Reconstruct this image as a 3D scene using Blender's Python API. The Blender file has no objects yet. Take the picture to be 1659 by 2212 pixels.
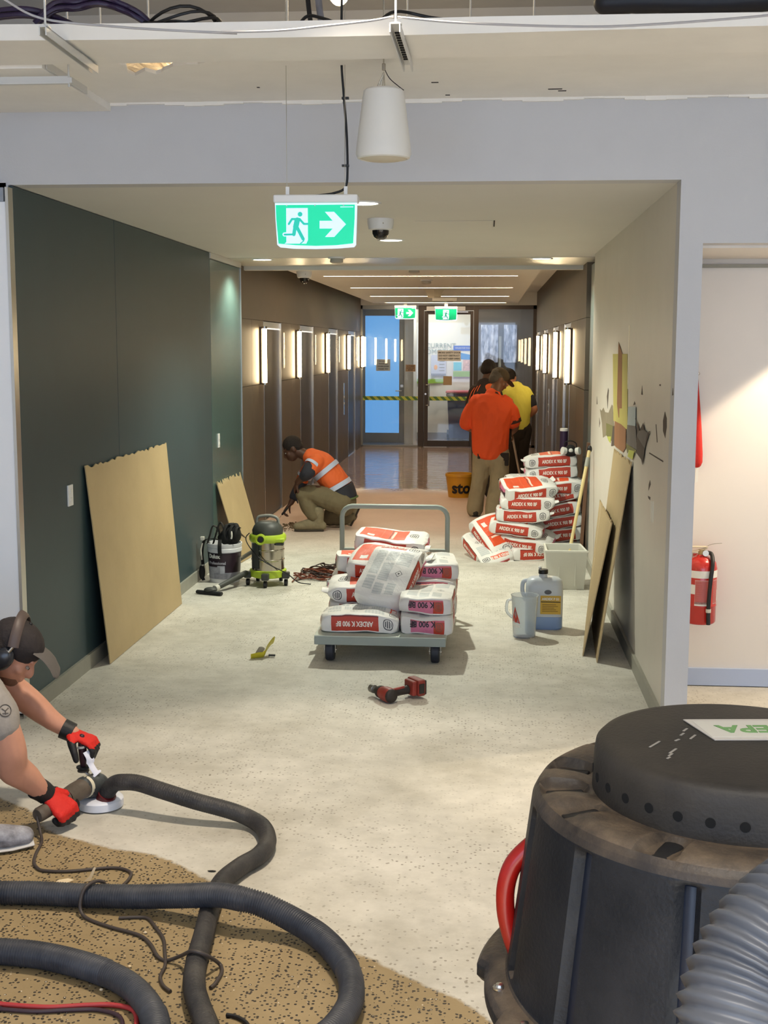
import bpy, bmesh, math, random
import numpy as np
from mathutils import Vector, Matrix, noise
from mathutils.bvhtree import BVHTree
R = math.radians
SC = bpy.context.scene
COL = SC.collection
random.seed(7)

# ------------------------------------------------------------------ camera
cam_d = bpy.data.cameras.new('camera')
cam = bpy.data.objects.new('camera', cam_d)
COL.objects.link(cam)
cam_d.sensor_fit = 'VERTICAL'
cam_d.sensor_height = 36.0
cam_d.lens = 2709.78 / 2212 * 36.0
cam_d.clip_start = 0.05
YAW, PITCH, ROLL = 0.08132, 0.13120, 0.0026
fw = Vector((-math.sin(YAW) * math.cos(PITCH), math.cos(YAW) * math.cos(PITCH), -math.sin(PITCH)))
rt = Vector((math.cos(YAW), math.sin(YAW), 0)); up = rt.cross(fw)
rt, up = rt * math.cos(ROLL) + up * math.sin(ROLL), up * math.cos(ROLL) - rt * math.sin(ROLL)
cam.matrix_world = Matrix(((rt.x, up.x, -fw.x, 0), (rt.y, up.y, -fw.y, 0), (rt.z, up.z, -fw.z, 1.8), (0, 0, 0, 1)))
SC.camera = cam

# ------------------------------------------------------------------ exposure, world, main lights
vs = SC.view_settings
vs.view_transform = 'Standard'; vs.look = 'None'; vs.gamma = 1.0; vs.use_curve_mapping = False
vs.exposure = 0.1
wd = bpy.data.worlds.new('daylight'); SC.world = wd; wd.use_nodes = True
wd.node_tree.nodes['Background'].inputs[0].default_value = (0.62, 0.76, 1.0, 1)
wd.node_tree.nodes['Background'].inputs[1].default_value = 0.35


def lamp(name, kind, loc, energy, color, rot=(0, 0, 0), **kw):
    d = bpy.data.lights.new(name, kind); d.energy = energy; d.color = color
    for k, v in kw.items():
        setattr(d, k, v)
    o = bpy.data.objects.new(name, d); COL.objects.link(o)
    o.location = loc; o.rotation_euler = rot
    return o


# daylight through the window band behind the camera
lamp('window_daylight', 'AREA', (0.3, -3.3, 1.75), 210, (0.55, 0.72, 1.0), (R(90), 0, 0), shape='RECTANGLE', size=8.0, size_y=2.6)
# warm floodlight over the front room
lamp('flood_light', 'SPOT', (-0.45, 3.95, 3.55), 370, (1.0, 0.86, 0.68), (R(3), 0, 0), spot_size=R(66), spot_blend=0.35, shadow_soft_size=0.12)
# added area light behind the camera, lifts soffit and facade by floor bounce
lamp('added_bounce_light', 'AREA', (0.4, -1.5, 3.9), 480, (1.0, 0.93, 0.83), (0, 0, 0), shape='RECTANGLE', size=6.0, size_y=3.0, spread=R(95))
# spotlight that washes the recess wall with the extinguisher
lamp('recess_light', 'SPOT', (2.0, 6.32, 2.22), 125, (1.0, 0.84, 0.62), (0, 0, 0), spot_size=R(104), spot_blend=0.12, shadow_soft_size=0.03)


# ------------------------------------------------------------------ helpers
def srgb(*c):
    return tuple(((v / 255) / 12.92 if v / 255 <= 0.04045 else ((v / 255 + 0.055) / 1.055) ** 2.4) for v in c) + (1.0,)


MATS = {}


def mat(name, col, rough=0.6, metal=0.0, var=0.0, vscale=8.0, bump=0.0, bscale=40.0, emit=0.0, ecol=None, trans=0.0, alpha=1.0, ior=1.45, spec=0.5, col2=None, stretch=(1, 1, 1), coat=0.0, sheen=0.0):
    if name in MATS:
        return MATS[name]
    m = bpy.data.materials.new(name); m.use_nodes = True
    nt = m.node_tree; b = nt.nodes['Principled BSDF']
    b.inputs['Base Color'].default_value = col
    b.inputs['Roughness'].default_value = rough
    b.inputs['Metallic'].default_value = metal
    b.inputs['IOR'].default_value = ior
    b.inputs['Specular IOR Level'].default_value = spec
    b.inputs['Transmission Weight'].default_value = trans
    b.inputs['Alpha'].default_value = alpha
    b.inputs['Coat Weight'].default_value = coat
    b.inputs['Sheen Weight'].default_value = sheen
    if emit:
        b.inputs['Emission Color'].default_value = ecol or col
        b.inputs['Emission Strength'].default_value = emit
    if var or col2 or bump:
        tc = nt.nodes.new('ShaderNodeTexCoord'); mp = nt.nodes.new('ShaderNodeMapping')
        mp.inputs['Scale'].default_value = stretch
        nt.links.new(tc.outputs['Object'], mp.inputs['Vector'])
    if var or col2:
        n = nt.nodes.new('ShaderNodeTexNoise'); n.inputs['Scale'].default_value = vscale; n.inputs['Detail'].default_value = 5; n.inputs['Roughness'].default_value = 0.62
        nt.links.new(mp.outputs[0], n.inputs['Vector'])
        r = nt.nodes.new('ShaderNodeValToRGB')
        a = tuple(max(0, c * (1 - var)) for c in col[:3]) + (1,); z = col2 or (tuple(min(1, c * (1 + var)) for c in col[:3]) + (1,))
        r.color_ramp.elements[0].position = 0.32; r.color_ramp.elements[1].position = 0.70
        r.color_ramp.elements[0].color = a; r.color_ramp.elements[1].color = z
        nt.links.new(n.outputs['Fac'], r.inputs['Fac']); nt.links.new(r.outputs['Color'], b.inputs['Base Color'])
    if bump:
        n2 = nt.nodes.new('ShaderNodeTexNoise'); n2.inputs['Scale'].default_value = bscale; n2.inputs['Detail'].default_value = 4
        nt.links.new(mp.outputs[0], n2.inputs['Vector'])
        bp = nt.nodes.new('ShaderNodeBump'); bp.inputs['Strength'].default_value = bump; bp.inputs['Distance'].default_value = 0.01
        nt.links.new(n2.outputs['Fac'], bp.inputs['Height']); nt.links.new(bp.outputs[0], b.inputs['Normal'])
    MATS[name] = m
    return m


ORG = {}          # world position of each parent, so that children can be written in world coordinates


def thing(name, label, cat, loc=(0, 0, 0), group=None, local=False):
    o = bpy.data.objects.new(name, None); COL.objects.link(o); o.empty_display_size = 0.05
    o.location = loc; o['label'] = label; o['category'] = cat
    if group: o['group'] = group
    ORG[o] = Vector((0, 0, 0)) if local else Vector(loc)
    return o


def tag(o, label, cat, group=None):
    o['label'] = label; o['category'] = cat
    if group: o['group'] = group
    return o


def dup(root, loc, rot, label, group=None):
    r = root.copy(); COL.objects.link(r); r.location = loc; r.rotation_euler = rot; r['label'] = label
    if group: r['group'] = group
    for ch in root.children:
        c = ch.copy(); COL.objects.link(c); c.parent = r
        for g in ch.children:
            d = g.copy(); COL.objects.link(d); d.parent = c
    return r


def smoothpath(pts, n=6):
    """Catmull-Rom through pts (tuples of any length)."""
    P = [np.array(p, float) for p in pts]
    if len(P) < 3: return P
    P = [2 * P[0] - P[1]] + P + [2 * P[-1] - P[-2]]
    out = []
    for i in range(1, len(P) - 2):
        a, b, c, d = P[i - 1:i + 3]
        for k in range(n):
            t = k / n
            out.append(0.5 * ((2 * b) + (c - a) * t + (2 * a - 5 * b + 4 * c - d) * t * t + (3 * b - a - 3 * c + d) * t ** 3))
    out.append(P[-2])
    return out


class MB:
    def __init__(s):
        s.v = []; s.f = []; s.m = []; s.mi = 0; s.uv = []

    def _add(s, vs, fs, uvs=None):
        k = len(s.v); s.v += [tuple(map(float, p)) for p in vs]
        for i, f in enumerate(fs):
            s.f.append(tuple(j + k for j in f)); s.m.append(s.mi)
            s.uv.append(uvs[i] if uvs else None)

    def box(s, a, b, M=None):
        x0, y0, z0 = a; x1, y1, z1 = b
        vs = [(x0, y0, z0), (x1, y0, z0), (x1, y1, z0), (x0, y1, z0), (x0, y0, z1), (x1, y0, z1), (x1, y1, z1), (x0, y1, z1)]
        if M: vs = [M @ Vector(p) for p in vs]
        s._add(vs, [(3, 2, 1, 0), (4, 5, 6, 7), (0, 1, 5, 4), (1, 2, 6, 5), (2, 3, 7, 6), (3, 0, 4, 7)])
        return s

    def cbox(s, c, d, M=None):
        return s.box((c[0] - d[0] / 2, c[1] - d[1] / 2, c[2] - d[2] / 2), (c[0] + d[0] / 2, c[1] + d[1] / 2, c[2] + d[2] / 2), M)

    def rings(s, rings, cap=True, closed=False):
        n = len(rings[0]); k = len(rings)
        vs = [p for r in rings for p in r]; fs = []
        for i in range(k - 1 + (1 if closed else 0)):
            a = i * n; b = ((i + 1) % k) * n
            for j in range(n):
                fs.append((a + j, a + (j + 1) % n, b + (j + 1) % n, b + j))
        if cap and not closed:
            fs.append(tuple(range(n - 1, -1, -1))); fs.append(tuple(range((k - 1) * n, k * n)))
        s._add(vs, fs); return s

    def tube(s, pts, r, n=10, side=None, round_=False, cap=True, closed=False):
        """sweep; r: number, list of numbers or list of (r_side, r_up)."""
        P = [Vector(p) for p in pts]; k = len(P)
        rr = r if isinstance(r, (list, tuple)) and len(r) == k else [r] * k
        rr = [(x, x) if not isinstance(x, (tuple, list, np.ndarray)) else tuple(x) for x in rr]
        T = []
        for i in range(k):
            if closed: t = P[(i + 1) % k] - P[i - 1]
            else: t = P[min(i + 1, k - 1)] - P[max(i - 1, 0)]
            T.append(t.normalized() if t.length > 1e-9 else (T[-1] if T else Vector((0, 0, 1))))
        if side is None:
            a = Vector((0, 0, 1)) if abs(T[0].z) < 0.9 else Vector((1, 0, 0))
            sd = T[0].cross(a).normalized()
        else: sd = Vector(side)
        R_ = []
        fixed = side is not None
        for i in range(k):
            b = Vector(side) if fixed else sd
            b = b - T[i] * b.dot(T[i])
            if b.length < 1e-4: b = T[i].orthogonal()
            b.normalize(); sd = b; u = T[i].cross(b)
            def ring(c, f, i=i, b=b, u=u):
                return [c + b * (rr[i][0] * f * math.cos(2 * math.pi * j / n)) + u * (rr[i][1] * f * math.sin(2 * math.pi * j / n)) for j in range(n)]
            if round_ and i == 0 and not closed:
                m_ = min(rr[0])
                for q in (80, 55, 28): R_.append(ring(P[0] - T[0] * m_ * math.sin(R(q)), math.cos(R(q))))
            R_.append(ring(P[i], 1))
            if round_ and i == k - 1 and not closed:
                m_ = min(rr[-1])
                for q in (28, 55, 80): R_.append(ring(P[i] + T[i] * m_ * math.sin(R(q)), math.cos(R(q))))
        return s.rings(R_, cap=cap, closed=closed)

    def cyl(s, a, b, r, r2=None, n=16, cap=True):
        return s.tube([a, b], [r, r if r2 is None else r2], n, cap=cap)

    def lathe(s, prof, c=(0, 0, 0), n=24, M=None, cap=True, ex=1.0, ey=1.0):
        """prof: list of (radius, z)."""
        R_ = []
        for r, z in prof:
            r = max(r, 1e-4)
            ring = [Vector((c[0] + ex * r * math.cos(2 * math.pi * j / n), c[1] + ey * r * math.sin(2 * math.pi * j / n), c[2] + z)) for j in range(n)]
            R_.append([M @ p for p in ring] if M else ring)
        return s.rings(R_, cap=cap)

    def ell(s, c, r, M=None, n=16, k=10):
        R_ = []
        for i in range(k + 1):
            q = -math.pi / 2 + math.pi * (i + 0.08) / (k + 0.16)
            ring = [Vector((r[0] * math.cos(q) * math.cos(2 * math.pi * j / n), r[1] * math.cos(q) * math.sin(2 * math.pi * j / n), r[2] * math.sin(q))) for j in range(n)]
            R_.append([Vector(c) + (M.to_3x3() @ p if M else p) for p in ring])
        return s.rings(R_)

    def prism(s, poly, origin, ax, ay, d):
        """extrude polygon (2D list in axes ax, ay) by vector d."""
        o = Vector(origin); ax = Vector(ax); ay = Vector(ay); d = Vector(d); n = len(poly)
        vs = [o + ax * p[0] + ay * p[1] for p in poly]; vs += [v + d for v in vs]
        fs = [tuple(range(n - 1, -1, -1)), tuple(range(n, 2 * n))] + [(i, (i + 1) % n, n + (i + 1) % n, n + i) for i in range(n)]
        s._add(vs, fs); return s

    def mesh(s, name, off=None):
        me = bpy.data.meshes.new(name)
        vs = s.v if off is None else [(p[0] - off[0], p[1] - off[1], p[2] - off[2]) for p in s.v]
        me.from_pydata(vs, [], s.f); me.polygons.foreach_set('material_index', s.m)
        if any(u is not None for u in s.uv):
            ul = me.uv_layers.new(name='UVMap'); i = 0
            for f, u in zip(s.f, s.uv):
                for j in range(len(f)):
                    ul.data[i].uv = u[j] if u else (-1, -1); i += 1
        return me

    def build(s, name, mats, parent=None, smooth=None, bevel=0.0, bseg=2, label=None, kind=None, fixn=True):
        off = ORG.get(parent) if parent else None
        me = s.mesh(name, off)
        if fixn:
            bm = bmesh.new(); bm.from_mesh(me); bmesh.ops.recalc_face_normals(bm, faces=bm.faces); bm.to_mesh(me); bm.free()
        return link(name, me, mats, parent, smooth, bevel, bseg, label, kind)


def link(name, me, mats, parent=None, smooth=None, bevel=0.0, bseg=2, label=None, kind=None):
    o = bpy.data.objects.new(name, me); COL.objects.link(o)
    if not isinstance(mats, (list, tuple)): mats = [mats]
    if len(me.materials) == 0:
        for m in mats: me.materials.append(m)
    if parent:
        o.parent = parent; ORG[o] = ORG.get(parent, Vector((0, 0, 0)))
    if smooth is not None:
        me.polygons.foreach_set('use_smooth', [True] * len(me.polygons))
        if smooth < 180: me.set_sharp_from_angle(angle=R(smooth))
    if bevel:
        b = o.modifiers.new('bevel', 'BEVEL'); b.width = bevel; b.segments = bseg; b.limit_method = 'ANGLE'; b.angle_limit = R(40)
    if label: o['label'] = label
    if kind: o['kind'] = kind
    return o


def struct(mb, name, mats, parent=None, **kw):
    return mb.build(name, mats, parent, kind='structure', **kw)


def remeshed(mb, voxel, smooth_it=4, disp=None):
    """One continuous surface out of overlapping closed pieces."""
    me = mb.mesh('tmp'); bm = bmesh.new(); bm.from_mesh(me); bmesh.ops.recalc_face_normals(bm, faces=bm.faces); bm.to_mesh(me); bm.free()
    o = bpy.data.objects.new('tmp', me); COL.objects.link(o)
    r = o.modifiers.new('r', 'REMESH'); r.mode = 'VOXEL'; r.voxel_size = voxel
    if smooth_it:
        q = o.modifiers.new('s', 'SMOOTH'); q.iterations = smooth_it; q.factor = 0.5
    dg = bpy.context.evaluated_depsgraph_get()
    out = bpy.data.meshes.new_from_object(o.evaluated_get(dg))
    bpy.data.objects.remove(o)
    if disp:
        amp, sc, st = disp
        n = len(out.vertices); co = np.empty(n * 3); out.vertices.foreach_get('co', co); co = co.reshape(-1, 3)
        no = np.empty(n * 3); out.vertices.foreach_get('normal', no); no = no.reshape(-1, 3)
        for i in range(n):
            p = co[i]
            h = noise.noise(Vector((p[0] * sc * st[0], p[1] * sc * st[1], p[2] * sc * st[2])))
            h2 = noise.noise(Vector((p[0] * sc * 2.3 + 5, p[1] * sc * 2.3, p[2] * sc * 1.1 + 9)))
            co[i] = p + no[i] * amp * (h + 0.6 * (1 - 2 * abs(h2)))
        out.vertices.foreach_set('co', co.ravel()); out.update()
    return out


def blob(mb, name, m, parent, voxel=0.012, it=4, label=None, disp=None):
    me = remeshed(mb, voxel, it, disp)
    off = ORG.get(parent)
    if off is not None: me.transform(Matrix.Translation(-off))
    me.materials.clear()
    o = link(name, me, m, parent, smooth=180, label=label)
    return o


def text_mesh(txt, size, depth=0.0008, bold=0.0, align='CENTER', sx=1.0):
    c = bpy.data.curves.new('t', 'FONT'); c.body = txt; c.size = size; c.extrude = depth; c.offset = bold
    c.align_x = align; c.align_y = 'CENTER'; c.resolution_u = 3
    o = bpy.data.objects.new('t', c); COL.objects.link(o)
    dg = bpy.context.evaluated_depsgraph_get()
    me = bpy.data.meshes.new_from_object(o.evaluated_get(dg))
    bpy.data.objects.remove(o)
    if sx != 1.0: me.transform(Matrix.Diagonal((sx, 1, 1, 1)))
    return me


def lettering(txt, size, origin, ax, ay, m, parent, name='lettering', bold=0.0, sx=1.0, depth=0.0008, align='CENTER'):
    me = text_mesh(txt, size, depth, bold, align, sx)
    ax = Vector(ax).normalized(); ay = Vector(ay).normalized(); az = ax.cross(ay)
    o = Vector(origin) - ORG.get(parent, Vector((0, 0, 0)))
    M = Matrix(((ax.x, ay.x, az.x, o.x), (ax.y, ay.y, az.y, o.y), (ax.z, ay.z, az.z, o.z), (0, 0, 0, 1)))
    me.transform(M); me.materials.clear()
    return link(name, me, m, parent)


def ngroup(nt, op, a, b=None, clamp=False):
    n = nt.nodes.new('ShaderNodeMath'); n.operation = op; n.use_clamp = clamp
    for i, x in enumerate((a, b)):
        if x is None: continue
        if isinstance(x, (int, float)): n.inputs[i].default_value = x
        else: nt.links.new(x, n.inputs[i])
    return n.outputs[0]


def mix(nt, f, a, b):
    n = nt.nodes.new('ShaderNodeMix'); n.data_type = 'RGBA'
    for s_, x in ((n.inputs[0], f), (n.inputs[6], a), (n.inputs[7], b)):
        if isinstance(x, (int, float)): s_.default_value = x
        elif isinstance(x, tuple): s_.default_value = x
        else: nt.links.new(x, s_)
    return n.outputs[2]


def tex(nt, kind, vec, **kw):
    n = nt.nodes.new('ShaderNodeTex' + kind)
    nt.links.new(vec, n.inputs['Vector'])
    for k, v in kw.items():
        if k in n.inputs: n.inputs[k].default_value = v
        else: setattr(n, k, v)
    return n


def ramp(nt, f, stops):
    r = nt.nodes.new('ShaderNodeValToRGB'); nt.links.new(f, r.inputs[0])
    while len(r.color_ramp.elements) < len(stops): r.color_ramp.elements.new(0.5)
    for e, (p, c) in zip(r.color_ramp.elements, stops):
        e.position = p; e.color = c if isinstance(c, tuple) else (c, c, c, 1)
    return r.outputs[0]


# ------------------------------------------------------------------ materials of the shell
M_WALL = mat('white_paint', srgb(226, 226, 224), 0.55, var=0.02, vscale=3, bump=0.05, bscale=120)
M_SOFFIT = mat('plasterboard', srgb(238, 235, 229), 0.85, var=0.04, vscale=2.5)
M_CEIL = mat('ceiling_paint', srgb(216, 214, 208), 0.7, var=0.015, vscale=2)
M_TEAL = mat('teal_laminate', srgb(56, 74, 78), 0.42, var=0.04, vscale=4, spec=0.4)
M_TRIM = mat('aluminium_trim', srgb(190, 190, 186), 0.3, 0.9)
M_SKIRT = mat('skirting_vinyl', srgb(150, 148, 136), 0.5, var=0.06)
M_BRONZE = mat('bronze_cladding', srgb(106, 95, 80), 0.5, 0.2, var=0.05, vscale=2)
M_BRONZE2 = mat('bronze_lift_door', srgb(74, 65, 55), 0.42, 0.25, var=0.05, vscale=2)
M_DARK = mat('dark_gap', srgb(30, 28, 26), 0.8)
M_BLACK = mat('black_plastic', srgb(26, 26, 28), 0.45, var=0.1)
M_STEEL = mat('brushed_steel', srgb(200, 198, 192), 0.25, 1.0)
M_WHITEPL = mat('white_plastic', srgb(228, 228, 226), 0.4)
M_SLAB = mat('slab_paint', srgb(205, 200, 192), 0.85, var=0.05, vscale=1.5)
M_GALV = mat('galvanised_steel', srgb(215, 214, 210), 0.42, 0.35)
M_GLASS = mat('clear_glass', (0.95, 0.97, 0.96, 1), 0.02, trans=1.0, ior=1.45)
M_BROWNFR = mat('bronze_door_frame', srgb(74, 64, 56), 0.42, 0.5)
M_ALU = mat('grey_door_frame', srgb(150, 152, 150), 0.45, 0.4)


def floor_material():
    m = bpy.data.materials.new('ground_concrete'); m.use_nodes = True
    nt = m.node_tree; b = nt.nodes['Principled BSDF']
    g = nt.nodes.new('ShaderNodeNewGeometry'); pos = g.outputs['Position']
    sep = nt.nodes.new('ShaderNodeSeparateXYZ'); nt.links.new(pos, sep.inputs[0])
    at = nt.nodes.new('ShaderNodeAttribute'); at.attribute_name = 'coating'
    coat = at.outputs['Fac']
    n1 = tex(nt, 'Noise', pos, Scale=1.6, Detail=7, Roughness=0.65)
    n2 = tex(nt, 'Noise', pos, Scale=9, Detail=6, Roughness=0.7)
    v = tex(nt, 'Voronoi', pos, Scale=62.0, Randomness=1.0)
    rnd = nt.nodes.new('ShaderNodeSeparateColor'); nt.links.new(v.outputs['Color'], rnd.inputs[0])
    # ground floor: pale with faint aggregate
    pale = ramp(nt, n1.outputs['Fac'], [(0.30, srgb(178, 173, 160)), (0.50, srgb(202, 198, 187)), (0.70, srgb(216, 212, 202))])
    fine = ramp(nt, n2.outputs['Fac'], [(0.34, 0.86), (0.6, 1.0)])
    mm = nt.nodes.new('ShaderNodeMix'); mm.data_type = 'RGBA'; mm.blend_type = 'MULTIPLY'; mm.inputs[0].default_value = 1
    nt.links.new(pale, mm.inputs[6]); nt.links.new(fine, mm.inputs[7])
    speck = ngroup(nt, 'MULTIPLY', ngroup(nt, 'LESS_THAN', v.outputs['Distance'], 0.30), ngroup(nt, 'GREATER_THAN', rnd.outputs[0], 0.60))
    patch = ramp(nt, tex(nt, 'Noise', pos, Scale=1.1, Detail=3).outputs['Fac'], [(0.42, 0.25), (0.62, 0.8)])
    pal2 = mix(nt, ngroup(nt, 'MULTIPLY', speck, patch), mm.outputs[2], srgb(120, 112, 98))
    # old adhesive layer: sandy brown with black aggregate
    sand = ramp(nt, n1.outputs['Fac'], [(0.3, srgb(134, 115, 80)), (0.7, srgb(162, 142, 106))])
    v2 = tex(nt, 'Voronoi', pos, Scale=88.0, Randomness=1.0)
    r2 = nt.nodes.new('ShaderNodeSeparateColor'); nt.links.new(v2.outputs['Color'], r2.inputs[0])
    sp2 = ngroup(nt, 'MULTIPLY', ngroup(nt, 'LESS_THAN', v2.outputs['Distance'], 0.40), ngroup(nt, 'GREATER_THAN', r2.outputs[0], 0.50))
    sp3 = ngroup(nt, 'MULTIPLY', ngroup(nt, 'LESS_THAN', v2.outputs['Distance'], 0.22), ngroup(nt, 'LESS_THAN', r2.outputs[1], 0.04))
    sand2 = mix(nt, sp2, sand, srgb(52, 44, 34)); sand3 = mix(nt, sp3, sand2, srgb(206, 196, 176))
    edge = ngroup(nt, 'ADD', coat, ngroup(nt, 'MULTIPLY', ngroup(nt, 'SUBTRACT', n2.outputs['Fac'], 0.5), 0.35))
    ef = ramp(nt, edge, [(0.46, 0.0), (0.54, 1.0)])
    base = mix(nt, ef, pal2, sand3)
    # warm lamp glow put into the floor colour where corridor meets lobby
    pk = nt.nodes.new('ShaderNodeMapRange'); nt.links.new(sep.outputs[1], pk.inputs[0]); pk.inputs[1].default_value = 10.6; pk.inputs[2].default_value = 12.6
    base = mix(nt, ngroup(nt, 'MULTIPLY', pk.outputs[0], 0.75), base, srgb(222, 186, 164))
    # wet primer far down the lobby
    far = nt.nodes.new('ShaderNodeMapRange'); nt.links.new(sep.outputs[1], far.inputs[0])
    far.inputs[1].default_value = 15.2; far.inputs[2].default_value = 16.0
    edge2 = ngroup(nt, 'ADD', far.outputs[0], ngroup(nt, 'MULTIPLY', ngroup(nt, 'SUBTRACT', n1.outputs['Fac'], 0.5), 1.2), True)
    wet = ngroup(nt, 'MULTIPLY', edge2, ngroup(nt, 'GREATER_THAN', sep.outputs[1], 13.5))
    base2 = mix(nt, ngroup(nt, 'MULTIPLY', wet, 0.85), base, srgb(168, 146, 136))
    nt.links.new(base2, b.inputs['Base Color'])
    rr = ramp(nt, wet, [(0.2, 0.62), (0.9, 0.07)]); nt.links.new(rr, b.inputs['Roughness'])
    st = nt.nodes.new('ShaderNodeMapping'); st.inputs['Scale'].default_value = (0.8, 2.6, 1); nt.links.new(pos, st.inputs[0])
    rip = tex(nt, 'Noise', st.outputs[0], Scale=3.4, Detail=4, Roughness=0.5)
    bp = nt.nodes.new('ShaderNodeBump'); bp.inputs['Strength'].default_value = 0.35; bp.inputs['Distance'].default_value = 0.012
    nt.links.new(ngroup(nt, 'MULTIPLY', rip.outputs['Fac'], ngroup(nt, 'ADD', ngroup(nt, 'MULTIPLY', wet, 1.0), 0.25)), bp.inputs['Height'])
    nt.links.new(bp.outputs[0], b.inputs['Normal'])
    return m


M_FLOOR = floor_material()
BND = [(-3.6, 4.95), (-2.6, 4.9), (-1.923, 4.692), (-1.776, 4.603), (-1.629, 4.40), (-1.51, 4.312), (-1.351, 4.248), (-1.148, 4.191), (-0.963, 4.041), (-0.826, 3.923), (-0.578, 3.723), (-0.351, 3.514), (-0.178, 3.378), (-0.044, 3.274), (0.033, 3.184), (0.1, 3.0), (0.16, 2.6), (0.1, 2.0), (-0.2, 1.2)]


def build_floor():
    xs = np.concatenate([np.array([-5.0, -4, -3.4]), np.arange(-3.0, 0.9, 0.035), np.array([0.95, 1.4, 2, 3, 5.0])])
    ys = np.concatenate([np.array([-3.6, -2, 0, 1.2]), np.arange(1.8, 5.2, 0.035), np.array([5.6, 6.5, 8, 10, 12, 14, 16, 18, 20, 22.7, 25.2])])
    nx, ny = len(xs), len(ys)
    X, Y = np.meshgrid(xs, ys)
    vs = np.stack([X.ravel(), Y.ravel(), np.zeros(nx * ny)], 1)
    fs = [(j * nx + i, j * nx + i + 1, (j + 1) * nx + i + 1, (j + 1) * nx + i) for j in range(ny - 1) for i in range(nx - 1)]
    me = bpy.data.meshes.new('floor'); me.from_pydata(vs.tolist(), [], fs)
    B = np.array(BND)
    best = np.full(len(vs), 1e9); sgn = np.ones(len(vs))
    for a, b in zip(B[:-1], B[1:]):
        d = b - a; t = np.clip(((vs[:, :2] - a) @ d) / (d @ d), 0, 1)
        q = vs[:, :2] - a - t[:, None] * d
        dist = np.hypot(q[:, 0], q[:, 1]); cr = d[0] * (vs[:, 1] - a[1]) - d[1] * (vs[:, 0] - a[0])
        u = dist < best; best[u] = dist[u]; sgn[u] = np.where(cr[u] < 0, 1, -1)
    val = np.clip(0.5 + sgn * best / 0.22, 0, 1)
    at = me.attributes.new('coating', 'FLOAT', 'POINT'); at.data.foreach_set('value', val)
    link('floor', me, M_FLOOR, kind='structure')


build_floor()
XL, XR, YF, ZC = -2.2125, 0.85, 5.82, 2.54
# front room shell
struct(MB().box((-5.1, -3.7, 0), (-5.0, 5.9, 4.0)), 'wall_left', M_WALL)
struct(MB().box((5.0, -3.7, 0), (5.1, 5.9, 4.0)), 'wall_right', M_WALL)
wb = MB(); wb.box((-5, -3.7, 0), (5, -3.6, 0.35)); wb.box((-5, -3.7, 3.15), (5, -3.6, 4.0))
for x in (-5, -2.4, 0.2, 2.8, 4.9): wb.box((x, -3.7, 0.35), (x + 0.1, -3.6, 3.15))
struct(wb, 'wall_back', M_WALL)
struct(MB().box((-5.1, -3.7, 4.0), (5.1, 9.2, 4.15)), 'ceiling', M_SLAB)
# slab panels over the void, with ribs
vp = MB().box((-5, 8.6, 2.7), (5, 8.7, 4.0))
struct(vp, 'wall_void', M_SLAB)
# facade over and beside the corridor mouth
fr = MB()
fr.box((-5, YF, ZC), (5, YF + 0.12, 2.98)); fr.box((-5, YF, 0), (-3.35, YF + 0.12, ZC)); fr.box((-3.35, YF, 2.5), (XL - 0.02, YF + 0.12, ZC))
fr.box((XR, YF, 0), (0.955, YF + 0.12, ZC)); fr.box((0.955, YF, 2.262), (2.9, YF + 0.12, ZC)); fr.box((2.9, YF, 0), (5, YF + 0.12, ZC))
struct(fr, 'wall_front', mat('pale_grey_paint', srgb(196, 196, 198), 0.55, var=0.02, vscale=3, bump=0.05, bscale=120))
# white sliding panel left of the corridor mouth
dl = struct(MB().box((-3.3, YF - 0.05, 0.02), (-2.2285, YF + 0.0, 2.46)), 'door_1', mat('white_door', srgb(244, 245, 248), 0.35), bevel=0.004)
struct(MB().box((-3.35, YF - 0.06, 2.46), (-2.235, YF - 0.001, 2.522)), 'door_frame', mat('door_head', srgb(150, 156, 166), 0.5), dl)
# recess with the extinguisher
rc = MB(); rc.box((0.955, 6.68, 0), (3.0, 6.78, 2.25)); rc.box((2.9, 5.94, 0), (3.0, 6.7, 2.25)); rc.box((0.955, 5.94, 2.25), (2.9, 6.78, 2.34))
struct(rc, 'wall_recess', mat('recess_paint', srgb(226, 218, 208), 0.32, var=0.015, vscale=2))
struct(MB().box((0.955, 6.655, 2.205), (2.9, 6.68, 2.222)), 'trim_1', M_SKIRT)
struct(MB().box((0.955, 6.66, 0.005), (2.9, 6.68, 0.098)), 'baseboard_recess', mat('blue_skirting', srgb(178, 190, 214), 0.4))
# right corridor wall, white board
struct(MB().box((XR, YF + 0.12, 0), (0.955, 10.35, 2.55)), 'wall_corridor_right', mat('scuffed_white', srgb(214, 208, 196), 0.42, var=0.03, vscale=3))
struct(MB().box((XR - 0.018, YF + 0.005, 0.0), (XR, 10.35, 0.085)), 'baseboard_right', M_SKIRT)
struct(MB().box((0.885, 10.35, 0), (0.955, 11.1, 2.5)), 'wall_panel_right', mat('grey_laminate', srgb(120, 132, 128), 0.3))
struct(MB().box((0.93, 11.1, 0), (0.985, 11.28, 2.76)), 'trim_2', M_DARK)
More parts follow.
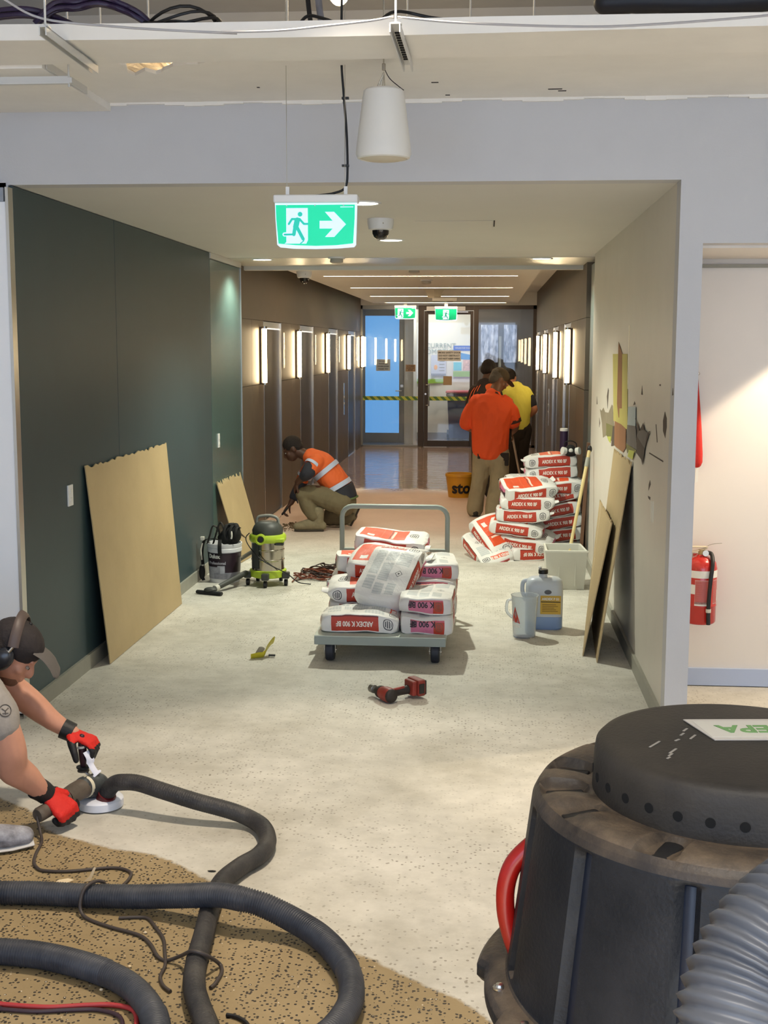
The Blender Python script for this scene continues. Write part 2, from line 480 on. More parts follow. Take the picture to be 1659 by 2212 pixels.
# teal panelled left wall with open joints
wl = struct(MB().box((XL - 0.14, YF, 0), (XL - 0.03, 11.35, 2.55)), 'wall_corridor_left', M_DARK)
for a, b, z, d in ((YF + 0.004, 7.418, ZC - 0.004, 0), (7.424, 10.0, ZC - 0.004, 0), (10.006, 11.25, 2.486, 0.0)):
    MB().box((XL - 0.03, a, 0.06), (XL - d, b, z)).build('panel', M_TEAL if b < 10.5 else mat('teal_gloss_lit', srgb(74, 98, 94), 0.27), wl, bevel=0.0015)  # far panel is glossier, with lamplight put into its lighter teal
struct(MB().box((XL - 0.03, 10.006, 2.492), (XL + 0.01, 11.25, 2.538)), 'trim_3', M_CEIL)
struct(MB().box((XL - 0.0155, YF - 0.056, 0.0), (XL - 0.001, YF + 0.003, 2.525)), 'trim_4', mat('silver_edge', srgb(200, 198, 192), 0.28, 0.85))
struct(MB().box((XL - 0.02, 11.25, 0.0), (XL + 0.006, 11.262, 2.5)), 'trim_5', M_TRIM)
struct(MB().box((XL, YF + 0.004, 0.0), (XL + 0.016, 11.25, 0.085)), 'baseboard_left', M_SKIRT)
# corridor ceiling
struct(MB().box((XL - 0.1, YF + 0.12, ZC), (0.955, 10.66, ZC + 0.1)), 'ceiling_corridor', M_CEIL)
struct(MB().box((XL - 0.1, 10.66, ZC - 0.004), (0.98, 11.75, ZC + 0.1)), 'ceiling_strip', mat('glossy_panel', srgb(206, 202, 188), 0.28, var=0.02))
struct(MB().box((XL - 0.1, 11.72, ZC - 0.04), (0.98, 11.8, 2.9)), 'ceiling_lip', M_CEIL)
struct(MB().box((-2.45, 11.8, 2.76), (1.05, 22.7, 2.9)), 'ceiling_lobby', M_CEIL)
# floating ceiling raft with slots for the line lights
SLOT = (13.86, 16.61, 19.39, 22.21)
rf = MB(); ya = 11.82
for y in SLOT:
    rf.box((-2.03, ya, 2.56), (0.52, y - 0.03, 2.62)); rf.box((-2.03, y - 0.03, 2.56), (-1.8, y + 0.03, 2.62)); rf.box((0.317, y - 0.03, 2.56), (0.52, y + 0.03, 2.62)); ya = y + 0.03
rf.box((-2.03, ya, 2.56), (0.52, 22.5, 2.62))
struct(rf, 'ceiling_raft', M_CEIL)
# lobby side walls: bronze piers between lift openings
LOP = [(12.73, 13.8), (15.25, 16.38), (18.0, 19.05), (20.55, 21.62)]
ROP = [(13.3, 14.35), (15.65, 16.7), (18.35, 19.4), (20.95, 22.0)]


def lift_wall(name, x, sx, ops, y0):
    w = MB()
    w.box((min(x + sx * 0.1, x + sx * 0.2), y0, 0), (max(x + sx * 0.1, x + sx * 0.2), 22.7, 2.78))
    o = struct(w, name, M_DARK)
    edges = [y0] + [e for p in ops for e in p] + [22.7]
    for i in range(0, len(edges), 2):
        a, b = edges[i], edges[i + 1]
        for (z0, z1) in ((0.0, 1.418), (1.423, 2.055)):
            nm = 2 if b - a > 0.75 else 1
            for q in range(nm):
                aa = a + (b - a) * q / nm; bb = a + (b - a) * (q + 1) / nm
                MB().box((min(x, x + sx * 0.1), aa + 0.003, z0), (max(x, x + sx * 0.1), bb - 0.003, z1)).build('panel', M_BRONZE, o)
    for i in range(len(ops) + 1):
        a = y0 if i == 0 else (ops[i - 1][0] + ops[i - 1][1]) / 2; b = 22.7 if i == len(ops) else (ops[i][0] + ops[i][1]) / 2
        MB().box((min(x, x + sx * 0.1), a, 2.058), (max(x, x + sx * 0.1), b, 2.775)).build('header', M_BRONZE, o)
    return o


lift_wall('wall_lobby_left', -2.27, -1, LOP, 11.42)
lift_wall('wall_lobby_right', 0.86, 1, ROP, 11.28)
M_SIGNAL = mat('lit_lift_header', srgb(250, 246, 236), 0.4, emit=0.9)
kd = 2
for side, ops in (('l', LOP), ('r', ROP)):
    x = -2.27 if side == 'l' else 0.86; s = -1 if side == 'l' else 1
    for a, b in ops:
        d = MB().box((min(x + s * 0.022, x + s * 0.1), a, 0.0), (max(x + s * 0.022, x + s * 0.1), b, 1.985))
        o = struct(d, 'door_%d' % kd, M_BRONZE2); kd += 1
        MB().box((min(x + s * 0.012, x + s * 0.1), a, 1.985), (max(x + s * 0.012, x + s * 0.1), b, 2.05)).build('lintel', mat('pale_lintel', srgb(196, 190, 178), 0.3, 0.5), o)
        MB().box((min(x + s * 0.010, x + s * 0.1), a + 0.01, 1.975), (max(x + s * 0.010, x + s * 0.1), b - 0.01, 1.988)).build('header_light', M_SIGNAL, o)
        fr_ = MB()
        for y in (a - 0.012, b - 0.002): fr_.box((min(x - s * 0.004, x + s * 0.09), y, 0), (max(x - s * 0.004, x + s * 0.09), y + 0.014, 2.05))
        fr_.build('jamb', M_STEEL, o)
        MB().box((min(x, x + s * 0.1), a, 0.0), (max(x, x + s * 0.1), b, 0.012)).build('threshold', M_STEEL, o)


# ------------------------------------------------------------------ lamps of the corridor and lobby
M_TUBE = mat('glowing_tube', (1.0, 0.74, 0.36, 1), 0.4, emit=34, ecol=(1.0, 0.76, 0.44, 1))
M_LINE = mat('glowing_line', (1.0, 0.8, 0.5, 1), 0.4, emit=44, ecol=(1.0, 0.78, 0.52, 1))
M_DISC = mat('glowing_disc', (1, 1, 0.85, 1), 0.4, emit=9, ecol=(1.0, 0.96, 0.78, 1))
ordn = ['first', 'second', 'third', 'fourth', 'fifth']


M_BROWNFR0 = mat('bronze_door_frame', (0, 0, 0, 1))


def sconce(x, s, y, label):
    t = thing('wall_sconce', label, 'wall lamp', (x, y, 1.70), 'tube lamps on the lift lobby walls')
    MB().box((min(x, x - s * 0.022), y - 0.018, 1.42), (max(x, x - s * 0.022), y + 0.018, 1.99)).build('back_plate', M_BROWNFR0, t)
    MB().tube([(x - s * 0.05, y, 1.437), (x - s * 0.05, y, 1.973)], 0.022, 14).build('tube', M_TUBE, t, smooth=40)
    for z in (1.415, 1.973):
        MB().cyl((x - s * 0.05, y, z), (x - s * 0.05, y, z + 0.022), 0.028, n=14).build('end_cap', M_STEEL, t, smooth=40)


for i, y in enumerate((12.5, 14.86, 17.57, 20.24, 22.45)):
    sconce(-2.27, -1, y, 'glowing upright tube lamp on the left lobby wall, %s from the teal panels' % ordn[i])
for i, y in enumerate((12.98, 15.32, 18.07, 20.66)):
    sconce(0.86, 1, y, 'glowing upright tube lamp on the right lobby wall, %s counting from the bag pile' % ordn[i])
for i, y in enumerate(SLOT):
    t = thing('line_light', 'glowing line light across the lobby ceiling, %s from the corridor' % ordn[i], 'ceiling light', ((-1.8 + 0.317) / 2, y, 2.56), 'line lights across the lobby ceiling')
    MB().box((-1.8, y - 0.03, 2.575), (0.317, y + 0.03, 2.6)).build('housing', M_WHITEPL, t)
    MB().box((-1.795, y - 0.022, 2.563), (0.312, y + 0.022, 2.575)).build('diffuser', M_LINE, t)
for x, y, w, lb in ((-0.653, 6.64, 5, 'round recessed ceiling light partly hidden behind the hanging exit sign'), (-0.682, 8.924, 235, 'round recessed ceiling light in mid corridor just behind the near dome camera'), (-1.926, 10.786, 70, 'round recessed ceiling light close to the teal wall'), (0.442, 10.777, 34, 'round recessed ceiling light beside the right corridor wall')):
    t = thing('downlight', lb, 'ceiling light', (x, y, ZC), 'recessed downlights in the corridor ceiling')
    zz = ZC - (0.004 if y > 10.66 else 0)
    MB().lathe([(0.078, 0.0), (0.095, 0.0), (0.092, -0.008), (0.078, -0.006)], (x, y, zz), 28, cap=False).build('trim_ring', M_WHITEPL, t, smooth=40)
    MB().lathe([(0.0, -0.001), (0.078, -0.001), (0.078, -0.004), (0.0, -0.004)], (x, y, zz), 28).build('lens', M_DISC, t, smooth=40)
    l = lamp('downlight_beam', 'SPOT', (x, y, zz - 0.02), w, (0.98, 1.0, 0.84), spot_size=R(140), spot_blend=0.6, shadow_soft_size=0.03)
    l.parent = t; l.location = Vector((x, y, zz - 0.02)) - Vector((x, y, ZC))
lamp('teal_wall_wash', 'SPOT', (-2.02, 10.72, 2.52), 26, (0.72, 1.0, 0.86), (R(3), R(-14), 0), spot_size=R(60), spot_blend=0.5, shadow_soft_size=0.03)
lamp('right_wall_wash', 'SPOT', (0.74, 10.72, 2.52), 7, (0.80, 1.0, 0.86), (R(3), R(10), 0), spot_size=R(60), spot_blend=0.5, shadow_soft_size=0.03)

# ------------------------------------------------------------------ ceiling devices
M_LENS = mat('dark_dome', srgb(28, 26, 26), 0.08, spec=0.8)


def dome(x, y, label):
    t = thing('dome_camera', label, 'security camera', (x, y, ZC))
    MB().lathe([(0.0, 0), (0.078, 0.0), (0.078, -0.02), (0.07, -0.06), (0.058, -0.066), (0.0, -0.066)], (x, y, ZC), 26).build('housing', M_WHITEPL, t, smooth=45)
    MB().lathe([(0.05, -0.06), (0.048, -0.085), (0.036, -0.108), (0.018, -0.118), (0.0, -0.12)], (x, y, ZC), 22).build('lens_dome', M_LENS, t, smooth=60)
    MB().cyl((x + 0.02, y - 0.07, ZC - 0.03), (x + 0.022, y - 0.073, ZC - 0.03), 0.004, n=8).build('screw', M_STEEL, t)


dome(-0.634, 7.479, 'white dome camera with dark lens beside the big exit sign')
dome(-1.83, 12.6, 'white dome camera with dark lens near the left lobby wall')
for i, (x, y, z, lb) in enumerate(((-1.27, 10.62, ZC, 'white smoke detector on the ceiling right of the far dome camera'), (-0.725, 12.45, 2.56, 'white smoke detector in front of the first line light'), (-0.709, 14.6, 2.56, 'white smoke detector between first and second line lights'), (-0.62, 20.6, 2.56, 'white smoke detector nearest the glass doors'))):
    t = thing('smoke_detector', lb, 'smoke detector', (x, y, z), 'smoke detectors on the ceiling')
    MB().lathe([(0, 0), (0.07, 0), (0.07, -0.014), (0.0, -0.014)], (x, y, z), 22).build('base', M_WHITEPL, t, smooth=40)
    MB().lathe([(0.0, -0.012), (0.052, -0.016), (0.056, -0.042), (0.04, -0.05), (0.0, -0.052)], (x, y, z), 22).build('sensor_head', mat('grey_plastic', srgb(176, 172, 162), 0.5), t, smooth=40)
t = thing('motion_sensor', 'small white box sensor on a bracket under the lobby ceiling', 'sensor', (-0.727, 17.2, 2.56))
MB().lathe([(0, 0), (0.13, 0), (0.1, -0.06), (0.08, -0.11), (0, -0.11)], (-0.727, 17.2, 2.56), 4).build('body', mat('cream_plastic', srgb(200, 190, 168), 0.5), t)
MB().box((-0.75, 17.1, 2.41), (-0.42, 17.24, 2.45)).build('bracket', mat('grey_plastic', (0, 0, 0, 1)), t)
t = thing('access_hatch', 'outline of a square hatch in the corridor ceiling beside the right wall', 'hatch', (-0.05, 8.4, ZC))
MB().box((-0.44, 7.6, ZC - 0.0025), (0.02, 8.05, ZC - 0.0005)).build('cover', M_CEIL, t, bevel=0.001)
MB().box((0.026, 7.6, ZC - 0.004), (0.034, 7.95, ZC - 0.0005)).build('gap', mat('dark_gap', (0, 0, 0, 1)), t)

# ------------------------------------------------------------------ exit signs
M_EXG = mat('exit_green', (0.0, 0.45, 0.25, 1), 0.35, emit=0.62, ecol=(0.0, 0.72, 0.36, 1))
M_EXW = mat('exit_white', (0.6, 0.72, 1.0, 1), 0.35, emit=0.6, ecol=(0.56, 0.70, 1.0, 1))
M_EXF = mat('exit_man', (0.0, 0.42, 0.32, 1), 0.35, emit=0.5, ecol=(0.02, 0.62, 0.46, 1))
M_EXE = mat('exit_edge', (0.7, 0.8, 1.0, 1), 0.3, emit=0.55, ecol=(0.62, 0.76, 1.0, 1))


def capsule(p, q, r, n=7):
    d = Vector((q[0] - p[0], q[1] - p[1])); a = math.atan2(d.y, d.x); o = []
    for k in range(n): th = a - math.pi / 2 + math.pi * k / (n - 1); o.append((q[0] + r * math.cos(th), q[1] + r * math.sin(th)))
    for k in range(n): th = a + math.pi / 2 + math.pi * k / (n - 1); o.append((p[0] + r * math.cos(th), p[1] + r * math.sin(th)))
    return o


M_DIM = [mat('exit_green_dim', (0.0, 0.3, 0.14, 1), 0.35, emit=0.30, ecol=(0.0, 0.62, 0.26, 1)), mat('exit_white_dim', (0.6, 0.72, 1.0, 1), 0.35, emit=0.7, ecol=(0.58, 0.76, 1.0, 1)), mat('exit_man_dim', (0.0, 0.2, 0.12, 1), 0.35, emit=0.15, ecol=(0.02, 0.4, 0.3, 1))]


def exit_sign(label, c, w, arrow, wires=None, cx=None):
    """c: top centre of the housing, w: width; pictogram units are 1/1430 of the width."""
    u = w / 1430.0
    t = thing('exit_sign', label, 'exit sign', c)
    X, Y, Z = c
    M_EXG, M_EXW, M_EXF = M_DIM if wires else (MATS['exit_green'], MATS['exit_white'], MATS['exit_man'])
    P = lambda x, y: ((x - 800) * u, -(y - 80) * u)
    yy = Y - 0.03
    MB().box((X - 0.5 * w, Y - 0.04, Z - 135 * u), (X + 0.5 * w, Y + 0.04, Z)).build('housing', M_WHITEPL, t, bevel=0.006)
    out = [P(105, 215), P(1500, 215), P(1495, 420), P(1480, 910), P(1450, 945), P(1200, 965), P(800, 975), P(420, 968), P(190, 945), P(140, 905), P(112, 450)]
    MB().prism(out, (X, yy + 0.022, Z), (1, 0, 0), (0, 0, 1), (0, -0.016, 0)).build('edge_light', M_EXE, t)
    inn = [P(122, 248), P(1465, 248), P(1460, 480), P(1435, 885), P(1150, 915), P(800, 925), P(450, 912), P(165, 885), P(130, 480)]
    MB().prism(inn, (X, yy + 0.006, Z), (1, 0, 0), (0, 0, 1), (0, -0.004, 0)).build('face', M_EXG, t)
    dx = 0 if arrow else 315
    D = lambda x, y: P(x + dx, y)
    pl = [D(300, 300), D(668, 300), D(668, 830), D(640, 888), D(270, 888), D(300, 860)]
    MB().prism(pl, (X, yy + 0.002, Z), (1, 0, 0), (0, 0, 1), (0, -0.0015, 0)).build('doorway', M_EXW, t)
    f = MB()
    def cp(a, b, r, mb=f, y0=0.0005): mb.prism(capsule(D(*a), D(*b), r * u), (X, yy + y0, Z), (1, 0, 0), (0, 0, 1), (0, -0.0012, 0))
    g = MB(); cp((440, 725), (270, 735), 34, g, 0.0006); g.build('outline', M_EXW, t)
    for a, b, r, k in (((537, 402), (537.5, 402), 40, 0), ((400, 480), (345, 562), 18, 1), ((400, 482), (530, 482), 19, 2), ((490, 500), (462, 615), 46, 3), ((535, 490), (600, 560), 19, 4), ((600, 562), (666, 562), 17, 5), ((455, 600), (430, 735), 30, 6), ((430, 735), (272, 738), 16, 7), ((485, 620), (588, 812), 28, 8), ((600, 842), (545, 885), 9, 9)):
        cp(a, b, r, f, 0.0004 - 0.0001 * k)
    f.build('running_figure', M_EXF, t)
    if wires: MB().box((X - 0.03, Y - 0.015, Z), (X + 0.03, Y + 0.015, wires)).build('stem', M_WHITEPL, t)
    for xx in (310, 790, 1275): MB().cbox((X + P(xx, 255)[0], yy + 0.001, Z + P(xx, 255)[1]), (20 * u, 0.003, 22 * u)).build('stud', M_WHITEPL, t)
    if arrow:
        MB().cbox((X + P(1330, 285)[0], yy + 0.0015, Z + P(1330, 285)[1]), (220 * u, 0.001, 12 * u)).build('small_print', M_EXW, t)
        MB().prism([P(*q) for q in ((868, 512), (1090, 512), (960, 365), (1115, 365), (1315, 570), (1115, 780), (960, 780), (1090, 640), (868, 640))], (X, yy + 0.002, Z), (1, 0, 0), (0, 0, 1), (0, -0.0015, 0)).build('arrow', M_EXW, t)
    return t


ex = exit_sign('large lit green exit sign with running figure and right arrow hanging on wires', (-0.69, 5.1, 2.398), 0.338, True)
for x in (-0.809, -0.575):
    MB().tube([(x, 5.1, 2.398), (x, 5.1, 3.99)], 0.0016, 6).build('hanging_wire', M_STEEL, ex)
    MB().box((x - 0.004, 5.094, 2.40), (x + 0.010, 5.106, 2.432)).build('wire_clip', M_WHITEPL, ex)
MB().tube(smoothpath([(-0.585, 5.11, 3.3), (-0.59, 5.11, 2.95), (-0.582, 5.112, 2.8), (-0.57, 5.11, 2.65), (-0.566, 5.11, 2.5), (-0.575, 5.11, 2.43), (-0.62, 5.11, 2.408), (-0.672, 5.105, 2.40), (-0.70, 5.1, 2.397)], 5), 0.0048, 8).build('power_cord', M_BLACK, ex, smooth=60)
for z in (2.77, 2.51): MB().box((-0.588, 5.1, z), (-0.56, 5.118, z + 0.008)).build('cable_tie', M_BLACK, ex)
exit_sign('small lit exit sign with running figure on the housing above the glass door', (-0.735, 22.35, 2.50), 0.40, False, 2.56)
exit_sign('small lit exit sign with arrow in front of the blue glass door', (-1.455, 22.40, 2.52), 0.385, True, 2.56)

# ------------------------------------------------------------------ hanging loudspeaker
t = thing('pendant_speaker', 'white conical loudspeaker hanging by a wire in front of the exit sign wall', 'loudspeaker', (-0.413, 5.0, 2.52))
prof = [(0.0, 0.262), (0.070, 0.262), (0.078, 0.255), (0.082, 0.23), (0.096, 0.12), (0.106, 0.045), (0.108, 0.02), (0.102, 0.004), (0.094, 0.0), (0.09, 0.006), (0.0, 0.008)]
MB().lathe(prof, (-0.413, 5.0, 2.522), 36).build('cabinet', mat('white_speaker', srgb(222, 220, 214), 0.5), t, smooth=35)
MB().lathe([(0, -0.006), (0.07, -0.004), (0.093, 0.004), (0.09, 0.01), (0, 0.01)], (-0.413, 5.0, 2.522), 30).build('grille', mat('speaker_grille', srgb(205, 196, 178), 0.6), t, smooth=60)
MB().tube([(-0.425 + 0.012 * k, 5.0, 2.784) for k in range(3)], 0.012, 8, round_=True).build('bracket', M_BLACK, t, smooth=60)
for dx in (-0.03, -0.018, -0.006, 0.004): MB().tube([(-0.412, 5.0, 2.85), (-0.412 + dx, 5.0, 2.785)], 0.0024, 6).build('suspension_cable', M_STEEL, t)
MB().cbox((-0.413, 5.0, 2.868), (0.014, 0.012, 0.026)).build('cable_lock', mat('brass_grey', srgb(150, 142, 128), 0.4, 0.6), t, bevel=0.003)
MB().tube([(-0.413, 5.0, 2.88), (-0.415, 5.0, 3.99)], 0.003, 6).build('support_wire', M_STEEL, t)
MB().tube(smoothpath([(-0.41, 5.0, 2.86), (-0.39, 5.0, 2.825), (-0.355, 5.0, 2.795), (-0.335, 5.0, 2.78)], 4), 0.0018, 6).build('signal_wire', M_BLACK, t)

# ------------------------------------------------------------------ stripped ceiling: strip, torn plasterboard, void, cables
bs = MB()
nseg = 40
rg = []
for i in range(nseg + 1):
    x = -5 + 10 * i / nseg
    yb = 4.50 - 0.012 * max(0, x) - 0.006 * x * x; z = 2.868 + 0.004 * math.sin(x * 1.7)
    ye = 4.86 + 0.012 * math.sin(x * 2.1)
    rg.append([(x, yb, z), (x, ye, z), (x, ye, z + 0.055), (x, yb, z + 0.055 - 0.012 * max(0, x))])
bs.rings(rg)
struct(bs, 'ceiling_strip', [M_SOFFIT], smooth=30)
M_FACE = M_WALL
edge = [(-5, 4.97), (-1.64, 4.972), (-1.50, 4.985), (-1.441, 5.05), (-1.47, 5.18), (-1.46, 5.25), (-1.425, 5.20), (-1.392, 5.155), (-1.363, 5.215), (-1.335, 5.19), (-1.313, 5.15), (-1.285, 5.12), (-1.259, 5.08), (-1.196, 5.05), (-1.153, 5.055), (-1.108, 5.01), (-1.06, 5.02), (-1.0, 4.99), (-0.96, 5.0), (-0.90, 5.0), (-0.84, 4.96), (-0.6, 4.955), (-0.1, 4.94), (0.5, 4.95), (5, 4.96)]
far = [(5, YF)] + [(5 - 0.25 * k, YF + 0.0) for k in range(1, 40)] + [(-5, YF)]
so = MB()
so.prism(edge + far, (0, 0, 2.9), (1, 0, 0), (0, 1, 0), (0, 0, 0.014))
ob = struct(so, 'ceiling_soffit', M_SOFFIT)
mm_ = MB()
for i in range(60):
    x = -1.75 + 0.09 * i
    mm_.box((x, YF - 0.012 - 0.006 * abs(math.sin(i * 2.3)), 2.888 + 0.006 * math.sin(i * 1.1)), (x + 0.092, YF + 0.002, 2.902))
mm_.build('torn_edge', M_SOFFIT, ob)
for x, y, a in ((0.245, 5.62, 0.06), (0.29, 5.66, 0.035), (-0.2, 5.72, 0.02), (-0.25, 5.45, 0.03), (-1.0, 5.5, 0.012)):
    MB().box((x, y, 2.8985), (x + a, y + 0.014, 2.9)).build('screw_hole', M_DARK, ob)
struct(MB().box((-5, 4.92, 2.866), (-1.735, YF - 0.001, 2.899)), 'ceiling_bulkhead', M_SOFFIT)
t = thing('metal_stud', 'white folded metal stud edge sticking out of the left bulkhead', 'metal stud', (-1.72, 5.1, 2.87))
MB().box((-1.73, 4.95, 2.87), (-1.726, 5.45, 2.915)).build('web', M_GALV, t); MB().box((-1.75, 4.95, 2.912), (-1.70, 5.45, 2.916)).build('flange', M_GALV, t)
# crumpled foil insulation above the tear
fb = MB(); nx, ny = 46, 10
vs = []; fs = []
for j in range(ny):
    for i in range(nx):
        x = -1.66 + 1.0 * i / (nx - 1); y = 4.88 + 1.2 * j / (ny - 1)
        vs.append((x, y, 2.965 + 0.06 * (y - 4.88) + 0.05 * noise.noise(Vector((x * 9, y * 9, 0))) + 0.03 * noise.noise(Vector((x * 25, y * 25, 3)))))
for j in range(ny - 1):
    for i in range(nx - 1): fs.append((j * nx + i, j * nx + i + 1, (j + 1) * nx + i + 1, (j + 1) * nx + i))
fb._add(vs, fs)
tag(fb.build('foil_insulation', mat('foil', srgb(235, 222, 200), 0.35, 0.3, bump=0.3, bscale=60), fixn=False), 'crumpled shiny foil insulation showing through the torn ceiling hole', 'insulation')
l = lamp('void_lamp', 'POINT', (-0.75, 6.4, 3.56), 60, (1.0, 0.80, 0.5), shadow_soft_size=0.06)
t = thing('work_lamp', 'bare glowing work lamp in the open ceiling void above the wall', 'lamp', (-0.75, 6.4, 3.5))
MB().ell((-0.75, 6.4, 3.52), (0.05, 0.05, 0.06)).build('bulb', mat('glowing_bulb', (1, 0.85, 0.6, 1), emit=14, ecol=(1, 0.8, 0.5, 1)), t, smooth=180)
MB().tube([(-0.75, 6.4, 3.58), (-0.75, 6.4, 3.99)], 0.012, 8).build('stem', M_BLACK, t)
lamp('foil_fill', 'POINT', (-1.2, 5.6, 2.94), 4.0, (1.0, 0.88, 0.68), shadow_soft_size=0.03)  # added point light without a fixture, brightens the foil from below


def channel(name, x0, y0, x1, y1, z, w, label, slots=0):
    t = thing(name, label, 'metal channel', (x0, y0, z))
    d = Vector((x1 - x0, y1 - y0, 0)); L = d.length; d.normalize(); s_ = Vector((d.y, -d.x, 0))
    M = Matrix(((s_.x, d.x, 0, x0), (s_.y, d.y, 0, y0), (0, 0, 1, z), (0, 0, 0, 1)))
    MB().box((-w / 2, 0, -0.018), (-w / 2 + 0.004, L, 0.012), M).build('side_web', M_GALV, t)
    MB().box((w / 2 - 0.004, 0, -0.018), (w / 2, L, 0.012), M).build('side_web', M_GALV, t)
    MB().box((-w / 2, 0, 0.008), (w / 2, L, 0.012), M).build('top_web', M_GALV, t)
    for k in range(slots):
        yk = L * (0.18 + 0.70 * k / slots)
        MB().box((-w / 2 + 0.008, yk, 0.004), (w / 2 - 0.008, yk + 0.012, 0.0079), M).build('slot', M_DARK, t)
    MB().tube([M @ Vector((0, 0.03, 0.01)), M @ Vector((0, 0.03, 1.13))], 0.004, 6).build('hanger_rod', M_GALV, t)
    MB().box((-w / 2 - 0.002, 0.015, 0.012), (w / 2 + 0.002, 0.045, 0.018), M).build('clip', M_GALV, t)


channel('ceiling_channel', -1.493, 4.25, -1.504, 4.85, 2.845, 0.026, 'bare metal ceiling channel hanging at the upper left under the ceiling strip')
channel('ceiling_channel', -0.318, 4.29, -0.312, 4.90, 2.845, 0.036, 'slotted metal ceiling channel hanging above the loudspeaker', 12)
t = thing('ceiling_tee_bar', 'white tee bar ceiling rail hanging level at the upper left', 'ceiling rail', (-1.8, 5.0, 2.83))
MB().box((-2.6, 4.99, 2.822), (-1.652, 5.01, 2.828)).box((-2.6, 4.998, 2.828), (-1.652, 5.002, 2.852)).build('rail', M_GALV, t)
MB().tube([(-1.657, 5.0, 2.81), (-1.657, 5.0, 3.9)], 0.004, 6).build('hanger_rod', M_GALV, t)
MB().cbox((-1.652, 5.0, 2.835), (0.02, 0.016, 0.02)).build('clip', M_GALV, t)


def strap(label, pts, r=0.004, m=None, name='ceiling_strap', cat='strap', grp=None):
    o = MB().tube(smoothpath(pts, 6), r, 6).build(name, m or mat('strap_grey', srgb(176, 174, 176), 0.6), smooth=60)
    return tag(o, label, cat, grp)


strap('thin white strap sagging across the strip from the left channel', [(-1.62, 4.2, 2.94), (-1.512, 4.3, 2.893), (-1.258, 4.3, 2.862), (-1.053, 4.3, 2.846), (-0.85, 4.32, 2.838)])
strap('thin white strap rising across the strip to the slotted channel', [(-0.9, 4.3, 2.838), (-0.709, 4.3, 2.84), (-0.554, 4.3, 2.852), (-0.40, 4.3, 2.866), (-0.323, 4.3, 2.878)])
strap('thin white strap sagging across the strip on the right', [(-0.31, 4.3, 2.876), (-0.095, 4.3, 2.854), (0.268, 4.3, 2.836), (0.506, 4.3, 2.838), (0.886, 4.3, 2.86), (1.3, 4.3, 2.9)])
M_PURP = mat('purple_cable', srgb(46, 32, 62), 0.45)
for n_, lb in ((0, 'long bundle of purple data cables lying on the ceiling strip, far upper left'), (1, 'arching bundle of purple data cables on the ceiling strip left of the black coil')):
    t = thing('cable_bundle', lb, 'cables', (-1.7 if n_ == 0 else -1.43, 4.66, 2.93))
    for k in range(4):
        q = 0.021 * (k % 2); h = 0.020 * (k // 2)
        pts = [(-1.9, 4.66 + q, 2.985 + h), (-1.70, 4.62 + q, 2.99 + h), (-1.60, 4.66 + q, 2.975 + h), (-1.50, 4.7 + q, 2.945 + h * .6), (-1.4, 4.72 + q, 2.934)] if n_ == 0 else [(-1.64, 4.585 + q, 2.95), (-1.57, 4.595 + q, 3.0 + h), (-1.50, 4.635 + q, 3.015 + h), (-1.42, 4.635 + q, 3.028 + h), (-1.34, 4.66 + q, 3.01 + h), (-1.27, 4.68 + q, 2.975 + h), (-1.22, 4.72 + q, 2.935)]
        MB().tube(smoothpath(pts, 6), 0.0095, 6).build('cable', M_PURP, t, smooth=60)
t = thing('cable_coil', 'coiled black cable lying on the ceiling strip beside the work lamp', 'cable', (-1.13, 4.72, 2.93))
for k in range(5):
    z = 2.935 + 0.013 * k
    pts = [(-1.13 + (0.155 - 0.008 * k) * math.cos(a), 4.72 + 0.11 * math.sin(a), z + 0.02 * math.sin(2 * a + k)) for a in [2 * math.pi * j / 22 for j in range(22)]]
    MB().tube(pts, 0.006, 6, closed=True).build('loop', M_BLACK, t, smooth=60)
strap('loose black cable lying along the top of the ceiling strip', [(-0.70, 4.66, 2.935), (-0.66, 4.66, 2.975), (-0.60, 4.66, 2.965), (-0.50, 4.66, 2.934), (-0.42, 4.66, 2.94), (-0.34, 4.62, 2.975), (-0.2, 4.64, 2.955), (0.0, 4.66, 2.94), (0.3, 4.66, 2.936), (0.45, 4.7, 2.936)], 0.006, M_BLACK, 'black_cable', 'cable')
strap('grey flexible conduit dropping behind the strip, upper middle', [(-0.66, 4.9, 3.4), (-0.65, 4.85, 3.15), (-0.63, 4.8, 3.0), (-0.61, 4.78, 2.93)], 0.014, mat('grey_conduit', srgb(120, 118, 122), 0.5), 'conduit', 'conduit')
strap('dark flexible conduit dropping behind the strip beside a grey one', [(-0.70, 4.92, 3.4), (-0.69, 4.86, 3.15), (-0.67, 4.8, 3.0), (-0.65, 4.78, 2.93)], 0.010, M_BLACK, 'conduit', 'conduit')
pts = [(0.42 + 0.05 * k, 4.95, 3.075 + 0.004 * math.sin(k * 0.6)) for k in range(40)]
o = MB().tube(pts, [0.042 + 0.004 * (k % 2) for k in range(40)], 14, round_=True).build('flexible_duct', mat('black_duct', srgb(30, 30, 36), 0.5), smooth=60)
tag(o, 'black flexible duct lying behind the ceiling strip, upper right', 'duct')
for i, (x, y) in enumerate(((-1.89, 6.2), (-1.6, 6.0), (-0.96, 6.1), (-0.40, 6.2), (-0.1, 6.1), (0.2, 6.3))):
    o = MB().tube([(x, y, 2.92), (x, y, 3.99)], 0.005, 6).build('hanger_rod', M_GALV, kind=None)
    tag(o, 'thin threaded hanger rod in the open ceiling void, %s from the left' % (ordn + ['sixth'])[i], 'rod', 'hanger rods in the ceiling void')


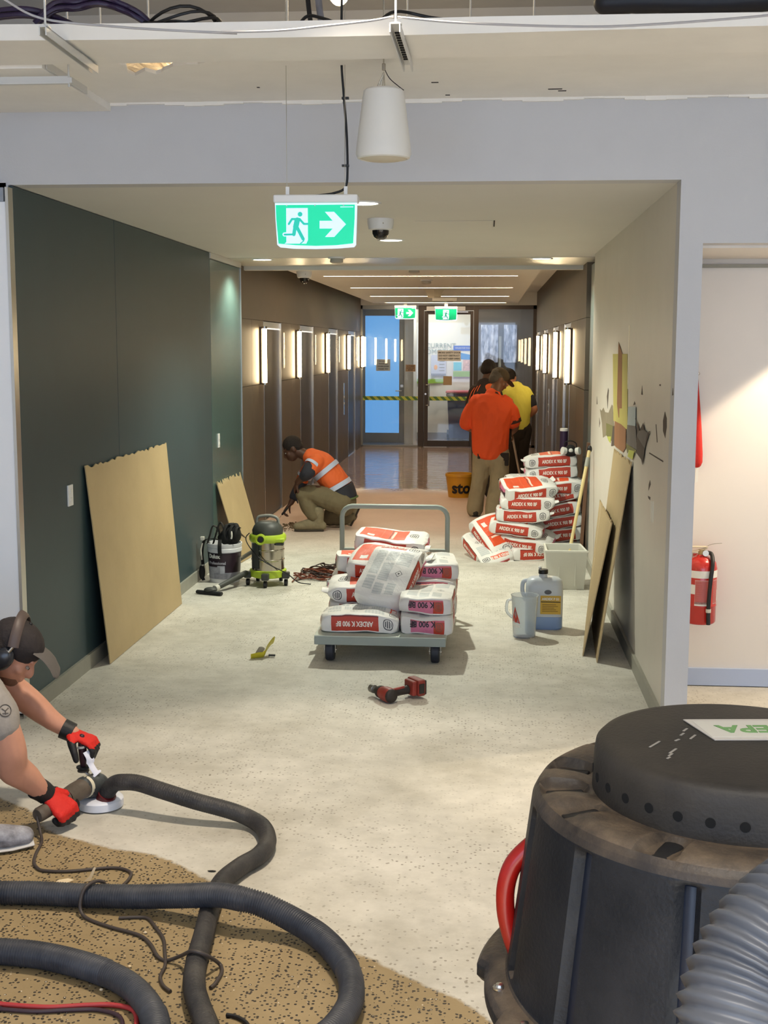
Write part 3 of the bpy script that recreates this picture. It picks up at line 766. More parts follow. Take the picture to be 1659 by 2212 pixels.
# ------------------------------------------------------------------ glazed end wall and the room behind it
YE = 22.63
M_PAPER = mat('paper', srgb(228, 226, 218), 0.7)
M_INK = mat('black_ink', srgb(34, 34, 36), 0.6)
M_BLUE = mat('backlit_blue_glass', srgb(116, 178, 240), 0.25, emit=0.62, ecol=srgb(108, 176, 246))
M_BROOM = mat('back_room_wall', srgb(226, 224, 214), 0.6)


def stripes_mat():
    m = bpy.data.materials.new('hazard_stripe'); m.use_nodes = True; nt = m.node_tree; b = nt.nodes['Principled BSDF']
    g = nt.nodes.new('ShaderNodeNewGeometry'); s_ = nt.nodes.new('ShaderNodeSeparateXYZ'); nt.links.new(g.outputs['Position'], s_.inputs[0])
    d = ngroup(nt, 'ADD', s_.outputs[0], s_.outputs[2])
    f = ngroup(nt, 'GREATER_THAN', ngroup(nt, 'FRACT', ngroup(nt, 'DIVIDE', d, 0.128)), 0.5)
    nt.links.new(mix(nt, f, srgb(196, 204, 84), srgb(84, 128, 66)), b.inputs['Base Color']); b.inputs['Roughness'].default_value = 0.5
    return m


M_STRIPE = stripes_mat()
W1 = MB().box((-2.30, YE, 0.0), (-2.235, YE + 0.06, 2.53)).box((-2.30, YE, 2.46), (-1.237, YE + 0.06, 2.53)).box((-2.27, YE, 0.0), (-1.237, YE + 0.06, 0.03))
w1 = struct(W1, 'window_1', M_ALU, bevel=0.003)
MB().box((-2.235, YE + 0.025, 0.03), (-1.237, YE + 0.033, 2.46)).build('pane', M_GLASS, w1)
MB().box((-2.24, YE + 0.021, 0.838), (-1.24, YE + 0.0245, 0.91)).build('hazard_strip', M_STRIPE, w1, label='green and yellow striped warning strip across the glass')
w2 = struct(MB().box((-0.25, YE, 0), (-0.165, YE + 0.08, 2.53)).box((-0.165, YE, 2.46), (0.86, YE + 0.06, 2.53)).box((-0.165, YE, 0), (0.86, YE + 0.06, 0.05)).box((0.80, YE, 0), (0.86, YE + 0.06, 2.53)), 'window_2', M_BROWNFR, bevel=0.003)
MB().box((-0.165, YE + 0.025, 0.05), (0.80, YE + 0.033, 2.46)).build('pane', M_GLASS, w2)
struct(MB().box((-2.45, YE - 0.02, 2.53), (1.05, YE + 0.1, 2.9)), 'wall_end', M_CEIL)
struct(MB().box((-1.237, YE - 0.01, 0), (-1.135, YE + 0.08, 2.53)), 'trim_6', M_BROWNFR, bevel=0.003)
dn = struct(MB().box((-1.13, YE, 0.01), (-1.06, YE + 0.05, 2.43)).box((-0.31, YE, 0.01), (-0.255, YE + 0.05, 2.43)).box((-1.06, YE, 2.37), (-0.31, YE + 0.05, 2.43)).box((-1.06, YE, 0.01), (-0.31, YE + 0.05, 0.115)), 'door_10', M_BROWNFR, bevel=0.003)
struct(MB().box((-1.135, YE, 2.44), (-0.25, YE + 0.06, 2.53)), 'trim_7', M_BROWNFR)
MB().box((-1.06, YE + 0.02, 0.115), (-0.31, YE + 0.028, 2.37)).build('pane', M_GLASS, dn)
MB().box((-1.06, YE + 0.015, 0.838), (-0.31, YE + 0.0195, 0.91)).build('hazard_strip', M_STRIPE, dn, label='green and yellow striped warning strip across the glass')
h = MB().tube([(-1.085, YE, 1.12), (-1.085, YE - 0.06, 1.12), (-1.04, YE - 0.062, 1.12)], 0.011, 8).tube([(-1.04, YE - 0.062, 1.13), (-1.04, YE - 0.062, 0.74)], 0.014, 10).tube([(-1.085, YE, 0.755), (-1.085, YE - 0.06, 0.755), (-1.04, YE - 0.062, 0.755)], 0.011, 8)
h.build('pull_handle', M_STEEL, dn, smooth=40)
MB().cyl((-1.10, YE - 0.012, 0.955), (-1.10, YE, 0.955), 0.018, n=12).build('lock', M_STEEL, dn)
MB().box((-1.09, YE - 0.06, 2.425), (-0.40, YE, 2.51)).build('door_closer', mat('silver_closer', srgb(170, 166, 160), 0.35, 0.6), dn, bevel=0.004)
MB().box((-0.72, YE - 0.09, 2.40), (-0.35, YE - 0.07, 2.42)).build('closer_arm', M_STEEL, dn)
for x in (-1.19, -0.21): MB().cyl((x, YE - 0.05, 0), (x, YE - 0.05, 0.02), 0.03, n=12).build('pivot', M_STEEL, dn)
# paper notices on the glass
def notice(label, x0, x1, z0, z1, y, m, lines, size, ink=M_INK, name='notice'):
    t = thing(name, label, 'notice', ((x0 + x1) / 2, y, (z0 + z1) / 2))
    MB().box((x0, y - 0.002, z0), (x1, y, z1)).build('sheet', m, t)
    for i, s_ in enumerate(lines):
        lettering(s_, size, ((x0 + x1) / 2, y - 0.003, z1 - (z1 - z0) * (i + 0.75) / (len(lines) + 0.5)), (1, 0, 0), (0, 0, 1), ink, t, bold=0.001, depth=0.0004)
    return t


notice('pale grey notice with three lines of capitals on the glass door', -0.89, -0.475, 1.545, 1.732, YE + 0.012, mat('grey_paper', srgb(232, 230, 226), 0.7), ['SMOKE SAFETY DOOR', 'DO NOT OBSTRUCT', 'DO NOT KEEP OPEN'], 0.040)
notice('small brown notice on the wall strip between blue door and door post', -1.462, -1.285, 1.355, 1.478, YE + 0.018, mat('brown_paper', srgb(150, 124, 100), 0.7), ['AUTHORISED', 'ACCESS ONLY', 'BEYOND'], 0.022)
notice('plain tan square notice on the glass door above the handle', -0.785, -0.63, 1.115, 1.275, YE + 0.012, mat('tan_paper', srgb(176, 150, 116), 0.7), [], 0.02)
# back room
struct(MB().box((-3.3, 24.6, 0), (-0.19, 24.7, 2.8)).box((-1.45, 23.36, 0), (-1.36, 24.6, 2.8)), 'wall_back_room', M_BROOM)
struct(MB().box((-0.19, 24.6, 0), (1.6, 24.7, 2.8)).box((1.2, 22.7, 0), (1.3, 24.7, 2.8)).box((-3.4, 22.7, 0), (-3.3, 24.7, 2.8)), 'wall_dark_room', mat('dark_wall', srgb(112, 104, 94), 0.7))
struct(MB().box((-3.4, 22.6, 2.76), (1.6, 24.8, 2.85)), 'ceiling_back_room', M_BROOM)
struct(MB().box((-1.36, 24.58, 0.0), (-0.19, 24.6, 0.13)), 'baseboard_back_room', M_ALU)
lamp('back_room_light', 'AREA', (-1.1, 23.7, 2.7), 26, (1.0, 0.98, 0.92), (0, 0, 0), shape='RECTANGLE', size=0.9, size_y=0.9)
bd = MB().box((-2.33, 23.30, 0.02), (-2.255, 23.35, 2.50)).box((-1.625, 23.30, 0.02), (-1.53, 23.35, 2.50)).box((-2.255, 23.30, 2.36), (-1.625, 23.35, 2.50)).box((-2.255, 23.30, 0.02), (-1.625, 23.35, 0.205))
bd = struct(bd, 'door_11', M_ALU, bevel=0.003)
MB().box((-2.255, 23.32, 0.205), (-1.625, 23.335, 2.36)).build('pane', M_BLUE, bd)
MB().tube([(-1.575, 23.30, 0.985), (-1.575, 23.26, 0.985), (-1.69, 23.255, 0.985)], 0.011, 8).build('lever_handle', M_STEEL, bd, smooth=50)
MB().box((-1.60, 23.296, 1.05), (-1.55, 23.30, 1.10)).build('lock', M_STEEL, bd)
struct(MB().box((-1.53, 23.30, 0), (-1.36, 23.36, 2.76)).box((-3.3, 23.30, 2.5), (-1.53, 23.36, 2.76)).box((-3.3, 23.30, 0), (-2.33, 23.36, 2.5)), 'wall_door_surround', M_BROOM)
notice('grey paper notice taped on the blue glass door', -2.055, -1.79, 1.35, 1.565, 23.316, mat('printed_paper', srgb(214, 214, 206), 0.7), ['NO ENTRY', 'PLEASE USE', 'OTHER DOOR', 'THANK YOU'], 0.032)
lettering('CURRENT', 0.13, (-0.905, 24.585, 1.815), (1, 0, 0), (0, 0, 1), mat('sage_letters', srgb(150, 164, 156), 0.6), None, 'wall_lettering')
lettering('PROMOTION', 0.135, (-0.945, 24.585, 1.70), (1, 0, 0), (0, 0, 1), MATS['sage_letters'], None, 'wall_lettering')
for o in [q for q in bpy.data.objects if q.name.startswith('wall_lettering')]:
    tag(o, 'pale green wall letters reading %s behind the glass door' % ('CURRENT' if o.name == 'wall_lettering' else 'PROMOTION'), 'lettering')
t = thing('poster', 'tall blue and green poster with coloured products behind the glass door', 'poster', (-0.48, 24.58, 1.5))
MB().box((-0.66, 24.575, 1.22), (-0.30, 24.58, 1.82)).build('sheet', M_PAPER, t)
MB().box((-0.66, 24.57, 1.72), (-0.30, 24.575, 1.82)).build('headline_band', mat('poster_blue', srgb(60, 96, 190), 0.5), t)
MB().prism([(0, 0), (0.36, -0.05), (0.36, 0.06), (0, 0.13)], (-0.66, 24.574, 1.58), (1, 0, 0), (0, 0, 1), (0, -0.003, 0)).build('wave', mat('poster_mid_blue', srgb(80, 150, 215), 0.5), t)
MB().box((-0.655, 24.57, 1.34), (-0.50, 24.574, 1.50)).build('picture', mat('poster_cyan', srgb(110, 200, 220), 0.5), t)
MB().box((-0.47, 24.57, 1.34), (-0.31, 24.574, 1.55)).build('picture', mat('poster_pink', srgb(222, 186, 176), 0.5, var=0.3, vscale=20), t)
MB().box((-0.66, 24.57, 1.22), (-0.30, 24.574, 1.325)).build('footer', mat('poster_green', srgb(150, 190, 70), 0.5), t)
lettering('SMILES FOR YOU', 0.038, (-0.48, 24.569, 1.772), (1, 0, 0), (0, 0, 1), M_PAPER, t, depth=0.0004)
t = thing('poster', 'small pale blue poster with an orange picture behind the glass door', 'poster', (-0.95, 24.58, 1.42))
MB().box((-1.09, 24.575, 1.24), (-0.80, 24.58, 1.64)).build('sheet', mat('poster_lilac', srgb(196, 200, 216), 0.5), t)
MB().ell((-1.0, 24.573, 1.40), (0.035, 0.003, 0.05)).build('picture', mat('poster_orange', srgb(230, 170, 90), 0.5), t)
for k in range(4): MB().box((-0.93, 24.572, 1.33 + 0.06 * k), (-0.83, 24.574, 1.345 + 0.06 * k)).build('text_line', M_ALU, t)
MB().box((-1.09, 24.57, 1.24), (-0.80, 24.574, 1.28)).build('footer', mat('grey_footer', srgb(140, 140, 150), 0.5), t)
o = MB().box((-1.36, 24.57, 1.09), (-0.84, 24.58, 1.175)).build('banner', mat('poster_green', (0, 0, 0, 1)), None); tag(o, 'narrow green banner strip low on the wall behind the glass door', 'banner')
# wheelie bin behind the door
t = thing('wheelie_bin', 'dark blue wheelie bin with pink lid behind the glass door', 'bin', (-0.50, 24.2, 0))
M_BIN = mat('navy_bin', srgb(52, 58, 92), 0.45)
bn = MB(); bn.rings([[(-0.50 + sx * wx, 24.15 + sy * wy, z) for sx, sy in ((-1, -1), (1, -1), (1, 1), (-1, 1))] for wx, wy, z in ((0.21, 0.2, 0.06), (0.25, 0.26, 0.86), (0.27, 0.28, 0.87), (0.27, 0.28, 0.92))])
bn.build('body', M_BIN, t, bevel=0.015)
MB().box((-0.78, 23.86, 0.925), (-0.22, 24.44, 0.965)).build('lid', mat('pink_lid', srgb(196, 96, 110), 0.45), t, bevel=0.012)
for x in (-0.74, -0.26): MB().cyl((x - 0.025, 24.38, 0.1), (x + 0.025, 24.38, 0.1), 0.1, n=20).build('wheel', M_BLACK, t, smooth=40)
# blue windows with hanging plastic beyond the right pane
for i, (x0, x1) in enumerate(((-0.13, 0.20), (0.31, 0.56))):
    t = thing('plastic_sheet', ['wide', 'narrow'][i] + ' hanging bluish plastic sheet beyond the right glass pane', 'plastic sheet', ((x0 + x1) / 2, 24.5, 1.5))
    nx, nz = 26, 18; vs = []; fs = []
    for j in range(nz):
        for k in range(nx):
            x = x0 + (x1 - x0) * k / (nx - 1); z = 1.5 + 0.72 * j / (nz - 1)
            vs.append((x, 24.5 + 0.05 * noise.noise(Vector((x * 14, z * 2, i))) + 0.02 * noise.noise(Vector((x * 40, z * 6, i))), z))
    for j in range(nz - 1):
        for k in range(nx - 1): fs.append((j * nx + k, j * nx + k + 1, (j + 1) * nx + k + 1, (j + 1) * nx + k))
    m = MB(); m._add(vs, fs)
    m.build('film', mat('blue_film', srgb(150, 165, 205), 0.25, col2=srgb(226, 232, 246), vscale=9, var=0.6, stretch=(2.2, 1, 0.6), emit=0.0), t, fixn=False, smooth=180)
o = MB().box((0.215, 24.45, 0.6), (0.265, 24.5, 2.0)).build('door_post', M_SKIRT); tag(o, 'pale upright post between the two plastic sheets', 'post')
lamp('dark_room_light', 'AREA', (0.35, 23.6, 2.7), 12, (0.8, 0.88, 1.0), (0, 0, 0), size=0.5)

# ------------------------------------------------------------------ things fixed to the walls
def plate(label, x, y, z, w, h, s, name='switch_plate', cat='switch', rocker=True):
    t = thing(name, label, cat, (x, y, z))
    MB().box((min(x, x + s * 0.009), y - w / 2, z - h / 2), (max(x, x + s * 0.009), y + w / 2, z + h / 2)).build('plate', M_WHITEPL, t, bevel=0.002)
    if rocker:
        for k in (-1, 1):
            MB().box((min(x + s * 0.008, x + s * 0.013), y - w / 6, z + k * h * 0.2 - h * 0.09), (max(x + s * 0.008, x + s * 0.013), y + w / 6, z + k * h * 0.2 + h * 0.09)).build('rocker', M_PAPER, t)
    return t


plate('white wall plate on the teal wall left of the big leaning board', XL, 6.487, 1.008, 0.075, 0.112, 1)
plate('narrow white wall plate on the far teal panel above the small board', XL, 10.23, 1.024, 0.05, 0.115, 1)
plate('small white plate at the edge of the first left lobby pier', -2.27, 11.5, 1.12, 0.05, 0.1, 1, rocker=False)
M_LED = mat('indicator_light', srgb(255, 236, 190), 0.4, emit=1.2)
for i, y in enumerate((13.98, 16.58, 19.25, 21.85)):
    t = thing('lift_indicator', 'lift indicator plate on the left lobby wall, %s from the teal panels' % ordn[i], 'lift indicator', (-2.27, y, 1.75), 'lift indicators')
    MB().box((-2.27, y - 0.045, 1.56), (-2.262, y + 0.045, 1.95)).build('plate', M_STEEL, t)
    for z in (1.60, 1.76, 1.84): MB().box((-2.262, y - 0.02, z), (-2.259, y + 0.02, z + 0.06)).build('light', M_LED, t)
for i, (x, y, s_) in enumerate(((-2.27, 19.9, 1), (0.86, 17.6, -1))):
    t = thing('call_panel', ['lift call button panel on the left lobby wall', 'lift call button panel on the right lobby wall'][i], 'call panel', (x, y, 0.95))
    MB().box((min(x, x + s_ * 0.008), y - 0.05, 0.72), (max(x, x + s_ * 0.008), y + 0.05, 1.22)).build('plate', M_STEEL, t)
    for z in (0.9, 1.0): MB().cyl((x + s_ * 0.008, y, z), (x + s_ * 0.014, y, z), 0.018, n=12).build('button', M_WHITEPL, t)
# torn paint and plaster on the white right wall (flat wear with a shape of its own)
def wallpatch(poly, m, par, name='torn_patch', d=0.0015, off=0.0):
    """poly in (y, z) on the corridor side of the right wall."""
    return MB().prism(poly, (XR - off, 0, 0), (0, 1, 0), (0, 0, 1), (-d, 0, 0)).build(name, m, par)


wr = bpy.data.objects['wall_corridor_right']
M_P1 = mat('brown_board', srgb(150, 104, 70), 0.7, var=0.08, stretch=(1, 1, 0.2)); M_P2 = mat('grey_board', srgb(112, 104, 100), 0.75, var=0.1); M_P3 = mat('yellow_foam', srgb(196, 184, 104), 0.6, var=0.05)
M_P4 = mat('taupe_board', srgb(140, 128, 106), 0.75, var=0.1); M_P5 = mat('pale_blue_card', srgb(170, 184, 188), 0.5); M_P6 = mat('dark_board', srgb(84, 72, 64), 0.8, var=0.1); M_P7 = mat('olive_board', srgb(120, 116, 70), 0.7, var=0.1); M_P8 = mat('lime_foam', srgb(186, 190, 90), 0.6)
TORN = [
    ('M_P4', [(9.562, 1.339), (9.432, 1.33), (9.278, 1.362), (9.142, 1.336), (8.892, 1.344), (8.672, 1.411), (8.608, 1.408), (8.47, 1.277), (8.513, 1.209), (8.827, 1.187), (9.028, 1.175), (9.266, 1.143), (9.373, 1.243)]),
    ('M_P7', [(9.029, 1.264), (8.51, 1.275), (8.522, 1.164), (8.823, 1.171), (9.006, 1.179)]),
    ('M_P8', [(8.936, 1.175), (8.656, 1.195), (8.686, 1.147), (8.818, 1.154)]),
    ('M_P6', [(8.539, 1.273), (8.411, 1.281), (8.398, 1.157), (8.618, 1.132), (8.589, 1.183)]),
    ('M_P3', [(8.659, 1.754), (7.769, 1.759), (7.654, 1.306), (8.5, 1.312)]),
    ('M_P1b', [(8.304, 1.834), (8.062, 1.758), (7.992, 1.418), (8.137, 1.411), (8.14, 1.352), (8.177, 1.35), (8.294, 1.434)]),
    ('M_P1', [(8.412, 1.315), (8.003, 1.318), (7.72, 1.306), (7.708, 1.192), (7.853, 1.154), (8.278, 1.152), (8.398, 1.157)]),
    ('M_P2', [(7.645, 1.336), (7.229, 1.355), (7.125, 1.225), (7.666, 1.223)]),
    ('M_P5', [(7.624, 1.446), (7.242, 1.464), (7.229, 1.355), (7.635, 1.337)]),
    ('M_P6b', [(7.24, 1.399), (7.087, 1.364), (7.026, 1.341), (6.875, 1.393), (6.815, 1.361), (6.66, 1.355), (6.578, 1.37), (6.677, 1.322), (6.766, 1.267), (6.848, 1.169), (6.907, 1.193), (7.135, 1.21), (7.148, 1.356)]),
    ('M_P2b', [(7.13, 1.306), (7.053, 1.339), (6.815, 1.36), (6.66, 1.355), (6.715, 1.32), (6.766, 1.264)]),
    ('M_P7b', [(7.666, 1.223), (7.125, 1.225), (7.192, 1.206), (7.495, 1.191), (7.586, 1.169)]),
    ('M_P8b', [(7.497, 1.198), (7.224, 1.213), (7.3, 1.158), (7.55, 1.154)]),
    ('hole', [(6.101, 1.495), (6.033, 1.467), (6.024, 1.427), (6.062, 1.37), (6.142, 1.399), (6.153, 1.448)]),
    ('sl1', [(6.624, 1.255), (6.099, 1.258), (6.108, 1.251), (6.635, 1.249)]),
    ('sl2', [(6.41, 1.415), (6.392, 1.416), (6.327, 1.33), (6.349, 1.328)]),
    ('s3', [(7.018, 1.591), (6.978, 1.541), (7.046, 1.54)]),
    ('s4', [(7.352, 1.491), (7.304, 1.475), (7.407, 1.465)]),
    ('s5', [(8.961, 1.515), (8.913, 1.5), (8.967, 1.37), (9.035, 1.453)]),
    ('s6', [(9.85, 1.421), (9.79, 1.363), (9.855, 1.36)]),
    ('s7', [(9.594, 1.271), (9.532, 1.234), (9.584, 1.198)]),
    ('s8', [(6.566, 1.116), (6.537, 1.097), (6.614, 1.057), (6.609, 1.089)]),
    ('s9', [(6.632, 1.026), (6.534, 1.031), (6.542, 1.014), (6.605, 1.016)]),
    ('w1', [(6.517, 1.011), (6.47, 1.017), (6.456, 0.909), (6.497, 0.928)]),
    ('w2', [(6.447, 1.02), (6.401, 1.025), (6.387, 0.915), (6.423, 0.92)]),
    ('s10', [(6.322, 1.618), (6.278, 1.62), (6.276, 1.611), (6.32, 1.611)]),
    ('s11', [(5.869, 1.615), (5.847, 1.583), (5.88, 1.58)]),
]

for i, (k, poly) in enumerate(TORN):
    key = k.rstrip('b')
    m = MATS.get({'M_P1': 'brown_board', 'M_P2': 'grey_board', 'M_P3': 'yellow_foam', 'M_P4': 'taupe_board', 'M_P5': 'pale_blue_card', 'M_P6': 'dark_board', 'M_P7': 'olive_board', 'M_P8': 'lime_foam', 'w1': 'paper', 'w2': 'paper'}.get(key, 'dark_board'))
    wallpatch(poly, m, wr, 'torn_patch' if k.startswith('M_') else 'scuff', 0.0012, 0.0012 * (i if k.startswith('M_') else 0) * 0.6)
wallpatch([(7.73, 1.93), (7.70, 1.93), (7.69, 1.55), (7.72, 1.55)], mat('light_reveal', srgb(236, 226, 196), 0.3), wr, 'metal_strip', 0.004)


# ------------------------------------------------------------------ powder bags
C_BAG = srgb(232, 229, 224); C_OR = srgb(226, 82, 38); C_RED = srgb(190, 62, 40); C_PINK = srgb(214, 120, 150); C_INK = srgb(58, 58, 62); C_GREY = srgb(186, 190, 190)


def print_mat(name, base, shapes, rough=0.5):
    m = bpy.data.materials.new(name); m.use_nodes = True; nt = m.node_tree; b = nt.nodes['Principled BSDF']
    b.inputs['Roughness'].default_value = rough
    uv = nt.nodes.new('ShaderNodeUVMap'); sp = nt.nodes.new('ShaderNodeSeparateXYZ'); nt.links.new(uv.outputs[0], sp.inputs[0])
    u, v = sp.outputs[0], sp.outputs[1]
    tc = nt.nodes.new('ShaderNodeTexCoord')
    nz = tex(nt, 'Noise', tc.outputs['Object'], Scale=7, Detail=4)
    col = base
    def rect(u0, v0, u1, v1):
        a = ngroup(nt, 'MULTIPLY', ngroup(nt, 'GREATER_THAN', u, u0), ngroup(nt, 'LESS_THAN', u, u1))
        return ngroup(nt, 'MULTIPLY', a, ngroup(nt, 'MULTIPLY', ngroup(nt, 'GREATER_THAN', v, v0), ngroup(nt, 'LESS_THAN', v, v1)))
    def ellr(cu, cv, ru, rv):
        a = ngroup(nt, 'DIVIDE', ngroup(nt, 'SUBTRACT', u, cu), ru); c = ngroup(nt, 'DIVIDE', ngroup(nt, 'SUBTRACT', v, cv), rv)
        return ngroup(nt, 'ADD', ngroup(nt, 'POWER', ngroup(nt, 'ABSOLUTE', a), 2.6), ngroup(nt, 'POWER', ngroup(nt, 'ABSOLUTE', c), 2.6))
    for s_ in shapes:
        if s_[0] == 'rect': f = rect(*s_[1:5])
        elif s_[0] == 'logo':      # rounded badge: rim and bars
            r = ellr(*s_[1:5])
            rim = ngroup(nt, 'MULTIPLY', ngroup(nt, 'LESS_THAN', r, 1.0), ngroup(nt, 'GREATER_THAN', r, 0.62))
            ax = u if s_[6] == 'u' else v; c0 = s_[1] if s_[6] == 'u' else s_[2]; rr_ = s_[3] if s_[6] == 'u' else s_[4]
            st = ngroup(nt, 'GREATER_THAN', ngroup(nt, 'FRACT', ngroup(nt, 'MULTIPLY', ax, 2.6 / rr_)), 0.45)
            f = ngroup(nt, 'MAXIMUM', rim, ngroup(nt, 'MULTIPLY', ngroup(nt, 'LESS_THAN', r, 0.36), st))
        elif s_[0] == 'text':      # block of unreadably small print: rows of broken lines
            ax, cr = (u, v) if s_[7] == 'u' else (v, u)
            rows = ngroup(nt, 'GREATER_THAN', ngroup(nt, 'FRACT', ngroup(nt, 'MULTIPLY', ax, s_[6])), 0.35)
            f = ngroup(nt, 'MULTIPLY', rect(*s_[1:5]), ngroup(nt, 'ADD', ngroup(nt, 'MULTIPLY', rows, 0.35), 0.5))
        elif s_[0] == 'diamond':
            a = ngroup(nt, 'ADD', ngroup(nt, 'ABSOLUTE', ngroup(nt, 'DIVIDE', ngroup(nt, 'SUBTRACT', u, s_[1]), s_[3])), ngroup(nt, 'ABSOLUTE', ngroup(nt, 'DIVIDE', ngroup(nt, 'SUBTRACT', v, s_[2]), s_[4])))
            f = ngroup(nt, 'MULTIPLY', ngroup(nt, 'LESS_THAN', a, 1.0), ngroup(nt, 'MAXIMUM', ngroup(nt, 'GREATER_THAN', a, 0.82), ngroup(nt, 'LESS_THAN', a, 0.3)))
        col = mix(nt, f, col, s_[5])
    wr_ = ramp(nt, nz.outputs['Fac'], [(0.3, 0.90), (0.6, 1.0)])
    n = nt.nodes.new('ShaderNodeMix'); n.data_type = 'RGBA'; n.blend_type = 'MULTIPLY'; n.inputs[0].default_value = 1
    nt.links.new(col, n.inputs[6]) if not isinstance(col, tuple) else None
    if isinstance(col, tuple): n.inputs[6].default_value = col
    nt.links.new(wr_, n.inputs[7]); nt.links.new(n.outputs[2], b.inputs['Base Color'])
    nz2 = tex(nt, 'Noise', tc.outputs['Object'], Scale=22, Detail=5, Roughness=0.6, Distortion=0.6)
    bp = nt.nodes.new('ShaderNodeBump'); bp.inputs['Strength'].default_value = 0.45; bp.inputs['Distance'].default_value = 0.008
    nt.links.new(nz2.outputs['Fac'], bp.inputs['Height']); nt.links.new(bp.outputs[0], b.inputs['Normal'])
    return m


BAGM = [
    print_mat('bag_front_print', C_BAG, [('rect', 0.07, 0.13, 0.70, 0.88, C_OR), ('rect', 0.475, 0.13, 0.485, 0.88, C_INK), ('rect', 0.50, 0.2, 0.535, 0.80, srgb(240, 214, 196)), ('rect', 0.36, 0.13, 0.366, 0.88, srgb(240, 120, 80)), ('rect', 0.22, 0.13, 0.224, 0.88, srgb(240, 120, 80)), ('rect', 0.17, 0.2, 0.27, 0.33, C_BAG), ('logo', 0.80, 0.5, 0.062, 0.17, C_INK, 'u')]),
    print_mat('bag_back_print', C_BAG, [('rect', 0.86, 0.12, 0.94, 0.68, C_OR), ('logo', 0.91, 0.83, 0.05, 0.11, C_INK, 'v'), ('text', 0.36, 0.13, 0.80, 0.33, C_GREY, 34, 'u'), ('text', 0.28, 0.37, 0.58, 0.58, C_GREY, 30, 'u'), ('text', 0.62, 0.37, 0.80, 0.58, C_GREY, 30, 'u'), ('text', 0.12, 0.13, 0.33, 0.33, C_GREY, 22, 'u'), ('text', 0.56, 0.62, 0.80, 0.9, C_GREY, 24, 'u'), ('text', 0.08, 0.62, 0.26, 0.80, C_GREY, 22, 'u'), ('text', 0.07, 0.37, 0.24, 0.56, C_GREY, 26, 'u'), ('diamond', 0.42, 0.76, 0.05, 0.075, C_INK)]),
    print_mat('bag_side_print', C_BAG, [('rect', 0.15, 0.04, 0.74, 0.93, C_RED), ('rect', 0.15, 0.04, 0.74, 0.12, srgb(120, 36, 26)), ('logo', 0.86, 0.48, 0.062, 0.34, C_INK, 'u')]),
    print_mat('bag_end_print', srgb(222, 218, 214), [('rect', 0.16, 0.10, 0.80, 0.92, C_PINK), ('rect', 0.16, 0.10, 0.36, 0.92, C_RED), ('rect', 0.16, 0.1, 0.80, 0.2, srgb(200, 96, 110)), ('logo', 0.26, 0.5, 0.07, 0.28, srgb(120, 80, 60), 'u'), ('text', 0.70, 0.15, 0.80, 0.6, C_INK, 40, 'u')]),
]
M_BAGTXT = mat('bag_white_ink', srgb(244, 232, 222), 0.5); M_BAGINK = mat('bag_black_ink', srgb(46, 34, 40), 0.5)


def bag_mesh(seed, L=0.47, W=0.31, T=0.112, plump=0.0):
    rnd = random.Random(seed)
    nx, ny, nz = 18, 12, 5
    so = Vector((seed * 3.7, seed * 1.3, seed * 2.1))
    c0 = [rnd.uniform(-1, 1) for _ in range(8)]
    def pos(u, v, w):
        r = 1 - 0.055 * abs(u) ** 8 * abs(v) ** 3
        x = L / 2 * u * r * (1 - 0.03 * w * w * abs(u) ** 4); y = W / 2 * v * r * (1 - 0.035 * w * w)
        th = (1 - 0.20 * abs(u) ** 5) * (1 - 0.13 * abs(v) ** 7) + plump * (1 - u * u) * (1 - v * v)
        if u > 0.55: th *= 1 - 0.55 * ((u - 0.55) / 0.45) ** 2 * (0.6 + 0.4 * c0[0])   # filled end is pinched
        z = T / 2 * w * th
        p = Vector((x, y, z))
        n1 = noise.noise(p * 7 + so); n2 = noise.noise(p * 19 + so)
        a = 0.55 if abs(v) > 0.97 and abs(u) < 0.8 else 1.0
        e = 1.0 + 1.6 * max(0, u - 0.6)
        p.z += 0.014 * c0[1] * (u * u - 0.3) + 0.008 * c0[2] * u * v
        p += Vector((0.006 * n2 * e, 0.006 * n1 * a + 0.003 * n2 * a, 0.013 * n1 * (w if abs(w) > 0.5 else 0.4) + 0.005 * n2 * e))
        return p
    m = MB(); G = lambda n: [-1 + 2 * i / n for i in range(n + 1)]
    def face(fn, na, nb, mi, flip, uvf):
        A, B = G(na), G(nb); vs = [fn(a, b) for b in B for a in A]; fs = []; uvs = []
        for j in range(nb):
            for i in range(na):
                q = [(i, j), (i + 1, j), (i + 1, j + 1), (i, j + 1)]
                if flip: q = q[::-1]
                fs.append(tuple(jj * (na + 1) + ii for ii, jj in q)); uvs.append([uvf((A[ii] + 1) / 2, (B[jj] + 1) / 2) for ii, jj in q])
        m.mi = mi; m._add(vs, fs, uvs)
    face(lambda u, v: pos(u, v, 1), nx, ny, 0, False, lambda a, b: (a, b))
    face(lambda u, v: pos(u, v, -1), nx, ny, 1, True, lambda a, b: (a, b))
    face(lambda u, w: pos(u, -1, w), nx, nz, 2, False, lambda a, b: (a, b))
    face(lambda u, w: pos(u, 1, w), nx, nz, 2, True, lambda a, b: (a, b))
    face(lambda v, w: pos(-1, v, w), ny, nz, 3, True, lambda a, b: (1 - a, b))
    face(lambda v, w: pos(1, v, w), ny, nz, 3, False, lambda a, b: (a, b))
    me = m.mesh('bag_skin'); bm = bmesh.new(); bm.from_mesh(me); bmesh.ops.remove_doubles(bm, verts=bm.verts, dist=0.0004); bm.to_mesh(me); bm.free()
    me.polygons.foreach_set('use_smooth', [True] * len(me.polygons)); me.set_sharp_from_angle(angle=R(55))
    for q in BAGM: me.materials.append(q)
    return me


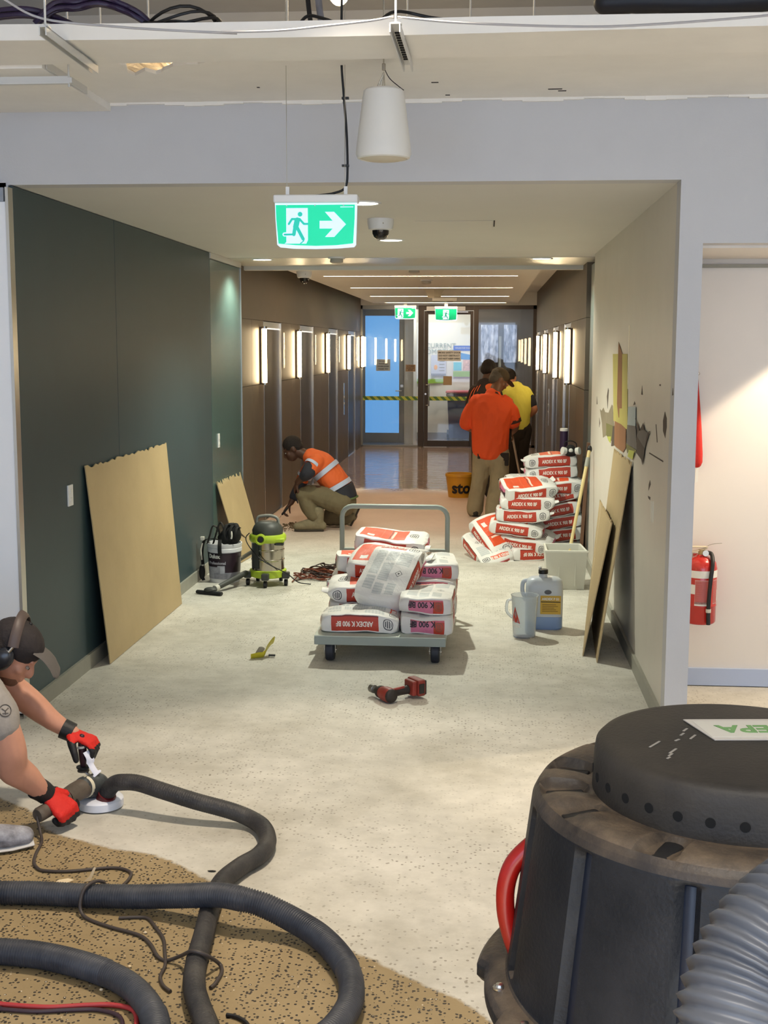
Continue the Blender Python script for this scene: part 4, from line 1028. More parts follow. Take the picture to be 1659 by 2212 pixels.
def stuck_text(txt, size, bm_tree, M, m, name, sx=1.0):
    """lettering that follows the bag's skin; M places the text plane just outside, its -Z looks at the bag."""
    me = text_mesh(txt, size, 0.0006, 0.0012, 'CENTER', sx)
    bm = bmesh.new(); bm.from_mesh(me); bmesh.ops.triangulate(bm, faces=bm.faces); bmesh.ops.subdivide_edges(bm, edges=[e for e in bm.edges if e.calc_length() > 0.012], cuts=1)
    d = -(M.to_3x3() @ Vector((0, 0, 1)))
    for v in bm.verts:
        h = v.co.z; p = M @ Vector((v.co.x, v.co.y, 0)); hit = bm_tree.ray_cast(p - d * 0.05, d)
        q = hit[0] if hit[0] is not None else p
        v.co = q - d * (0.0016 + h)
    bm.to_mesh(me); bm.free(); me.materials.clear(); me.materials.append(m)
    return me


def frame(ax, ay, o):
    ax = Vector(ax); ay = Vector(ay); az = ax.cross(ay)
    return Matrix(((ax.x, ay.x, az.x, o[0]), (ax.y, ay.y, az.y, o[1]), (ax.z, ay.z, az.z, o[2]), (0, 0, 0, 1)))


BAGV = []
for sd in range(4):
    me = bag_mesh(sd + 1, plump=(0.0, 0.12, 0.05, 0.18)[sd])
    tr = BVHTree.FromPolygons([v.co for v in me.vertices], [p.vertices[:] for p in me.polygons])
    T_ = [('side_lettering', stuck_text('ARDEX K 900 BF', 0.042, tr, frame((1, 0, 0), (0, 0, 1), (-0.028, -0.18, 0)), M_BAGTXT, 'a', 0.70)),
          ('side_lettering', stuck_text('ARDEX K 900 BF', 0.042, tr, frame((-1, 0, 0), (0, 0, 1), (-0.028, 0.18, 0)), M_BAGTXT, 'b', 0.70)),
          ('end_lettering', stuck_text('K 900 BF', 0.046, tr, frame((0, -1, 0), (0, 0, 1), (-0.27, -0.02, -0.008)), M_BAGINK, 'c', 0.85)),
          ('title_lettering', stuck_text('ARDEX K 900 BF', 0.032, tr, frame((0, 1, 0), (1, 0, 0), (0.188, -0.032, -0.1)) @ Matrix.Identity(4), M_BAGTXT, 'd', 0.7)) if False else
          ('title_lettering', stuck_text('ARDEX K 900 BF', 0.033, tr, frame((0, 1, 0), (1, 0, 0), (0.188, -0.03, -0.11)), M_BAGTXT, 'd', 0.72))]
    # folded paper ear at the filled end
    eb = MB(); s_ = 1 if sd % 2 else -1
    eb.rings([[(0.20, s_ * (0.085 + 0.03 * math.cos(a)), 0.012 * math.sin(a) + 0.006) for a in [2 * math.pi * j / 8 for j in range(8)]], [(0.232, s_ * (0.10 + 0.042 * math.cos(a)), 0.016 * math.sin(a) + 0.012) for a in [2 * math.pi * j / 8 for j in range(8)]], [(0.262, s_ * (0.115 + 0.05 * math.cos(a)), 0.006 * math.sin(a) + 0.024) for a in [2 * math.pi * j / 8 for j in range(8)]]])
    BAGV.append((me, T_, eb.mesh('ear')))


def bag(x, y, z, yaw, label, group, flip=False, pitch=0, roll=0, var=0, name='powder_bag', body='skin', plain=False):
    me, T_, ear = BAGV[var % 4]
    if plain:
        me = me.copy(); me.materials[3] = mat('bag_paper', C_BAG, 0.5, bump=0.3); T_ = [q for q in T_ if q[0] != 'end_lettering']
    t = thing(name, label, 'bag', (x, y, z), group, local=True)
    Mx = Matrix.Rotation(R(yaw), 4, 'Z') @ Matrix.Rotation(R(pitch), 4, 'Y') @ Matrix.Rotation(R(roll), 4, 'X')
    if flip: Mx = Mx @ Matrix.Rotation(math.pi, 4, 'X')
    t.rotation_euler = Mx.to_euler()
    link(body, me, BAGM, t)
    for n_, m_ in T_: link(n_, m_, None, t)
    if len(ear.materials) == 0: ear.materials.append(mat('bag_paper', C_BAG, 0.5, bump=0.3))
    link('paper_ear', ear, None, t, smooth=60)
    return t


G1 = 'white and orange powder bags on the platform trolley'
G2 = 'white and orange powder bags in the pile by the right wall'
GT = [
    (-0.715, 7.195, 0.217, 0, 'powder bag lying white side up at the front left edge of the trolley', True, 0, 0, 0),
    (-0.330, 7.28, 0.214, 90, 'powder bag at the bottom of the front right corner of the trolley, pink end showing', True, 0, 0, 1),
    (-0.330, 7.30, 0.322, 88, 'powder bag lying white side up on top of the front right bag', True, 0, 0, 2),
    (-0.715, 7.56, 0.214, 1, 'powder bag low on the trolley, half hidden behind the front left bag', True, 0, 0, 3),
    (-0.725, 7.55, 0.325, 183, 'powder bag with two black logos above the front left bag', False, 0, -4, 1),
    (-0.735, 7.86, 0.325, 2, 'powder bag in the second layer at the back left of the trolley', False, 0, 0, 2),
    (-0.715, 7.88, 0.435, 6, 'orange powder bag at the left edge of the trolley load, third layer', False, 0, 0, 0),
    (-0.600, 7.66, 0.468, -12, 'powder bag with large orange panel turned up near the top of the trolley load', False, 4, 16, 3),
    (-0.595, 7.98, 0.545, -5, 'topmost powder bag at the back of the trolley load', False, 4, 6, 0),
    (-0.330, 7.80, 0.214, 92, 'powder bag at the bottom right back of the trolley', True, 0, 0, 1),
    (-0.325, 7.78, 0.325, 90, 'powder bag on the right back of the trolley, second layer', True, 0, 0, 3),
    (-0.335, 7.84, 0.425, 97, 'rounded white powder bag highest on the right side of the trolley', True, 0, 0, 2),
    (-0.72, 7.88, 0.214, 0, 'powder bag at the bottom left back of the trolley', True, 0, 0, 0),
]
for i, (x, y, z, a, lb, fl, pi_, ro, v) in enumerate(GT):
    bag(x, y, z, a, lb, G1, fl, pi_, ro, v)
# the bag that leans over the load, white printed back to the viewer
bag(-0.565, 7.40, 0.440, 70, 'large powder bag leaning white printed side up across the middle of the trolley load', G1, True, -36, 6, 1, plain=True)

PB = [
    # right column, from the floor up
    (0.60, 11.05, 0.06, 180, 'bag at the very bottom of the right column of the wall pile', False, 0, 0, 0),
    (0.61, 11.02, 0.17, 184, 'bag second from the floor in the right column of the wall pile', False, 5, 0, 1),
    (0.62, 11.04, 0.275, 180, 'bag third from the floor in the right column of the wall pile', False, 8, 0, 2),
    (0.60, 11.02, 0.385, 178, 'bag fourth from the floor in the right column of the wall pile', False, 11, 0, 3),
    (0.61, 11.05, 0.495, 176, 'tilted bag with bright orange top in the right column of the wall pile', False, 12, 6, 0),
    (0.62, 11.02, 0.605, 2, 'bag with orange top and black logo just under the two level bags', False, 0, 8, 1),
    (0.575, 11.16, 0.705, 180, 'level bag second from the top of the wall pile', False, 3, 0, 2),
    (0.565, 11.16, 0.805, 181, 'topmost level bag of the wall pile', False, 3, 0, 3),
    (0.33, 11.05, 0.62, 95, 'bag with crumpled pale end pointing out behind the left column', True, 0, 0, 1),
    # left column
    (0.42, 10.74, 0.055, 14, 'bag at the bottom of the left column of the wall pile, pink side showing', True, 0, 0, 2),
    (0.36, 10.74, 0.165, -14, 'bag with large black badge sagging low in the left column of the wall pile', False, 8, 18, 1),
    (0.275, 10.74, 0.27, -8, 'tilted bag fourth from the top of the left column of the wall pile', False, 7, 5, 3),
    (0.325, 10.74, 0.385, -3, 'bag third from the top of the left column of the wall pile', False, -2, 4, 0),
    (0.355, 10.74, 0.49, 0, 'bag second from the top of the left column of the wall pile', False, 0, 4, 2),
    (0.365, 10.76, 0.598, 14, 'top bag of the left column of the wall pile, orange side tilted up', False, -4, 16, 1),
    (0.10, 10.70, 0.17, -42, 'bag sliding down the left foot of the wall pile', False, 44, 18, 3),
    (0.02, 10.66, 0.085, -62, 'bag fallen on the floor at the far left of the wall pile', True, 25, 12, 0),
]
for i, (x, y, z, a, lb, fl, pi_, ro, v) in enumerate(PB):
    bag(x, y, z, a, 'powder ' + lb, G2, fl, pi_, ro, v)

# ------------------------------------------------------------------ platform trolley
M_TROL = mat('grey_green_enamel', srgb(150, 158, 150), 0.42)
M_TOP = mat('trolley_deck_top', srgb(186, 194, 182), 0.45, var=0.05, vscale=5)
t = thing('platform_trolley', 'grey platform trolley with tubular push handle loaded with powder bags', 'trolley', (-0.59, 7.6, 0))
MB().box((-0.968, 6.97, 0.152), (-0.215, 8.32, 0.160)).build('deck', M_TOP, t, bevel=0.002)
MB().box((-0.968, 6.97, 0.106), (-0.215, 6.988, 0.152)).box((-0.968, 8.302, 0.106), (-0.215, 8.32, 0.152)).box((-0.968, 6.988, 0.106), (-0.95, 8.302, 0.152)).box((-0.233, 6.988, 0.106), (-0.215, 8.302, 0.152)).build('deck_rim', M_TROL, t, bevel=0.003)
yh = 8.27
hp = [(-0.955, yh, 0.155), (-0.955, yh, 0.62)] + [(-0.885 - 0.07 * math.cos(a), yh, 0.672 + 0.07 * math.sin(a)) for a in [R(x) for x in (0, 22, 45, 68, 90)]] + [(-0.32 + 0.07 * math.sin(a), yh, 0.672 + 0.07 * math.cos(a)) for a in [R(x) for x in (0, 22, 45, 68, 90)]] + [(-0.25, yh, 0.62), (-0.25, yh, 0.155)]
MB().tube(hp, 0.0165, 14).build('push_handle', M_TROL, t, smooth=40)
MB().tube([(-0.955, yh, 0.45), (-0.25, yh, 0.45)], 0.0125, 10).build('cross_bar', M_TROL, t, smooth=40)
for x in (-0.882, -0.276):
    for y in (7.035, 8.2):
        w = MB().lathe([(0.02, -0.024), (0.054, -0.025), (0.061, -0.018), (0.0625, 0), (0.061, 0.018), (0.054, 0.025), (0.02, 0.024)], (0, 0, 0), 28, Matrix.Translation((x, y, 0.0625)) @ Matrix.Rotation(R(90), 4, 'Y'))
        w.build('wheel', mat('dark_rubber', srgb(40, 42, 50), 0.55), t, smooth=40)
        f_ = MB()
        for s_ in (-1, 1): f_.box((x + s_ * 0.031 - 0.0015, y - 0.022, 0.05), (x + s_ * 0.031 + 0.0015, y + 0.022, 0.15))
        f_.box((x - 0.033, y - 0.035, 0.146), (x + 0.033, y + 0.035, 0.1505)); f_.cyl((x - 0.036, y, 0.0625), (x + 0.036, y, 0.0625), 0.006, n=8)
        f_.build('caster_fork', M_STEEL, t)


# ------------------------------------------------------------------ curved print helper
def curved_patch(cx, cy, r, a0, a1, z0, z1, name, m, parent, n=14, r1=None):
    """patch of a vertical cylinder/cone, angles in degrees (0 = +X, -90 = towards the front room)."""
    mb = MB(); vs = []; fs = []; uv = []
    for i in range(n + 1):
        a = R(a0 + (a1 - a0) * i / n)
        for z, rr in ((z0, r), (z1, r1 or r)): vs.append((cx + rr * math.cos(a), cy + rr * math.sin(a), z))
    for i in range(n):
        fs.append((2 * i, 2 * i + 2, 2 * i + 3, 2 * i + 1)); uv.append([(i / n, 0), ((i + 1) / n, 0), ((i + 1) / n, 1), (i / n, 1)])
    mb._add(vs, fs, uv)
    return mb.build(name, m, parent, smooth=180, fixn=False)


def bent_text(txt, size, cx, cy, r, a, z, m, parent, name='lettering', sx=1.0, bold=0.001, slope=0.0):
    me = text_mesh(txt, size, 0.0005, bold, 'CENTER', sx)
    bm = bmesh.new(); bm.from_mesh(me); bmesh.ops.triangulate(bm, faces=bm.faces); bmesh.ops.subdivide_edges(bm, edges=[e for e in bm.edges if e.calc_length() > 0.012], cuts=1)
    for v in bm.verts:
        rr = r + v.co.z + slope * v.co.y; th = R(a) + v.co.x / r
        v.co = Vector((cx + rr * math.cos(th), cy + rr * math.sin(th), z + v.co.y)) - ORG[parent]
    bm.to_mesh(me); bm.free(); me.materials.clear()
    return link(name, me, m, parent)


# ------------------------------------------------------------------ leaning boards
M_HARD = mat('hardboard', srgb(180, 158, 118), 0.6, var=0.07, vscale=2.2, bump=0.08, bscale=70)
M_HARDB = mat('hardboard_back', srgb(64, 50, 36), 0.8)


def lean_board(label, corners, jag=0.012, seed=1, th=0.006, nrm=-1, n=38):
    """corners: bottom near, bottom far, top far, top near (world)."""
    a, b, c, d = [Vector(p) for p in corners]; rnd = random.Random(seed)
    pts = [a + (b - a) * i / n for i in range(n + 1)]
    pts += [b + (c - b) * i / n for i in range(1, n)]
    for i in range(n + 1):
        p = c + (d - c) * i / n; pts.append(p - (c - b).normalized() * jag * rnd.random() ** 2 * (0 if i in (0, n) else 1))
    pts += [d + (a - d) * i / n + (b - a).normalized() * 0.002 * rnd.random() for i in range(1, n)]
    nn = (b - a).cross(d - a).normalized()
    t = thing('hardboard_sheet', label, 'board', tuple(a), 'hardboard sheets leaning on the corridor walls')
    m = MB(); k = len(pts)
    m._add([p for p in pts], [tuple(range(k))]); m.mi = 1; m._add([p + nn * th * nrm for p in pts], [tuple(range(k))]); m.mi = 0
    m._add([p for p in pts] + [p + nn * th * nrm for p in pts], [(i, (i + 1) % k, k + (i + 1) % k, k + i) for i in range(k)])
    me = m.mesh('sheet', Vector(a)); bm = bmesh.new(); bm.from_mesh(me); bmesh.ops.remove_doubles(bm, verts=bm.verts, dist=1e-5); bmesh.ops.recalc_face_normals(bm, faces=bm.faces); bm.to_mesh(me); bm.free()
    link('sheet', me, [M_HARD, M_HARDB], t)
    return t


lean_board('big brown hardboard sheet with ragged top leaning on the teal wall', [(-2.118, 6.825, 0.003), (-2.118, 8.52, 0.003), (-2.196, 8.476, 1.14), (-2.196, 6.715, 1.145)], 0.022, 3)
lean_board('small brown hardboard offcut leaning on the teal wall behind the paint bucket', [(-2.03, 10.22, 0.003), (-1.965, 10.86, 0.003), (-2.19, 11.02, 0.685), (-2.195, 10.06, 0.70)], 0.05, 5)
lean_board('short hardboard sheet leaning nearest the cream box, in front of the taller one', [(0.578, 7.258, 0.003), (0.672, 8.22, 0.003), (0.752, 8.32, 0.80), (0.752, 7.50, 0.765)], 0.02, 8, nrm=1)
lean_board('tall hardboard sheet leaning on the white right wall behind a shorter one', [(0.648, 7.111, 0.003), (0.70, 8.12, 0.003), (0.838, 8.34, 1.138), (0.838, 7.334, 1.142)], 0.03, 9, nrm=1)

# ------------------------------------------------------------------ paint bucket with tool harness
cx, cy = -2.003, 9.43
t = thing('paint_bucket', 'white paint bucket with dark purple label and tool straps hanging over its rim', 'bucket', (cx, cy, 0))
MB().lathe([(0.0, 0.0), (0.116, 0.0), (0.117, 0.03), (0.128, 0.235), (0.134, 0.238), (0.134, 0.262), (0.131, 0.266), (0.137, 0.29), (0.137, 0.3), (0.128, 0.3), (0.125, 0.26), (0.11, 0.03), (0, 0.03)], (cx, cy, 0), 36).build('pail', mat('white_bucket', srgb(214, 214, 216), 0.4), t, smooth=35)
rr0, rr1 = 0.1195, 0.1285
curved_patch(cx, cy, 0.1178, -200, 20, 0.03, 0.08, 'label_foot', mat('label_grey', srgb(150, 150, 160), 0.4), t, 20, 0.1205)
curved_patch(cx, cy, 0.1205, -200, 20, 0.08, 0.232, 'label', mat('label_aubergine', srgb(46, 32, 42), 0.35, var=0.15), t, 20, 0.1287)
for (a0, a1, z0, z1, mm_) in ((-150, -95, 0.045, 0.125, srgb(160, 160, 168)), (-105, -78, 0.05, 0.135, srgb(180, 182, 190)), (-120, -70, 0.035, 0.075, srgb(140, 140, 150))):
    curved_patch(cx, cy, 0.1205, a0, a1, z0, z1, 'label_picture', mat('pic%d' % a0, mm_, 0.5, var=0.2, vscale=30), t, 8, 0.1255)
bent_text('Dulux', 0.042, cx, cy, 0.1295, -118, 0.206, M_PAPER, t, bold=0.002)
bent_text('Professional', 0.031, cx, cy, 0.1275, -108, 0.155, mat('silver_ink', srgb(170, 168, 176), 0.5), t)
MB().tube([(cx + 0.14 * math.cos(R(a)), cy + 0.14 * math.sin(R(a)) - 0.0, 0.25 - 0.06 * math.sin(R(a + 90) / 1)) for a in range(-20, 21, 8)], 0.003, 6).build('bail_handle', M_STEEL, t)
th_ = thing('tool_harness', 'black tool belt with pouches piled on the paint bucket, straps hanging down', 'tool belt', (cx, cy, 0.3))
M_WEB = mat('black_webbing', srgb(24, 23, 22), 0.75, var=0.2); M_CLIP = mat('pale_buckle', srgb(200, 196, 184), 0.4)


def band(pts, w, th, m, par, name='strap', side=(0, 1, 0), n=8):
    return MB().tube(smoothpath(pts, 6), [(w / 2, th / 2)] * ((len(pts) - 1) * 6 + 1), n, side=side).build(name, m, par, smooth=60)


for sx_, zt, dx in ((-0.07, 0.43, -0.01), (-0.025, 0.455, 0.0)):
    band([(cx + sx_ - 0.05, cy - 0.05, 0.30), (cx + sx_ - 0.03, cy - 0.06, 0.36), (cx + sx_ + dx, cy - 0.03, zt), (cx + sx_ + 0.03, cy - 0.02, 0.40), (cx + sx_ + 0.04, cy - 0.01, 0.31)], 0.05, 0.012, M_WEB, th_)
mb = MB(); mb.ell((cx + 0.065, cy - 0.03, 0.37), (0.075, 0.06, 0.085)).ell((cx + 0.02, cy - 0.05, 0.345), (0.06, 0.05, 0.05)).ell((cx + 0.10, cy - 0.05, 0.40), (0.03, 0.03, 0.06))
blob(mb, 'pouch', M_WEB, th_, 0.01, 3, disp=(0.006, 16, (1, 1, 1)))
for k in range(3):
    band([(cx + 0.03 + 0.04 * k, cy - 0.11, 0.33), (cx + 0.02 + 0.045 * k, cy - 0.12, 0.39), (cx + 0.04 + 0.04 * k, cy - 0.09, 0.45 - 0.01 * k), (cx + 0.075 + 0.03 * k, cy - 0.05, 0.42)], 0.022, 0.006, M_WEB, th_, 'loop', (1, 0, 0))
band([(cx + 0.075, cy - 0.10, 0.40), (cx + 0.082, cy - 0.115, 0.37), (cx + 0.078, cy - 0.12, 0.345)], 0.014, 0.006, M_CLIP, th_, 'reflective_tab', (1, 0, 0))
band([(cx - 0.01, cy - 0.11, 0.34), (cx - 0.008, cy - 0.139, 0.30), (cx - 0.008, cy - 0.141, 0.255), (cx - 0.006, cy - 0.137, 0.215)], 0.03, 0.004, M_WEB, th_, 'strap', (1, 0, 0))
band([(cx - 0.03, cy - 0.07, 0.33), (cx - 0.10, cy - 0.06, 0.335), (cx - 0.15, cy - 0.05, 0.31), (cx - 0.165, cy - 0.055, 0.22), (cx - 0.16, cy - 0.05, 0.13), (cx - 0.168, cy - 0.06, 0.06), (cx - 0.15, cy - 0.07, 0.012)], 0.032, 0.006, M_WEB, th_, 'strap', (0.6, 0.8, 0))
band([(cx - 0.158, cy - 0.058, 0.30), (cx - 0.168, cy - 0.064, 0.24), (cx - 0.164, cy - 0.06, 0.17)], 0.014, 0.004, M_CLIP, th_, 'strap_edge', (0.6, 0.8, 0))
MB().cbox((cx - 0.16, cy - 0.05, 0.335), (0.03, 0.03, 0.03)).build('buckle', M_CLIP, th_, bevel=0.004)
MB().cbox((cx - 0.163, cy - 0.058, 0.12), (0.02, 0.03, 0.026)).build('buckle', M_CLIP, th_, bevel=0.004)
mb = MB(); mb.ell((cx - 0.165, cy - 0.06, 0.075), (0.024, 0.03, 0.06)); mb.build('pocket', M_WEB, th_, smooth=60)

# ------------------------------------------------------------------ lime green wet and dry vacuum
vx, vy = -1.645, 9.32
M_LIME = mat('lime_plastic', srgb(166, 190, 50), 0.4); M_DGREY = mat('dark_grey_plastic', srgb(58, 60, 56), 0.5, var=0.1)
t = thing('wet_dry_vacuum', 'lime green and steel drum vacuum cleaner on casters beside the paint bucket', 'vacuum cleaner', (vx, vy, 0))
MB().lathe([(0.0, 0.115), (0.124, 0.115), (0.124, 0.19), (0.127, 0.194), (0.127, 0.2), (0.124, 0.204), (0.124, 0.265), (0.127, 0.269), (0.127, 0.275), (0.124, 0.279), (0.124, 0.335), (0.0, 0.335)], (vx, vy, 0), 40).build('drum', mat('steel_drum', srgb(176, 170, 158), 0.16, 1.0), t, smooth=35)
curved_patch(vx, vy, 0.1275, -150, -112, 0.135, 0.325, 'drum_label', M_DGREY, t)
MB().lathe([(0.0, 0.06), (0.118, 0.06), (0.138, 0.068), (0.14, 0.115), (0.128, 0.12), (0, 0.12)], (vx, vy, 0), 36).build('base_ring', M_LIME, t, smooth=35)
MB().lathe([(0.0, 0.332), (0.132, 0.332), (0.14, 0.345), (0.14, 0.375), (0.13, 0.39), (0.0, 0.39)], (vx, vy, 0), 36).build('collar', M_LIME, t, smooth=35)
MB().lathe([(0.0, 0.385), (0.115, 0.385), (0.118, 0.42), (0.105, 0.45), (0.085, 0.475), (0.06, 0.485), (0.0, 0.488)], (vx, vy, 0), 32).build('motor_head', M_DGREY, t, smooth=40)
MB().tube(smoothpath([(vx - 0.085, vy, 0.455), (vx - 0.075, vy, 0.51), (vx - 0.03, vy, 0.525), (vx + 0.03, vy, 0.525), (vx + 0.075, vy, 0.505), (vx + 0.085, vy, 0.45)], 5), 0.012, 10).build('carry_handle', mat('grey_handle', srgb(120, 120, 112), 0.45), t, smooth=60)
MB().lathe([(0.02, 0), (0.04, 0), (0.042, 0.03), (0.03, 0.034), (0.022, 0.02), (0.0, 0.02)], (0, 0, 0), 20, Matrix.Translation((vx - 0.03, vy - 0.125, 0.365)) @ Matrix.Rotation(R(90), 4, 'X')).build('hose_port', M_LIME, t, smooth=40)
MB().cyl((vx - 0.03, vy - 0.146, 0.365), (vx - 0.03, vy - 0.150, 0.365), 0.022, n=18).build('port_opening', M_BLACK, t)
MB().cbox((vx + 0.105, vy - 0.08, 0.352), (0.07, 0.07, 0.03)).build('latch', M_LIME, t, bevel=0.008)
MB().cbox((vx + 0.105, vy - 0.085, 0.325), (0.06, 0.05, 0.02)).build('latch_catch', M_DGREY, t, bevel=0.004)
for a in (-160, -88, -20, 60, 130):
    px, py = vx + 0.155 * math.cos(R(a)), vy + 0.155 * math.sin(R(a))
    f_ = MB().cbox((px, py, 0.082), (0.055, 0.055, 0.05)); f_.build('foot', M_DGREY, t, bevel=0.008)
    MB().cyl((px - 0.012, py, 0.026), (px + 0.012, py, 0.026), 0.0255, n=16).build('caster', M_BLACK, t, smooth=40)
MB().tube(smoothpath([(vx - 0.13, vy - 0.05, 0.40), (vx - 0.155, vy - 0.06, 0.37), (vx - 0.145, vy - 0.08, 0.33), (vx - 0.09, vy - 0.128, 0.27), (vx - 0.02, vy - 0.146, 0.21), (vx + 0.06, vy - 0.135, 0.16), (vx + 0.16, vy - 0.09, 0.10), (vx + 0.24, vy - 0.06, 0.03), (vx + 0.33, vy - 0.02, 0.008)], 6), 0.0042, 7).build('power_cord', M_BLACK, t, smooth=60)
t = thing('floor_nozzle', 'black floor nozzle and grey suction tube lying in front of the paint bucket', 'vacuum nozzle', (-2.02, 8.9, 0))
MB().tube([(-1.80, 9.22, 0.10), (-1.90, 9.05, 0.06), (-1.965, 8.94, 0.035)], [0.022, 0.020, 0.019], 12, round_=True).build('tube', M_DGREY, t, smooth=50)
MB().tube([(-1.955, 8.955, 0.038), (-1.972, 8.925, 0.034)], 0.024, 12).build('collar', M_CLIP, t, smooth=50)
nz = MB().tube([(-2.10, 8.90, 0.016), (-1.90, 8.83, 0.016)], [(0.020, 0.014), (0.020, 0.014)], 8, side=(0, 1, 0)); nz.build('brush_head', M_BLACK, t, bevel=0.003)
MB().ell((-1.995, 8.885, 0.033), (0.05, 0.04, 0.02)).build('neck', M_DGREY, t, smooth=60)
o = MB().tube([(-1.93, 9.60, 0.13), (-1.77, 9.55, 0.235)], 0.016, 10).build('suction_wand', mat('grey_wand', srgb(110, 108, 98), 0.5), smooth=60)
tag(o, 'grey suction wand sticking up between bucket and green vacuum', 'vacuum wand')
# heap of extension cords and a power board
rnd = random.Random(11)
M_CORD = mat('brown_cord', srgb(112, 56, 36), 0.5); M_CORD2 = mat('dark_cord', srgb(52, 34, 28), 0.5)
for k in range(4):
    cx0 = -1.28 + 0.06 * k; cy0 = 9.58 + 0.03 * k; pts = []
    ph = rnd.random() * 6
    for i in range(46):
        a = ph + i * 0.52; rx = 0.11 + 0.12 * rnd.random(); ry = 0.07 + 0.08 * rnd.random()
        pts.append((cx0 + rx * math.cos(a) + 0.05 * math.sin(i * 0.17 + k), cy0 + ry * math.sin(a), 0.012 + 0.018 * k + 0.035 * rnd.random()))
    pts = [(-1.47 + 0.02 * k, 9.38 + 0.06 * k, 0.008)] + pts
    o = MB().tube(smoothpath(pts, 5), 0.0052, 6).build('extension_cord', M_CORD if k % 2 == 0 else M_CORD2, smooth=60)
    tag(o, ['orange brown extension cord at the bottom of the tangled heap', 'dark brown extension cord low in the tangled heap', 'orange brown extension cord on top of the tangled heap', 'dark brown extension cord topmost in the tangled heap'][k] + ' beside the trolley', 'cord', 'extension cords heaped behind the trolley')
t = thing('power_board', 'grey power board with sockets on the floor at the cord heap', 'power board', (-1.10, 9.30, 0))
MB().box((-1.19, 9.27, 0.0), (-1.03, 9.34, 0.045)).build('case', mat('grey_case', srgb(150, 152, 156), 0.45), t, bevel=0.006)
for k in range(4): MB().box((-1.18 + 0.037 * k, 9.285, 0.045), (-1.155 + 0.037 * k, 9.325, 0.049)).build('socket', M_BLACK, t)

# ------------------------------------------------------------------ yellow bucket
sx0, sy0 = -0.312, 15.1
t = thing('yellow_bucket', 'yellow plastic bucket with black lettering standing on the wet lobby floor', 'bucket', (sx0, sy0, 0))
MB().lathe([(0, 0), (0.138, 0), (0.168, 0.25), (0.176, 0.253), (0.177, 0.268), (0.172, 0.285), (0.163, 0.285), (0.13, 0.02), (0, 0.02)], (sx0, sy0, 0), 36).build('pail', mat('yellow_pail', srgb(216, 158, 44), 0.4), t, smooth=35)
bent_text('sto', 0.19, sx0, sy0, 0.157, -82, 0.115, M_INK, t, bold=0.006, slope=0.12)
MB().lathe([(0, 0.18), (0.15, 0.18), (0.15, 0.185), (0, 0.185)], (sx0, sy0, 0), 24).build('contents', mat('grey_slurry', srgb(150, 140, 124), 0.4), t)

# ------------------------------------------------------------------ jug, measuring cup, cream box
t = thing('plastic_jug', 'translucent white plastic jug with yellow label and black cap on the floor', 'jug', (0.385, 8.0, 0))
M_HDPE = mat('milky_plastic', srgb(206, 214, 222), 0.35, trans=0.25, spec=0.5); M_LIQ = mat('blue_liquid', srgb(136, 162, 204), 0.3)


def rrect(cx, cy, w, d, r, z, n=5):
    o = []
    for (sx, sy, a0) in ((1, 1, 0), (-1, 1, 90), (-1, -1, 180), (1, -1, 270)):
        for k in range(n + 1):
            a = R(a0 + 90 * k / n); o.append((cx + sx * (w / 2 - r) + r * math.cos(a), cy + sy * (d / 2 - r) + r * math.sin(a), z))
    return o


MB().rings([rrect(0.385, 8.0, w, d, r, z) for w, d, r, z in ((0.215, 0.12, 0.04, 0.0), (0.235, 0.14, 0.045, 0.012), (0.235, 0.14, 0.045, 0.085))]).build('liquid_level', M_LIQ, t, smooth=40, label='bluish lower part filled with liquid')
MB().rings([rrect(0.385, 8.0, w, d, r, z) for w, d, r, z in ((0.237, 0.142, 0.045, 0.086), (0.238, 0.142, 0.045, 0.28), (0.225, 0.13, 0.05, 0.315), (0.18, 0.10, 0.045, 0.333), (0.07, 0.07, 0.034, 0.338))]).build('body', M_HDPE, t, smooth=40)
MB().cyl((0.375, 7.98, 0.335), (0.375, 7.98, 0.362), 0.026, n=20).build('neck', M_HDPE, t, smooth=40)
MB().lathe([(0, 0.36), (0.031, 0.36), (0.031, 0.385), (0.028, 0.388), (0, 0.388)], (0.375, 7.98, 0), 22).build('cap', M_BLACK, t, smooth=40)
MB().ell((0.355, 8.0, 0.395), (0.012, 0.012, 0.01)).build('seal_tab', M_PAPER, t)
MB().tube(smoothpath([(0.285, 8.0, 0.31), (0.25, 8.0, 0.30), (0.245, 8.0, 0.24), (0.268, 8.0, 0.2)], 5), 0.014, 8).build('handle', M_HDPE, t, smooth=60)
MB().box((0.358, 7.9268, 0.105), (0.488, 7.9285, 0.225)).build('label', mat('yellow_label', srgb(206, 168, 62), 0.5), t)
MB().box((0.361, 7.9258, 0.182), (0.485, 7.9268, 0.187)).build('label_rule', M_INK, t)
lettering('ARDEX P 51', 0.021, (0.423, 7.9262, 0.203), (1, 0, 0), (0, 0, 1), M_PAPER, t, bold=0.001, depth=0.0004)
for k in range(5): MB().box((0.37, 7.9258, 0.122 + 0.011 * k), (0.47 - 0.012 * (k % 3), 7.9266, 0.125 + 0.011 * k)).build('text_line', mat('brown_ink', srgb(110, 86, 40), 0.6), t)
MB().ell((0.405, 7.927, 0.248), (0.023, 0.002, 0.015)).build('badge', mat('grey_badge', srgb(90, 92, 96), 0.5), t)
t = thing('measuring_jug', 'clear plastic measuring jug with red triangle print in front of the white jug', 'measuring jug', (0.252, 7.74, 0))
M_CUP = mat('clear_plastic', srgb(236, 242, 246), 0.12, trans=0.75, ior=1.3)
MB().lathe([(0, 0.0), (0.066, 0.0), (0.07, 0.006), (0.083, 0.255), (0.088, 0.266), (0.082, 0.266), (0.079, 0.252), (0.066, 0.01), (0, 0.008)], (0.252, 7.74, 0), 32).build('cup', M_CUP, t, smooth=40)
